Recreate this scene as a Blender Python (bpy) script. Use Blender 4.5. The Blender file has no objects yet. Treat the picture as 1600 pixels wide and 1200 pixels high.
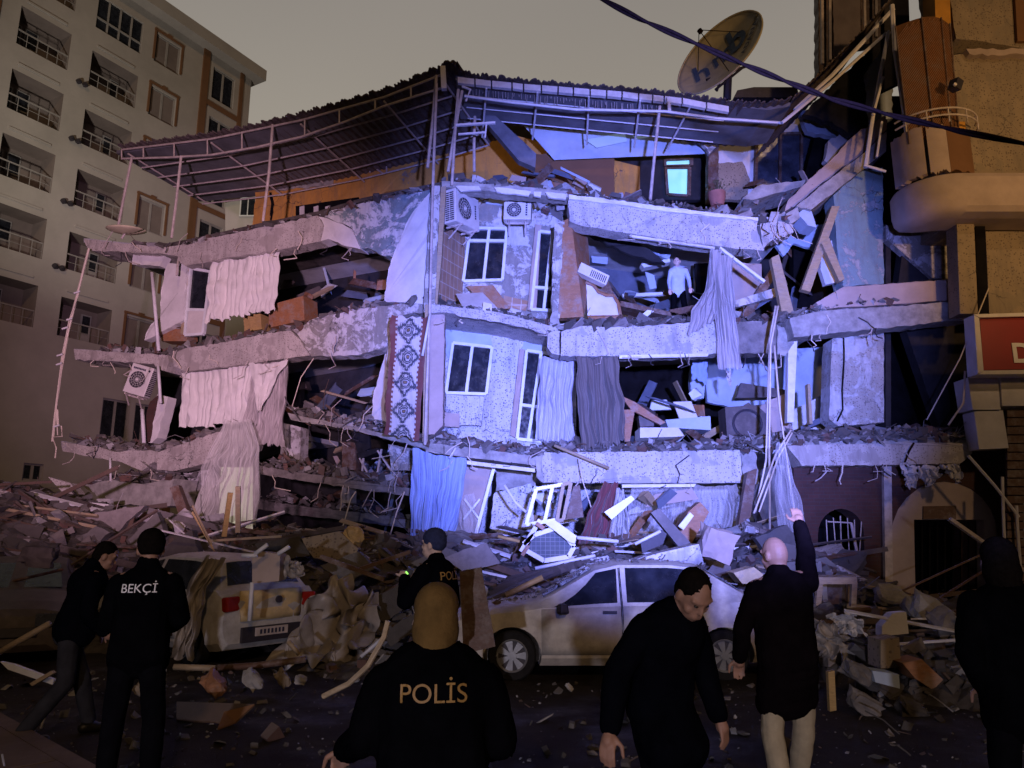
import bpy, bmesh, math, random
from mathutils import Vector, Matrix, Euler, noise
R = random.Random(11)
sc = bpy.context.scene
COL = sc.collection
rad = math.radians
# ------------------------------------------------------------------ camera
F, PITCH, CAMH = 1163.6, rad(11.5), 1.72
cam = bpy.data.cameras.new('camera'); cam.sensor_width = 36; cam.lens = 36 * F / 1600
cam.clip_start = .05; cam.clip_end = 900
camo = bpy.data.objects.new('camera', cam); COL.objects.link(camo)
camo.location = (0, 0, CAMH); camo.rotation_euler = (rad(90) + PITCH, 0, 0)
sc.camera = camo
sc.view_settings.view_transform = 'Standard'; sc.view_settings.look = 'None'
sc.view_settings.exposure = 0; sc.view_settings.gamma = 1
sc.cycles.max_bounces = 6; sc.cycles.transparent_max_bounces = 12
sc.cycles.use_denoising = True
sc.cycles.sample_clamp_indirect = 4
# ------------------------------------------------------------------ night sky lit from below by the town
w = bpy.data.worlds.new('World'); sc.world = w; w.use_nodes = True
nt = w.node_tree; nt.nodes.clear()
wo = nt.nodes.new('ShaderNodeOutputWorld'); bg = nt.nodes.new('ShaderNodeBackground')
tc = nt.nodes.new('ShaderNodeTexCoord'); sp = nt.nodes.new('ShaderNodeSeparateXYZ')
cr = nt.nodes.new('ShaderNodeValToRGB')
cr.color_ramp.elements[0].position = 0.0; cr.color_ramp.elements[0].color = (.275, .242, .182, 1)
cr.color_ramp.elements[1].position = .62; cr.color_ramp.elements[1].color = (.15, .135, .12, 1)
wn = nt.nodes.new('ShaderNodeTexNoise'); wn.inputs['Scale'].default_value = 2.2
wm = nt.nodes.new('ShaderNodeMix'); wm.data_type = 'RGBA'; wm.blend_type = 'MULTIPLY'; wm.inputs[0].default_value = .25
# the town's glow fills the sky beyond the ruin; unseen sky behind the photographer is darkened to cut fill light
dt = nt.nodes.new('ShaderNodeVectorMath'); dt.operation = 'DOT_PRODUCT'; dt.inputs[1].default_value = (0, .87, .5)
dr_ = nt.nodes.new('ShaderNodeValToRGB'); dr_.color_ramp.elements[0].position = .6; dr_.color_ramp.elements[0].color = (.035, .033, .036, 1)
dr_.color_ramp.elements[1].position = .86; dr_.color_ramp.elements[1].color = (1, 1, 1, 1)
wg = nt.nodes.new('ShaderNodeMix'); wg.data_type = 'RGBA'; wg.blend_type = 'MULTIPLY'; wg.inputs[0].default_value = 1
nt.links.new(tc.outputs['Generated'], dt.inputs[0]); nt.links.new(dt.outputs['Value'], dr_.inputs[0])
nt.links.new(tc.outputs['Generated'], sp.inputs[0]); nt.links.new(sp.outputs['Z'], cr.inputs[0])
nt.links.new(tc.outputs['Generated'], wn.inputs['Vector'])
nt.links.new(cr.outputs[0], wm.inputs[6]); nt.links.new(wn.outputs['Fac'], wm.inputs[7])
nt.links.new(wm.outputs[2], wg.inputs[6]); nt.links.new(dr_.outputs[0], wg.inputs[7])
nt.links.new(wg.outputs[2], bg.inputs[0]); bg.inputs[1].default_value = 1.98
nt.links.new(bg.outputs[0], wo.inputs[0])


def lamp(name, kind, loc, target, energy, color, size=.3, blend=1.0, spot=60):
    d = bpy.data.lights.new(name, kind); d.energy = energy; d.color = color
    if kind == 'SUN': d.angle = rad(3)
    else: d.shadow_soft_size = size
    if kind == 'SPOT': d.spot_size = rad(spot); d.spot_blend = blend
    o = bpy.data.objects.new(name, d); COL.objects.link(o); o.location = loc
    o.rotation_euler = (Vector(target) - Vector(loc)).to_track_quat('-Z', 'Y').to_euler()
    return o


# sodium glow of the street, and the emergency vehicles' lamps standing behind the photographer
lamp('street_glow', 'SUN', (10, -20, 15), (1, 10, 0), .34, (1.0, .62, .32))
lamp('blue_emergency_lamp', 'SPOT', (1.5, -1.5, 2.7), (2.5, 16, 6.0), 41000, (.22, .26, 1.0), .2, .75, 45)
lamp('magenta_emergency_lamp', 'SPOT', (-3.0, -1.5, 2.5), (-8.0, 17, 6.7), 12500, (.96, .58, .86), .2, .85, 38)
lamp('side_street_lamp', 'SPOT', (-17.5, 17, 9), (-18.0, 38, 25), 8800, (1.0, .88, .77), .4, 1.0, 66)
lamp('corner_street_lamp', 'SPOT', (11.5, 4, 7), (10.5, 15, 11), 2100, (1.0, .56, .22), .3, .8, 70)
lamp('white_headlamp', 'SPOT', (-3.3, -12, 1.3), (0.2, 9, 1.2), 3300, (.84, .78, 1.0), .15, .8, 34)


# ------------------------------------------------------------------ pixel -> point on a plane at a real distance
CP, SP = math.cos(PITCH), math.sin(PITCH)
def ray(px, py):
    u = (px - 800) / F; v = -(py - 600) / F
    return Vector((u, CP - v * SP, SP + v * CP))
def P(px, py, Y):
    d = ray(px, py)
    if isinstance(Y, tuple):          # vertical plane through (x0,y0) with unit direction (ux,uy)
        x0, y0, ux, uy = Y
        n = (-uy, ux); t = (x0 * n[0] + y0 * n[1]) / (d.x * n[0] + d.y * n[1])
    else: t = Y / d.y
    return Vector((d.x * t, d.y * t, CAMH + d.z * t))
def vplane(a, b):
    v = Vector((b.x - a.x, b.y - a.y)).normalized(); return (a.x, a.y, v.x, v.y)
def shift(Y, d):
    if isinstance(Y, tuple):
        n = inward(Y); return (Y[0] + n.x * d, Y[1] + n.y * d, Y[2], Y[3])
    return Y + d
def inward(Y):
    if isinstance(Y, tuple):
        n = Vector((-Y[3], Y[2], 0)); return n if n.y > 0 else -n
    return Vector((0, 1, 0))
PL = vplane(P(130, 548, 19.5), P(682, 480, 16))      # facade of the left wing


# ------------------------------------------------------------------ mesh builder
class MB:
    def __init__(s): s.v = []; s.f = []; s.m = []; s.cur = 0; s.uv = None
    def add(s, vs, fs):
        b = len(s.v); s.v += [Vector(v) for v in vs]
        for f in fs: s.f.append([b + i for i in f]); s.m.append(s.cur)
        return s
    def box(s, c, size, rot=None, taper=1.0, jit=0):
        hx, hy, hz = size[0] / 2, size[1] / 2, size[2] / 2
        vs = []
        for z in (-1, 1):
            k = taper if z > 0 else 1
            for x, y in ((-1, -1), (1, -1), (1, 1), (-1, 1)):
                v = Vector((x * hx * k, y * hy * k, z * hz))
                if jit: v += Vector((R.uniform(-jit, jit) * hx, R.uniform(-jit, jit) * hy, R.uniform(-jit, jit) * hz))
                if rot is not None: v.rotate(rot)
                vs.append(v + Vector(c))
        return s.add(vs, [(0, 3, 2, 1), (4, 5, 6, 7), (0, 1, 5, 4), (1, 2, 6, 5), (2, 3, 7, 6), (3, 0, 4, 7)])
    def prism(s, pts, off, jit=0):
        n = len(pts); off = Vector(off)
        a = Vector((0, 0, 0))
        for i in range(n): a += pts[i].cross(pts[(i + 1) % n])
        if a.dot(off) > 0: pts = pts[::-1]
        fr = [p + off.normalized() * R.uniform(-jit, jit) if jit else p for p in pts]
        bk = [p + off for p in pts]
        fs = [list(range(n)), list(range(2 * n - 1, n - 1, -1))]
        for i in range(n):
            j = (i + 1) % n; fs.append([i, n + i, n + j, j])
        return s.add(fr + bk, fs)
    def tube(s, pts, r, n=6, r2=None, closed=False):
        pts = [Vector(p) for p in pts]; k = len(pts); rings = []
        for i, p in enumerate(pts):
            d = (pts[min(i + 1, k - 1)] - pts[max(i - 1, 0)])
            d = d.normalized() if d.length > 1e-6 else Vector((0, 0, 1))
            u = d.cross(Vector((0, 0, 1)))
            if u.length < .05: u = d.cross(Vector((0, 1, 0)))
            u.normalize(); v = d.cross(u)
            rr = r if r2 is None else r + (r2 - r) * i / (k - 1)
            rings.append([p + u * rr * math.cos(2 * math.pi * j / n) + v * rr * math.sin(2 * math.pi * j / n) for j in range(n)])
        vs = sum(rings, []); fs = []
        for i in range(k - 1):
            for j in range(n):
                fs.append((i * n + j, i * n + (j + 1) % n, (i + 1) * n + (j + 1) % n, (i + 1) * n + j))
        fs.append(tuple(range(n - 1, -1, -1))); fs.append(tuple((k - 1) * n + j for j in range(n)))
        return s.add(vs, fs)
    def bar(s, a, b, wd, ht, twist=0):
        a, b = Vector(a), Vector(b); d = b - a; L = d.length
        q = d.to_track_quat('X', 'Z')
        m = q.to_matrix() @ Matrix.Rotation(twist, 3, 'X')
        return s.box((a + b) / 2, (L, wd, ht), m.to_euler())
    def disc(s, c, nrm, r, n=20, depth=.02, ry=None):
        nrm = Vector(nrm).normalized(); u = nrm.cross(Vector((0, 0, 1)))
        if u.length < .05: u = Vector((1, 0, 0))
        u.normalize(); v = u.cross(nrm)
        ry = ry or r
        ring = [Vector(c) + u * r * math.cos(2 * math.pi * i / n) + v * ry * math.sin(2 * math.pi * i / n) for i in range(n)]
        return s.prism(ring, -nrm * depth)
    def grid(s, rows):
        nr, nc = len(rows), len(rows[0]); vs = sum([list(r) for r in rows], [])
        fs = [(i * nc + j, i * nc + j + 1, (i + 1) * nc + j + 1, (i + 1) * nc + j) for i in range(nr - 1) for j in range(nc - 1)]
        return s.add(vs, fs)


BASE = {}
def mesh_of(mb, name, mats, base, smooth=False):
    me = bpy.data.meshes.new(name)
    me.from_pydata([tuple(v - base) for v in mb.v], [], mb.f)
    if not isinstance(mats, (list, tuple)): mats = [mats]
    for m in mats: me.materials.append(m)
    if len(mats) > 1: me.polygons.foreach_set('material_index', mb.m)
    if mb.uv:
        ul = me.uv_layers.new(name='UVMap')
        for lp in me.loops: ul.data[lp.index].uv = mb.uv[lp.vertex_index]
    if smooth:
        me.polygons.foreach_set('use_smooth', [True] * len(me.polygons))
        if smooth is not True: me.set_sharp_from_angle(angle=rad(smooth))
    me.update(); return me
def tag(o, label=None, cat=None, group=None, kind=None):
    if label: o['label'] = label
    if cat: o['category'] = cat
    if group: o['group'] = group
    if kind: o['kind'] = kind
    return o
def thing(name, label, cat, base, group=None):
    o = bpy.data.objects.new(name, None); COL.objects.link(o); o.empty_display_size = .2
    o.location = base; BASE[o.name] = Vector(base)
    return tag(o, label, cat, group)
def part(mb, name, mats, parent, smooth=False, label=None, kind=None):
    b = BASE[parent.name]
    o = bpy.data.objects.new(name, mesh_of(mb, name, mats, b, smooth)); COL.objects.link(o)
    o.parent = parent; BASE[o.name] = b
    return tag(o, label, None, None, kind)
def solo(mb, name, mats, label=None, cat=None, group=None, kind=None, smooth=False, base=None):
    if base is None:
        c = sum(mb.v, Vector()) / len(mb.v); base = Vector((c.x, c.y, min(v.z for v in mb.v)))
    o = bpy.data.objects.new(name, mesh_of(mb, name, mats, base, smooth)); COL.objects.link(o)
    o.location = base; BASE[o.name] = Vector(base)
    return tag(o, label, cat, group, kind)
def solid(o, t, off=1):
    m = o.modifiers.new('Solidify', 'SOLIDIFY'); m.thickness = t; m.offset = off; return o
def copy_tree(o, loc=None, parent=None):
    c = o.copy(); COL.objects.link(c)
    if parent: c.parent = parent
    BASE[c.name] = BASE.get(o.name, Vector())
    for ch in list(o.children): copy_tree(ch, None, c)
    if loc is not None: c.location = loc; BASE[c.name] = Vector(loc)
    return c


# ------------------------------------------------------------------ materials
def nodes(name):
    m = bpy.data.materials.new(name); m.use_nodes = True; t = m.node_tree
    return m, t, t.nodes['Principled BSDF']
def N(t, kind, **kw):
    n = t.nodes.new(kind)
    for k, v in kw.items():
        if k in n.inputs: n.inputs[k].default_value = v
        else: setattr(n, k, v)
    return n
def ramp(t, fac, stops, interp='LINEAR'):
    r = t.nodes.new('ShaderNodeValToRGB'); r.color_ramp.interpolation = interp
    e = r.color_ramp.elements
    while len(e) < len(stops): e.new(.5)
    for i, (p, c) in enumerate(stops):
        e[i].position = p; e[i].color = c if len(c) == 4 else (*c, 1)
    t.links.new(fac, r.inputs[0]); return r.outputs[0]
def mixc(t, fac, a, b):
    m = t.nodes.new('ShaderNodeMix'); m.data_type = 'RGBA'
    for i, x in ((0, fac), (6, a), (7, b)):
        if hasattr(x, 'type') and not isinstance(x, tuple): t.links.new(x, m.inputs[i])
        else: m.inputs[i].default_value = x if i == 0 else (*x[:3], 1)
    return m.outputs[2]
def obj_co(t): return t.nodes.new('ShaderNodeTexCoord').outputs['Object']
def noise_n(t, co, scale, detail=6, rough=.6, dist=0):
    n = N(t, 'ShaderNodeTexNoise', Scale=scale, Detail=detail, Roughness=rough, Distortion=dist)
    t.links.new(co, n.inputs['Vector']); return n.outputs['Fac']
def bump(t, b, h, strength=.4, dist=.02):
    n = N(t, 'ShaderNodeBump', Strength=strength, Distance=dist)
    t.links.new(h, n.inputs['Height']); t.links.new(n.outputs[0], b.inputs['Normal'])
def thresh(t, fac, p, wdt=.03): return ramp(t, fac, [(p - wdt, (0, 0, 0)), (p + wdt, (1, 1, 1))])

def mat(name, c, rough=.8, var=.35, scale=3.0, bs=.3, bscale=40, metal=0, dust=0, dustc=(.30, .27, .24)):
    m, t, b = nodes(name); co = obj_co(t)
    f = noise_n(t, co, scale, 8, .65)
    d = tuple(x * (1 - var) for x in c); l = tuple(min(1, x * (1 + var * .6)) for x in c)
    col = ramp(t, f, [(.3, d), (.7, l)])
    if dust: col = mixc(t, thresh(t, noise_n(t, co, scale * 1.7, 9, .7), 1 - dust, .16), col, dustc)
    t.links.new(col, b.inputs['Base Color']); b.inputs['Roughness'].default_value = rough
    b.inputs['Metallic'].default_value = metal
    b.inputs['Specular IOR Level'].default_value = .5 if rough < .8 else (.15 if max(c) > .03 else 0)
    if bs: bump(t, b, noise_n(t, co, bscale, 6, .7), bs, .012)
    return m
def stain(t, co, col, k=.55):
    mp = N(t, 'ShaderNodeMapping'); mp.inputs['Scale'].default_value = (3.2, 3.2, .55); t.links.new(co, mp.inputs[0])
    s1 = ramp(t, noise_n(t, mp.outputs[0], 1.6, 9, .72), [(.48, (0, 0, 0)), (.75, (k, k, k))])
    col = mixc(t, s1, col, (.13, .115, .105))
    v = N(t, 'ShaderNodeTexVoronoi', Scale=1.1, feature='DISTANCE_TO_EDGE')
    dn = N(t, 'ShaderNodeTexNoise', Scale=3, Detail=6); t.links.new(co, dn.inputs['Vector'])
    mv = N(t, 'ShaderNodeVectorMath', operation='MULTIPLY_ADD'); t.links.new(dn.outputs['Color'], mv.inputs[0]); mv.inputs[1].default_value = (.5, .5, .5); t.links.new(co, mv.inputs[2])
    t.links.new(mv.outputs[0], v.inputs['Vector'])
    ck = ramp(t, v.outputs['Distance'], [(.0, (1, 1, 1)), (.012, (0, 0, 0))])
    mk = N(t, 'ShaderNodeMath', operation='MULTIPLY'); t.links.new(ck, mk.inputs[0]); t.links.new(thresh(t, noise_n(t, co, .8, 3), .56, .04), mk.inputs[1])
    return mixc(t, mk.outputs[0], col, (.05, .045, .045))
def mat_peel(name, paint, under, p=.5, scale=1.6, rough=.85, specks=None):
    m, t, b = nodes(name); co = obj_co(t)
    a0 = noise_n(t, co, scale, 10, .72, .6)
    a1 = N(t, 'ShaderNodeMath', operation='MULTIPLY_ADD'); t.links.new(noise_n(t, co, scale * 5, 8, .75), a1.inputs[0]); a1.inputs[1].default_value = .28; t.links.new(a0, a1.inputs[2])
    a2 = N(t, 'ShaderNodeMath', operation='SUBTRACT'); t.links.new(a1.outputs[0], a2.inputs[0]); a2.inputs[1].default_value = .14
    f = thresh(t, a2.outputs[0], p, .02)
    pa = ramp(t, noise_n(t, co, 5, 6), [(.3, tuple(x * .82 for x in paint)), (.7, paint)])
    if specks:
        pa = speck(t, co, pa, specks)
    un = ramp(t, noise_n(t, co, 7, 8, .7), [(.25, tuple(x * .6 for x in under)), (.75, under)])
    t.links.new(stain(t, co, mixc(t, f, pa, un)), b.inputs['Base Color'])
    b.inputs['Roughness'].default_value = rough
    h = N(t, 'ShaderNodeMath', operation='MULTIPLY_ADD'); t.links.new(f, h.inputs[0]); h.inputs[1].default_value = -1.2
    t.links.new(noise_n(t, co, 30, 5, .7), h.inputs[2]); bump(t, b, h.outputs[0], .5, .02)
    return m
def speck(t, co, base, dark, scale=23):
    v = N(t, 'ShaderNodeTexVoronoi', Scale=scale); t.links.new(co, v.inputs['Vector'])
    n2 = noise_n(t, co, 45, 2)
    s = N(t, 'ShaderNodeMath', operation='MULTIPLY_ADD'); t.links.new(n2, s.inputs[0]); s.inputs[1].default_value = .42
    t.links.new(v.outputs['Distance'], s.inputs[2])
    sx = N(t, 'ShaderNodeSeparateColor'); t.links.new(v.outputs['Color'], sx.inputs[0])
    s2 = N(t, 'ShaderNodeMath', operation='MULTIPLY_ADD'); t.links.new(sx.outputs[0], s2.inputs[0]); s2.inputs[1].default_value = -.28
    t.links.new(s.outputs[0], s2.inputs[2])
    f = ramp(t, s2.outputs[0], [(.30, (1, 1, 1)), (.35, (0, 0, 0))])
    return mixc(t, f, base, dark)
def mat_speck(name, c, dark, patch=None, p=.72, scale=23):
    m, t, b = nodes(name); co = obj_co(t)
    base = ramp(t, noise_n(t, co, 2.2, 8), [(.25, tuple(x * .74 for x in c)), (.75, c)])
    base = mixc(t, thresh(t, noise_n(t, co, .9, 8, .7), .58, .12), base, tuple(x * .72 for x in c))
    col = speck(t, co, base, dark, scale)
    if patch: col = mixc(t, thresh(t, noise_n(t, co, 1.3, 9, .6), p, .015), col, patch)
    t.links.new(stain(t, co, col, .6), b.inputs['Base Color']); b.inputs['Roughness'].default_value = .9
    bump(t, b, noise_n(t, co, 60, 6, .75), .5, .012); return m
def mat_emit(name, c, s):
    m, t, b = nodes(name); b.inputs['Base Color'].default_value = (*c, 1)
    co = obj_co(t)
    e = ramp(t, noise_n(t, co, 2, 3), [(.3, tuple(x * .75 for x in c)), (.7, c)])
    t.links.new(e, b.inputs['Emission Color']); b.inputs['Emission Strength'].default_value = s; return m
def mat_cloth(name, c, alpha=1.0, stripe=0, dirt=.16, rough=.95, weave=None):
    m, t, b = nodes(name); co = obj_co(t)
    uv = t.nodes.new('ShaderNodeTexCoord').outputs['UV']
    mp = N(t, 'ShaderNodeMapping'); mp.inputs['Scale'].default_value = (60, 2.2, 1); t.links.new(uv, mp.inputs[0])
    f = noise_n(t, mp.outputs[0], 1.0, 4, .6)
    col = ramp(t, f, [(.3, tuple(x * (1 - dirt) for x in c)), (.7, c)])
    col = mixc(t, ramp(t, noise_n(t, co, 2.4, 7), [(.5, (0, 0, 0)), (.8, (.6, .6, .6))]), col, tuple(x * .5 for x in c))
    t.links.new(col, b.inputs['Base Color']); b.inputs['Roughness'].default_value = rough
    b.inputs['Sheen Weight'].default_value = .2
    if alpha < 1:
        mp2 = N(t, 'ShaderNodeMapping'); mp2.inputs['Scale'].default_value = (170, 5, 1); t.links.new(uv, mp2.inputs[0])
        a = ramp(t, noise_n(t, mp2.outputs[0], 1, 3), [(.35, (alpha * .55,) * 3), (.65, (min(1, alpha * 1.25),) * 3)])
        t.links.new(a, b.inputs['Alpha'])
    return m
def mat_glass(name, c=(.012, .014, .02), rough=.08):
    m, t, b = nodes(name); co = obj_co(t)
    col = ramp(t, noise_n(t, co, 4, 6), [(.4, c), (.8, tuple(x * 2.2 + .01 for x in c))])
    t.links.new(col, b.inputs['Base Color'])
    t.links.new(ramp(t, noise_n(t, co, 6, 6), [(.3, (rough,) * 3), (.8, (rough + .35,) * 3)]), b.inputs['Roughness'])
    return m
def mat_tile(name, c1, c2, mortar, sx, sz, off=.0, rough=.5, bw=1.0, bh=1.0, axis='X'):
    m, t, b = nodes(name); co = obj_co(t)
    s = N(t, 'ShaderNodeSeparateXYZ'); t.links.new(co, s.inputs[0])
    c = N(t, 'ShaderNodeCombineXYZ')
    if axis == 'XY':
        ad = N(t, 'ShaderNodeMath', operation='ADD'); t.links.new(s.outputs[0], ad.inputs[0]); t.links.new(s.outputs[1], ad.inputs[1])
        t.links.new(ad.outputs[0], c.inputs[0])
    else: t.links.new(s.outputs[axis], c.inputs[0])
    t.links.new(s.outputs['Z'], c.inputs[1])
    k = N(t, 'ShaderNodeTexBrick'); k.offset = off
    k.inputs['Color1'].default_value = (*c1, 1); k.inputs['Color2'].default_value = (*c2, 1); k.inputs['Mortar'].default_value = (*mortar, 1)
    k.inputs['Scale'].default_value = 1; k.inputs['Brick Width'].default_value = sx; k.inputs['Row Height'].default_value = sz
    k.inputs['Mortar Size'].default_value = min(sx, sz) * .05
    t.links.new(c.outputs[0], k.inputs['Vector'])
    col = mixc(t, ramp(t, noise_n(t, co, 3, 8), [(.45, (0, 0, 0)), (.8, (.7, .7, .7))]), k.outputs['Color'], tuple(x * .5 for x in c1))
    t.links.new(col, b.inputs['Base Color']); b.inputs['Roughness'].default_value = rough
    bump(t, b, k.outputs['Fac'], -.4, .01); return m
def mat_wood(name, c, rough=.6, dust=.35):
    m, t, b = nodes(name); co = obj_co(t)
    mp = N(t, 'ShaderNodeMapping'); mp.inputs['Scale'].default_value = (2, 9, 9); t.links.new(co, mp.inputs[0])
    f = noise_n(t, mp.outputs[0], 3, 8, .7, 1.2)
    col = ramp(t, f, [(.25, tuple(x * .45 for x in c)), (.75, c)])
    if dust: col = mixc(t, thresh(t, noise_n(t, co, 4, 9, .75), 1 - dust * .5 - .2, .15), col, (.30, .27, .25))
    t.links.new(col, b.inputs['Base Color']); b.inputs['Roughness'].default_value = rough
    bump(t, b, f, .3, .006); return m

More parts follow.
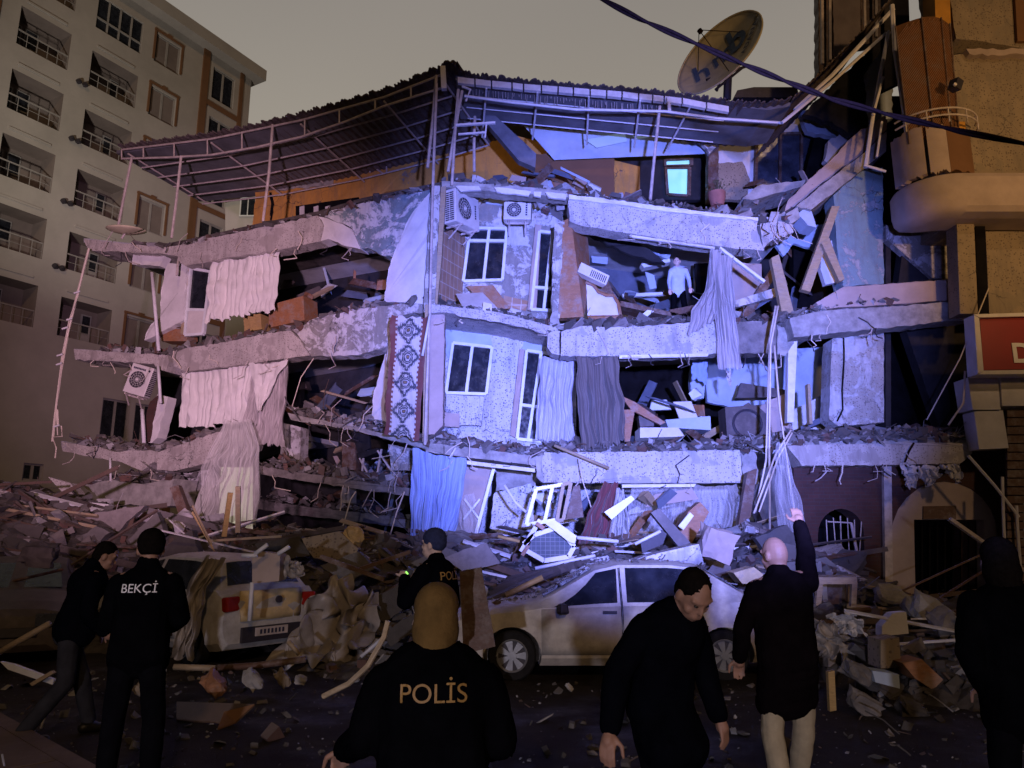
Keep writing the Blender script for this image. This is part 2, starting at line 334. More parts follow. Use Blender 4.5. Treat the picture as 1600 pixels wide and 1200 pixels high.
def mat_wet(name):
    m, t, b = nodes(name); co = obj_co(t)
    col = ramp(t, noise_n(t, co, 1.3, 10, .7), [(.3, (.016, .012, .010)), (.55, (.036, .028, .023)), (.8, (.075, .062, .052))])
    t.links.new(mixc(t, ramp(t, noise_n(t, co, 14, 6, .8), [(.62, (0, 0, 0)), (.7, (.8, .8, .8))]), col, (.11, .095, .08)), b.inputs['Base Color'])
    t.links.new(ramp(t, noise_n(t, co, .55, 7, .6), [(.36, (.3,) * 3), (.5, (.85,) * 3)]), b.inputs['Roughness']); b.inputs['Specular IOR Level'].default_value = .18
    bump(t, b, noise_n(t, co, 42, 8, .8), .9, .02); return m
M = dict(
    speck=mat_speck('speckled_render', (.60, .57, .56), (.19, .17, .18), (.36, .35, .36), .57),
    speckpink=mat_speck('speckled_render_rosy', (.58, .53, .50), (.26, .22, .20), (.38, .34, .32), .57, 24),
    peel=mat_peel('peeling_plaster', (.66, .66, .68), (.24, .31, .34), .52, 1.5),
    peelgrey=mat_peel('flaked_plaster', (.62, .60, .60), (.33, .31, .29), .50, 1.9),
    peelspeck=mat_peel('flaked_speckled_render', (.62, .62, .66), (.25, .26, .30), .60, 1.3, .9, (.13, .13, .16)),
    teal=mat_peel('stripped_teal_column', (.20, .30, .34), (.42, .44, .46), .56, 1.8),
    colpatch=mat_peel('patched_column_render', (.42, .39, .36), (.62, .61, .62), .50, 1.5, .9, (.2, .18, .17)),
    white=mat('white_plaster', (.68, .66, .66), .85, .18, 2.2, .25, 30, dust=.18, dustc=(.42, .39, .37)),
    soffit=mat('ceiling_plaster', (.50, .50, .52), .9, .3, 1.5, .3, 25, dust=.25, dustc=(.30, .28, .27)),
    conc=mat('broken_concrete', (.36, .34, .32), .95, .45, 4, .7, 30),
    concd=mat('dark_concrete', (.22, .20, .19), .95, .5, 4, .7, 30),
    dust=mat('rubble_dust', (.095, .083, .076), .98, .55, 4, 1.0, 22),
    bluewall=mat('blue_room_paint', (.42, .50, .62), .8, .2, 1.5, .2, 25, dust=.12),
    orange=mat_peel('ochre_render', (.62, .31, .065), (.30, .25, .20), .66, 1.0),
    brick=mat_tile('red_brick', (.075, .03, .024), (.06, .026, .02), (.055, .048, .045), .22, .075, .5, .9),
    tile=mat_tile('brown_wall_tile', (.36, .22, .13), (.32, .19, .12), (.46, .40, .36), .22, .30, 0, .45, axis='XY'),
    rtile=mat('clay_roof_tile', (.135, .108, .10), .9, .5, 6, .6, 30, dust=.3),
    sheet=mat('grey_roof_underlay', (.17, .17, .19), .7, .4, 2, .2, 12),
    steel=mat('painted_steel_tube', (.55, .47, .43), .6, .35, 6, .2, 60, dust=.25, dustc=(.25, .15, .10)),
    steelw=mat('white_steel_trim', (.72, .70, .72), .5, .2, 5, .1, 60),
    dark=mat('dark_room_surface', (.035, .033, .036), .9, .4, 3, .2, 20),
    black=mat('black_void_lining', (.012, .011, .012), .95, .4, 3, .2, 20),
    pvc=mat('white_window_plastic', (.74, .76, .78), .4, .14, 5, .05, 40),
    glass=mat_glass('dark_window_glass'),
    glassb=mat_glass('dusty_blue_glass', (.03, .035, .05), .15),
    woodo=mat_wood('orange_brown_wood', (.42, .19, .085)),
    woodd=mat_wood('dark_brown_wood', (.15, .075, .045)),
    woodl=mat_wood('pale_raw_timber', (.50, .37, .22)),
    woody=mat_wood('yellow_timber', (.58, .38, .14), .6, .15),
    acw=mat('ivory_appliance_shell', (.66, .62, .60), .45, .14, 4, .05, 60, dust=.15),
    acd=mat('black_fan_grille', (.035, .03, .04), .6, .3, 20, 0),
    ink=mat('dark_print', (.03, .03, .06), .6, .1, 8, 0),
    net=mat_cloth('white_net_curtain', (.72, .70, .68), .62),
    netw=mat_cloth('white_curtain', (.74, .71, .68), 1),
    neth=mat_cloth('sheer_net', (.72, .68, .68), .40),
    netd=mat_cloth('dusty_printed_net', (.62, .56, .56), .92, 0, .45),
    blueC=mat_cloth('blue_curtain', (.30, .40, .66), 1),
    lilac=mat_cloth('pale_lilac_curtain', (.62, .62, .74), .93),
    brownC=mat_cloth('grey_brown_curtain', (.15, .125, .115), 1, 0, .3, .7),
    maroonC=mat_cloth('maroon_cloth', (.20, .055, .06), 1, 0, .5),
    plasticS=mat('crumpled_plastic_sheet', (.34, .30, .27), .4, .3, 3, .3, 14, dust=.35, dustc=(.22, .19, .17)),
    rag=mat('crumpled_rag', (.60, .57, .56), .9, .25, 5, .3, 30, dust=.2),
    dimlit=mat_emit('self_glowing_ceiling', (.34, .46, .62), .28),  # faint emission in place of light falling on the panels
    redsign=mat('red_sign_face', (.28, .012, .012), .4, .12, 3, 0),
    frameg=mat('grey_window_frame', (.33, .315, .30), .7, .2, 3, 0),
    cream=mat('cream_apartment_render', (.43, .405, .375), .9, .14, .5, .15, 14),
    creamd=mat('grey_brown_shade_render', (.22, .185, .17), .9, .2, .8, .15, 14),  # darkened wall colour, stands in for balcony shade; also tints some panes
    pil=mat('brown_pilaster_paint', (.20, .105, .055), .8, .15, 1, .1, 20),
    stucco=mat_speck('tan_roughcast', (.36, .285, .20), (.15, .11, .08), (.27, .22, .16), .62, 20),
    stuccop=mat('pink_smooth_render', (.44, .35, .31), .9, .2, 1.5, .3, 30, dust=.1),
    ochre=mat('ochre_paint_strip', (.55, .27, .05), .8, .25, 2, .1, 20),
    asphalt=mat_wet('wet_asphalt'),
    dimblue=mat('dim_blue_paint', (.13, .15, .20), .85, .4, 1.5, .3, 25, dust=.2, dustc=(.06, .06, .07)),
    pave=mat('pavement_slab', (.17, .12, .095), .85, .25, 4, .5, 60),
    dish=mat('cream_dish', (.62, .55, .36), .55, .2, 2.5, .06, 30, dust=.18, dustc=(.27, .23, .17)),
    bluep=mat('faded_blue_paint', (.075, .13, .26), .6, .25, 8, 0),
    carw=mat('dusty_white_paint', (.60, .55, .48), .5, .22, 3, .08, 40, dust=.42, dustc=(.34, .30, .27)),
    cars=mat('dusty_silver_paint', (.52, .50, .48), .45, .22, 3, .06, 40, dust=.4, dustc=(.30, .265, .23)),
    cary=mat('ochre_lit_tailgate_yellow_bag', (.62, .47, .24), .45, .3, 5, .25, 12, dust=.3),  # yellow stands in for warm light on the tailgate; own colour on the bag
    card=mat('dusty_dark_bodywork', (.085, .068, .065), .55, .3, 3, .06, 40, dust=.35, dustc=(.16, .13, .12)),
    tyre=mat('tyre_rubber', (.022, .021, .021), .9, .3, 12, .2, 60),
    rim=mat('grey_hubcap', (.24, .24, .245), .4, .25, 10, .05, 60, .4),
    redlens=mat('red_tail_lens', (.30, .018, .012), .18, .2, 8, 0),
    skin=mat('skin', (.34, .18, .115), .6, .14, 9, .1, 90),
    skinw=mat('pale_skin', (.62, .44, .37), .55, .1, 9, .1, 90),
    hair=mat('dark_hair', (.009, .007, .006), .9, .4, 40, .5, 160),
    coatk=mat('black_coat', (.003, .003, .004), .85, .4, 6, .4, 45),
    coatn=mat('navy_coat', (.003, .0033, .0055), .85, .4, 6, .4, 45),
    coatb=mat('brown_black_coat', (.006, .0042, .005), .85, .4, 6, .4, 45),
    trk=mat('black_trousers', (.0045, .0045, .006), .9, .4, 6, .4, 40),
    trg=mat('grey_trousers', (.028, .027, .029), .9, .35, 6, .4, 40),
    khaki=mat('khaki_trousers', (.40, .33, .21), .9, .25, 6, .4, 40),
    shoe=mat('black_shoe', (.012, .011, .011), .5, .3, 9, .1, 60),
    beanie=mat('navy_knit', (.035, .045, .12), .95, .3, 30, .6, 120),
    hood=mat('ochre_knit_hood', (.15, .088, .026), .95, .3, 12, .5, 120),
    shirt=mat('pale_blue_shirt', (.52, .58, .78), .85, .15, 6, .3, 40),
    letw=mat('white_lettering', (.80, .78, .76), .6, .1, 10, 0),
    lety=mat('yellow_lettering', (.34, .19, .05), .6, .15, 10, 0),
    eye=mat('eye', (.02, .015, .012), .3, .1, 10, 0),
    cyan=mat_emit('lit_room_window', (.42, .95, .80), .52),
    lampg=mat_emit('radio_display', (.35, 1, .15), 1.6),
    pot=mat('terracotta', (.30, .13, .10), .85, .25, 6, .2, 40),
    plant=mat('withered_leaf', (.10, .09, .05), .9, .4, 8, 0),
    uphol=mat_tile('quilted_grey_upholstery', (.105, .12, .135), (.10, .115, .13), (.26, .27, .27), .085, .075, 0, .9),
    cable=mat('brown_cable_sheath', (.022, .013, .013), .9, .3, 20, .2, 90),
    wirew=mat('cream_wire', (.70, .60, .50), .6, .15, 8, 0),
    mesh=mat_wood('brown_reed_blind', (.20, .085, .03), .9, 0),
)

def mat_rub(name, c, amt):
    m, t, b = nodes(name); co = obj_co(t)
    col = ramp(t, noise_n(t, co, 6, 8, .7), [(.3, tuple(x * .5 for x in c)), (.7, c)])
    g = N(t, 'ShaderNodeNewGeometry'); sx = N(t, 'ShaderNodeSeparateXYZ'); t.links.new(g.outputs['True Normal'], sx.inputs[0])
    k = N(t, 'ShaderNodeMath', operation='MULTIPLY_ADD'); t.links.new(noise_n(t, co, 3, 6, .7), k.inputs[0]); k.inputs[1].default_value = 1.2; t.links.new(sx.outputs['Z'], k.inputs[2])
    f = ramp(t, k.outputs[0], [(.55, (amt * .5,) * 3), (1.25, (amt,) * 3)])
    t.links.new(mixc(t, f, col, (.105, .092, .085)), b.inputs['Base Color']); b.inputs['Roughness'].default_value = .97
    bump(t, b, noise_n(t, co, 40, 6, .75), .8, .012); return m
for k_, c_, a_ in (('rdust', (.11, .098, .09), .9), ('rconc', (.26, .245, .24), .7), ('rwhite', (.62, .60, .60), .45), ('rbrick', (.22, .09, .06), .75), ('rwood', (.17, .09, .055), .6), ('rdark', (.09, .085, .085), .7), ('rpink', (.42, .37, .36), .6)):
    M[k_] = mat_rub('dusty_rubble_' + {'rdust': 'earth', 'rconc': 'concrete', 'rwhite': 'plaster', 'rbrick': 'brick', 'rwood': 'wood', 'rdark': 'screed', 'rpink': 'render'}[k_], c_, a_)
# ================================================================== GROUND
def G(px, py, z=0.0):
    d = ray(px, py); t = (z - CAMH) / d.z
    return Vector((d.x * t, d.y * t, z))
mb = MB(); mb.add([(-140, -60, 0), (140, -60, 0), (140, 200, 0), (-140, 200, 0)], [(0, 1, 2, 3)])
solo(mb, 'ground', M['asphalt'], kind='structure', base=Vector((0, 0, 0)))
mb = MB()
k0, k1 = G(0, 1113, .13), G(165, 1204, .13)
dv = (k1 - k0); kA = k0 - dv * 3; kB = k1 + dv * 3; nrm = Vector((dv.y, -dv.x, 0)).normalized()
if nrm.x > 0: nrm = -nrm
mb.prism([kA, kB, kB + nrm * .14, kA + nrm * .14], (0, 0, -.13))
for i in range(-4, 5):
    a = k0 + dv * (i * .8); b = k0 + dv * (i * .8 + .785)
    for j in range(4):
        q0, q1 = nrm * (.15 + j * .8), nrm * (.15 + j * .8 + .785)
        mb.prism([a + q0, b + q0, b + q1, a + q1], (0, 0, -.13))
solo(mb, 'pavement', M['pave'], kind='structure')

# ================================================================== generic facade with real openings
def fpt(pl, u, z, d=0):
    n = inward(pl); return Vector((pl[0] + pl[2] * u + n.x * d, pl[1] + pl[3] * u + n.y * d, z))
def facade(mb, pl, u0, u1, z0, z1, ops, back=True, inner=None):
    us = sorted({u0, u1} | {min(max(o[i], u0), u1) for o in ops for i in (0, 1)})
    zs = sorted({z0, z1} | {min(max(o[i], z0), z1) for o in ops for i in (2, 3)})
    for a, b in zip(us, us[1:]):
        for c, d in zip(zs, zs[1:]):
            mu, mz = (a + b) / 2, (c + d) / 2
            if any(o[0] < mu < o[1] and o[2] < mz < o[3] for o in ops): continue
            mb.add([fpt(pl, a, c), fpt(pl, b, c), fpt(pl, b, d), fpt(pl, a, d)], [(0, 1, 2, 3)])
    for o in ops:
        a, b, c, d, k = o[:5]
        f = [fpt(pl, a, c), fpt(pl, b, c), fpt(pl, b, d), fpt(pl, a, d)]
        g = [fpt(pl, a, c, k), fpt(pl, b, c, k), fpt(pl, b, d, k), fpt(pl, a, d, k)]
        (inner if inner and k > 1 else mb).add(f + g, [(0, 4, 5, 1), (1, 5, 6, 2), (2, 6, 7, 3), (3, 7, 4, 0)] + ([(4, 5, 6, 7)] if back else []))
def fbox(mb, pl, u0, u1, z0, z1, d0, d1):
    n = inward(pl); mb.prism([fpt(pl, u0, z0, d0), fpt(pl, u1, z0, d0), fpt(pl, u1, z1, d0), fpt(pl, u0, z1, d0)], n * (d1 - d0))

# ================================================================== far apartment block
A, B = P(0, 300, 32), P(395, 130, 44)
APL = vplane(A, B)
apt = thing('apartment_building', 'tall intact beige apartment block with recessed balconies and brown window surrounds', 'building', Vector((A.x, A.y, 0)))
wall = MB(); trim = MB(); ops = []
wins, bals = [], []
tops = [30.1, 26.75, 23.35, 20.0, 16.6, 13.2]
for i, z in enumerate(tops):
    if i > 0:
        bals.append((-.25, 2.2, z - 1.85 if i else z, z + .2, 1)); 
    bals.append((3.33, 5.95, z - 1.95, z, 2 if i else 3))
    wins.append((6.75, 8.4, z - 1.85, z - .05)); wins.append((10.7, 12.35, z - 1.95, z + .15))
wins += [(2.6, 3.5, 4.2, 5.0), (6.0, 7.5, 6.6, 8.6), (7.8, 8.9, 6.6, 8.6), (-3.2, -2.2, 4.1, 4.8)]
bals.append((-.25, 2.2, 28.3, 30.3, 1))
for b in bals: ops.append((b[0], b[1], b[2], b[3], 1.25 if b[4] != 3 else .25))
for q in wins: ops.append((*q, .22))
recess = MB(); facade(wall, APL, -7, 13.6, 2.6, 31, ops, True, recess); part(recess, 'balcony_recess', M['creamd'], apt)  # recess faces coloured darker in place of the balconies' shade
c13 = [fpt(APL, 13.6, 0), fpt(APL, 13.6, 31), fpt(APL, 13.6, 31, 14), fpt(APL, 13.6, 0, 14)]
wall.add(c13, [(0, 1, 2, 3)])
part(wall, 'wall', M['cream'], apt)
mb = MB(); facade(mb, APL, -7, 13.6, -.2, 2.595, []); part(mb, 'lamplight_band', M['creamd'], apt)  # separate band put in where lamplight changes the wall's tone
mb = MB(); fbox(mb, APL, -7, 14.15, 31.0, 31.75, -.75, 13); part(mb, 'roof', M['cream'], apt)
mb = MB()
for (a, b, z0, z1) in ((9.9, 10.35, 2.6, 30.99), (12.7, 12.95, 8, 30.99), (-1.5, -1.15, 10, 30.99)): fbox(mb, APL, a, b, z0, z1, -.1, .02)
for z in tops: fbox(mb, APL, 10.352, 12.698, z - 2.6, z - 2.3, -.085, .02)
part(mb, 'pilaster', M['pil'], apt)
for q in wins:
    u0, u1, z0, z1 = q
    f = MB()
    for a in ((u0, u0 + .09), ((u0 + u1) / 2 - .06, (u0 + u1) / 2 + .06), (u1 - .09, u1)): fbox(f, APL, a[0], a[1], z0, z1, .1, .2)
    for a in ((z0, z0 + .09), (z1 - .09, z1)): fbox(f, APL, u0 + .091, u1 - .091, a[0], a[1], .105, .2)
    wn_ = part(f, 'window', M['frameg'], apt)
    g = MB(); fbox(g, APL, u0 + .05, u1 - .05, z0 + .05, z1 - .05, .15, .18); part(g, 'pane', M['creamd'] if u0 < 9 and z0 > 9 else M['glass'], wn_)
    if 6.7 < u0 < 6.8:
        s = MB()
        for a in ((u0 - .12, u0 - .01), (u1 + .01, u1 + .12)): fbox(s, APL, a[0], a[1], z0 + .1, z1 + .1, -.07, .02)
        fbox(s, APL, u0 - .14, u1 + .14, z1 + .102, z1 + .22, -.08, .02)
        fbox(s, APL, (u0 + u1) / 2 - .15, (u0 + u1) / 2 + .15, z1 + .222, z1 + .32, -.08, .02)
        part(s, 'surround', M['pil'], wn_)
for b in bals:
    u0, u1, z0, z1, kind = b
    r = MB()
    if kind == 3:
        for i in range(5):
            a = u0 + (u1 - u0) * i / 4; fbox(r, APL, a - .04, a + .04, z0, z1, .05, .12)
        fbox(r, APL, u0, u1, z0 + .62, z0 + .7, .04, .13)
        rr = part(r, 'window', M['frameg'], apt); g = MB(); fbox(g, APL, u0, u1, z0, z1, .14, .2); part(g, 'pane', M['glass'], rr); continue
    fbox(r, APL, u0, u1, z0 + .78, z0 + .84, .06, .11)
    for i in range(6):
        a = u0 + (u1 - u0) * i / 5; fbox(r, APL, a - .012, a + .012, z0, z0 + .78, .07, .1)
    fbox(r, APL, u0, u1, z0 + .40, z0 + .42, .075, .095)
    part(r, 'balcony_railing', M['frameg'], apt)
    d = MB(); off = .15 if kind == 1 else 1.75
    fbox(d, APL, u0 + off, u0 + off + .55, z0 + .02, z1 - .25, 1.18, 1.24)
    dd = part(d, 'balcony_door', M['frameg'], apt)
    g = MB(); fbox(g, APL, u0 + off + .08, u0 + off + .47, z0 + .7, z1 - .33, 1.165, 1.178); part(g, 'pane', M['glass'], dd)
    if kind == 1:
        d = MB(); fbox(d, APL, u0 + .85, u0 + 1.5, z0 + .75, z1 - .25, 1.18, 1.24); d2 = part(d, 'window', M['frameg'], apt)
        g = MB(); fbox(g, APL, u0 + .92, u0 + 1.43, z0 + .82, z1 - .32, 1.165, 1.178); part(g, 'pane', M['glass'], d2)
    l = MB(); fbox(l, APL, u0 + .2, u1 - .3, z1 + .32, z1 + .42, -.07, .01); part(l, 'ledge', M['cream'], apt)
# wall lamps between the two balcony columns
mb = MB()
for z in (24.6, 21.4, 18.0, 14.6):
    for du in (2.72, 3.05):
        mb = MB(); c = fpt(APL, du, z, -.16); mb.disc(c, (0, -1, .4), .13, 10, .16); part(mb, 'wall_lamp', M['acd'], apt)

# neighbour behind the roof frame
nb = thing('neighbour_house', 'pale house behind the steel roof frame with one brightly lit small window', 'building', P(420, 700, 38) * 1.0)
BASE[nb.name].z = 0; nb.location.z = 0
mb = MB(); mb.prism([P(352, 232, 38), P(470, 232, 38), P(470, 640, 38), P(352, 640, 38)], (0, 5, 0)); part(mb, 'wall', M['cream'], nb)
def simple_window(parent, px0, py0, px1, py1, Y, pane, fr=.06, name='window', mull=1):
    a, b = P(px0, py1, Y), P(px1, py0, Y); f = MB(); d = .08
    W, H = b.x - a.x, b.z - a.z
    f.box((a.x + fr / 2, Y, a.z + H / 2), (fr, d, H)); f.box((b.x - fr / 2, Y, a.z + H / 2), (fr, d, H))
    f.box((a.x + W / 2, Y, a.z + fr / 2), (W - 2 * fr - .004, d, fr)); f.box((a.x + W / 2, Y, b.z - fr / 2), (W - 2 * fr - .004, d, fr))
    for i in range(mull): f.box((a.x + W * (i + 1) / (mull + 1), Y, a.z + H / 2), (fr * .8, d * .9, H - 2 * fr - .004))
    wd = part(f, name, M['pvc'], parent)
    g = MB(); g.box((a.x + W / 2, Y + .01, a.z + H / 2), (W - fr, .02, H - fr)); part(g, 'pane', pane, wd)
    return wd
simple_window(nb, 377, 252, 398, 279, 37.9, M['cyan'])
simple_window(nb, 374, 309, 401, 338, 37.9, M['glass'])
mb = MB(); mb.prism([P(346, 303, 37.4), P(424, 286, 37.4), P(424, 292, 37.4), P(346, 309, 37.4)], (0, .6, 0)); part(mb, 'awning', M['woodd'], nb)

# ================================================================== right-hand building
RB = thing('roughcast_building', 'tan roughcast building with cracked walls and a rounded pink balcony beside the ruin', 'building', Vector((8.6, 15, 0)))
def pprism(mb, pts, Y, depth, jit=0): return mb.prism([P(x, y, Y) for x, y in pts], inward(Y) * depth, jit)
def roughen(pts, amp=2.0, step=9):
    out = []
    for i in range(len(pts)):
        a, b = pts[i], pts[(i + 1) % len(pts)]; L = math.hypot(b[0] - a[0], b[1] - a[1]); n = max(1, int(L / step))
        for k in range(n):
            t = k / n; e = 0 if k == 0 else amp
            out.append((a[0] + (b[0] - a[0]) * t + R.uniform(-e, e), a[1] + (b[1] - a[1]) * t + R.uniform(-e, e)))
    return out
mb = MB()
pprism(mb, roughen([(1477, -60), (1690, -60), (1690, 74), (1600, 75), (1560, 69), (1530, 64), (1494, 60)], 1), 15.2, 1.2)
pprism(mb, roughen([(1490, 86), (1530, 82), (1600, 80), (1690, 80), (1690, 360), (1484, 350)], 1), 15.2, 1.2)
part(mb, 'wall', M['stucco'], RB)
mb = MB(); pprism(mb, [(1470, -60), (1690, -60), (1690, 760), (1500, 760), (1400, 470)], 16.5, .3); part(mb, 'inner_wall', M['dark'], RB)
mb = MB(); pprism(mb, [(1290, 150), (1690, 150), (1690, 780), (1240, 780), (1240, 340)], 18.8, .3); part(mb, 'void_backing', M['black'], RB)  # near-black sheet put in for the unlit gap beside the ruin
mb = MB(); mb.prism([P(1384, 350, 16.6), P(1384, 720, 16.6), P(1384, 720, 16.6) + Vector((0, 2.2, 0)), P(1384, 350, 16.6) + Vector((0, 2.2, 0))], (.12, 0, 0)); part(mb, 'void_side_backing', M['dark'], RB)  # dark sheet closing the side of that unlit gap
mb = MB()
pprism(mb, [(1459, -60), (1482, -60), (1486, 42), (1462, 40)], 15.0, .5); part(mb, 'corner_strip', M['ochre'], RB); mb = MB()
pprism(mb, roughen([(1487, 190), (1508, 190), (1513, 290), (1486, 285)], 1), 15.0, .15)
part(mb, 'corner_strip', M['ochre'], RB)
mb = MB(); pprism(mb, [(1583, -60), (1690, -60), (1690, 66), (1590, 64)], 15.1, .08); part(mb, 'wall_band', M['pil'], RB)
mb = MB(); pprism(mb, roughen([(1510, 76), (1590, 76), (1640, 82), (1560, 87), (1515, 84)], 2), 15.05, .3); part(mb, 'cracked_ledge', M['stuccop'], RB)
# rounded balcony
c = P(1452, 232, 15.3); zt, zb = P(1452, 193, 14.5).z, P(1452, 275, 14.5).z
def arc(cx, cy, r, a0, a1, z, n=16): return [Vector((cx + r * math.cos(rad(a0 + (a1 - a0) * i / n)), cy + r * math.sin(rad(a0 + (a1 - a0) * i / n)), z)) for i in range(n + 1)]
def ringwall(mb, cx, cy, r, t, a0, a1, z0, z1, zj=0):
    o0, i0 = arc(cx, cy, r, a0, a1, z0), arc(cx, cy, r - t, a0, a1, z0)
    n = len(o0); vs = []
    for i in range(n):
        j0, j1 = R.uniform(-zj, zj), R.uniform(-zj, zj)
        vs += [o0[i] + Vector((0, 0, j0)), Vector((o0[i].x, o0[i].y, z1 + j1)), Vector((i0[i].x, i0[i].y, z1 + j1)), i0[i] + Vector((0, 0, j0))]
    fs = []
    for i in range(n - 1):
        a, b = i * 4, i * 4 + 4
        fs += [(a, b, b + 1, a + 1), (a + 1, b + 1, b + 2, a + 2), (a + 2, b + 2, b + 3, a + 3), (a + 3, b + 3, b, a)]
    fs += [(0, 1, 2, 3), (4 * n - 1, 4 * n - 2, 4 * n - 3, 4 * n - 4)]
    mb.add(vs, fs)
mb = MB()
ringwall(mb, c.x, c.y, .86, .14, 180, 232, zb + .1, zt, .03); ringwall(mb, c.x, c.y, .86, .14, 237, 262, zb + .1, zt - .05, .05)
bal = part(mb, 'balcony_parapet', M['stuccop'], RB)
mb = MB(); ringwall(mb, c.x, c.y, .84, .12, 263, 305, zb + .1, zt - .1, .03); part(mb, 'rusty_panel', M['pil'], bal)
mb = MB()
prof = [(.70, zb + .08), (.92, zb + .02), (.98, zb - .08), (.985, zb - .55), (.95, zb - .72), (.86, zb - .82), (.6, zb - .86), (0.01, zb - .87)]
rows = [arc(c.x + .08, c.y + .02, r_, 165, 375, z_, 26) for r_, z_ in prof]
mb.grid(rows); part(mb, 'balcony_underside', M['stuccop'], RB, smooth=40)
mb = MB(); mb.grid([[Vector((c.x + .08 + k * .8, c.y + .02 - r_, z_)) for k in range(8)] for r_, z_ in prof]); part(mb, 'floor_band', M['stuccop'], RB)
mb = MB()
for z_ in (zt + .28, zt + .12):
    mb.tube(arc(c.x, c.y, .96, 200, 345, z_, 18), .022)
for a_ in (215, 240, 265, 290, 320): p = arc(c.x, c.y, .96, a_, a_ + 1, 0, 1)[0]; mb.tube([Vector((p.x, p.y, zt - .05)), Vector((p.x, p.y, zt + .28))], .018)
part(mb, 'balcony_railing', M['steel'], RB)
# wall and fittings under the balcony
mb = MB(); pprism(mb, [(1384, 352), (1512, 350), (1500, 436), (1456, 434), (1384, 372)], 16.4, .2); part(mb, 'side_wall', M['peelgrey'], RB)
mb = MB(); pprism(mb, [(1495, 350), (1522, 350), (1528, 490), (1500, 490)], 15.0, .4); pprism(mb, [(1540, 360), (1690, 356), (1690, 495), (1546, 495)], 15.4, .2)
part(mb, 'shopfront_wall', M['stucco'], RB)
mb = MB(); pprism(mb, [(1524, 352), (1539, 352), (1545, 495), (1529, 495)], 15.1, .3); part(mb, 'downpipe_recess', M['black'], RB)
mb = MB(); pprism(mb, [(1512, 590), (1559, 590), (1564, 640), (1520, 640)], 15.0, .5); pprism(mb, [(1563, 588), (1690, 588), (1690, 634), (1566, 634)], 14.95, .5)
pprism(mb, [(1522, 643), (1567, 641), (1576, 700), (1530, 702)], 15.05, .4)
part(mb, 'fascia_panel', M['white'], RB)
mb = MB()
for i in range(22):
    y = 640 + i * 13.5
    pprism(mb, [(1574, y), (1690, y), (1690, y + 11.5), (1574, y + 11.5)], 15.1 + (i % 2) * .006, .06)
part(mb, 'roller_shutter', M['woodd'], RB)
mb = MB(); pprism(mb, [(1500, 702), (1590, 690), (1590, 1000), (1500, 1000)], 16.2, .3); part(mb, 'lower_wall', M['brick'], RB)
# red shop sign
sg = thing('shop_sign', 'red shop sign with a white letter D in a pale frame', 'sign', P(1600, 582, 14.6))
mb = MB(); pprism(mb, [(1531, 497), (1720, 492), (1720, 575), (1537, 578)], 14.6, .2); part(mb, 'sign_face', M['redsign'], sg)
mb = MB()
for q in ([(1522, 491), (1720, 485), (1720, 491), (1530, 496)], [(1522, 492), (1530, 497), (1537, 579), (1528, 584)], [(1529, 585), (1537, 579), (1720, 576), (1720, 583)]): pprism(mb, q, 14.5, .35)
part(mb, 'sign_frame', M['acw'], sg)
def text(txt, name, m, parent, loc, rot, size, ext=.004, mat3=None, bold=0):
    cu = bpy.data.curves.new(name, 'FONT'); cu.body = txt; cu.size = size; cu.extrude = ext; cu.align_x = 'CENTER'; cu.align_y = 'CENTER'
    cu.offset = bold
    t = bpy.data.objects.new('tmp', cu); COL.objects.link(t)
    bpy.context.view_layer.update()
    me = bpy.data.meshes.new_from_object(t.evaluated_get(bpy.context.evaluated_depsgraph_get()))
    bpy.data.objects.remove(t)
    Mx = Matrix.Translation(Vector(loc) - BASE[parent.name]) @ (rot.to_matrix().to_4x4() if rot is not None else mat3.to_4x4())
    me.transform(Mx); me.materials.clear(); me.materials.append(m)
    o = bpy.data.objects.new(name, me); COL.objects.link(o); o.parent = parent; BASE[o.name] = BASE[parent.name]; return o
pd = P(1597, 553, 14.585); text('D', 'lettering', M['letw'], sg, pd, Euler((rad(90), 0, 0)), .56, .004, bold=.015)
# reed blind hanging across the upper corner
bl = thing('reed_blind', 'brown woven reed blind hanging torn over the rounded balcony', 'blind', P(1445, 232, 14.3))
mb = MB()
mb2 = MB(); pprism(mb2, [(1382, -60), (1418, -60), (1424, 120), (1382, 140)], 16.3, .2); part(mb2, 'inner_wall', M['dark'], RB)
def bq(u, v):   # u across, v down
    a = P(1398 + 85 * u, 42 - 4 * u, 14.85); b = P(1420 + 78 * u, 226 - 6 * u, 14.85); p = a.lerp(b, v); p.y -= .30 * math.sin(math.pi * u); return p
rows = [[bq(i / 10, j / 12) for i in range(11)] for j in range(13)]
mb.grid(rows); o = part(mb, 'backing', M['mesh'], bl); solid(o, .008)
mb = MB()
for k in range(-26, 44):
    pts = []
    for s in range(13):
        u = s / 12; v = k / 44 - u * .55 + .25
        if 0 <= v <= 1: pts.append(bq(u, v) + Vector((0, -.015, 0)))
    if len(pts) > 2: mb.tube(pts, .008, 4)
part(mb, 'reeds', M['woodo'], bl)
mb = MB()
for u in (.0, .36, .74, 1): mb.tube([bq(u, v / 8) + Vector((0, -.03, 0)) for v in range(9)], .02, 6)
part(mb, 'frame', M['woodd'], bl)
mb = MB(); mb.box(P(1493, 133, 14.2), (.17, .2, .22), Euler((.2, .3, .4))); 
lam = solo(mb, 'security_camera', M['acd'], 'small dark camera fixed beside the reed blind', 'camera')
mb = MB(); mb.disc(P(1493, 131, 14.05), (0, -1, .1), .035, 10, .04); part(mb, 'lens', M['acw'], lam)

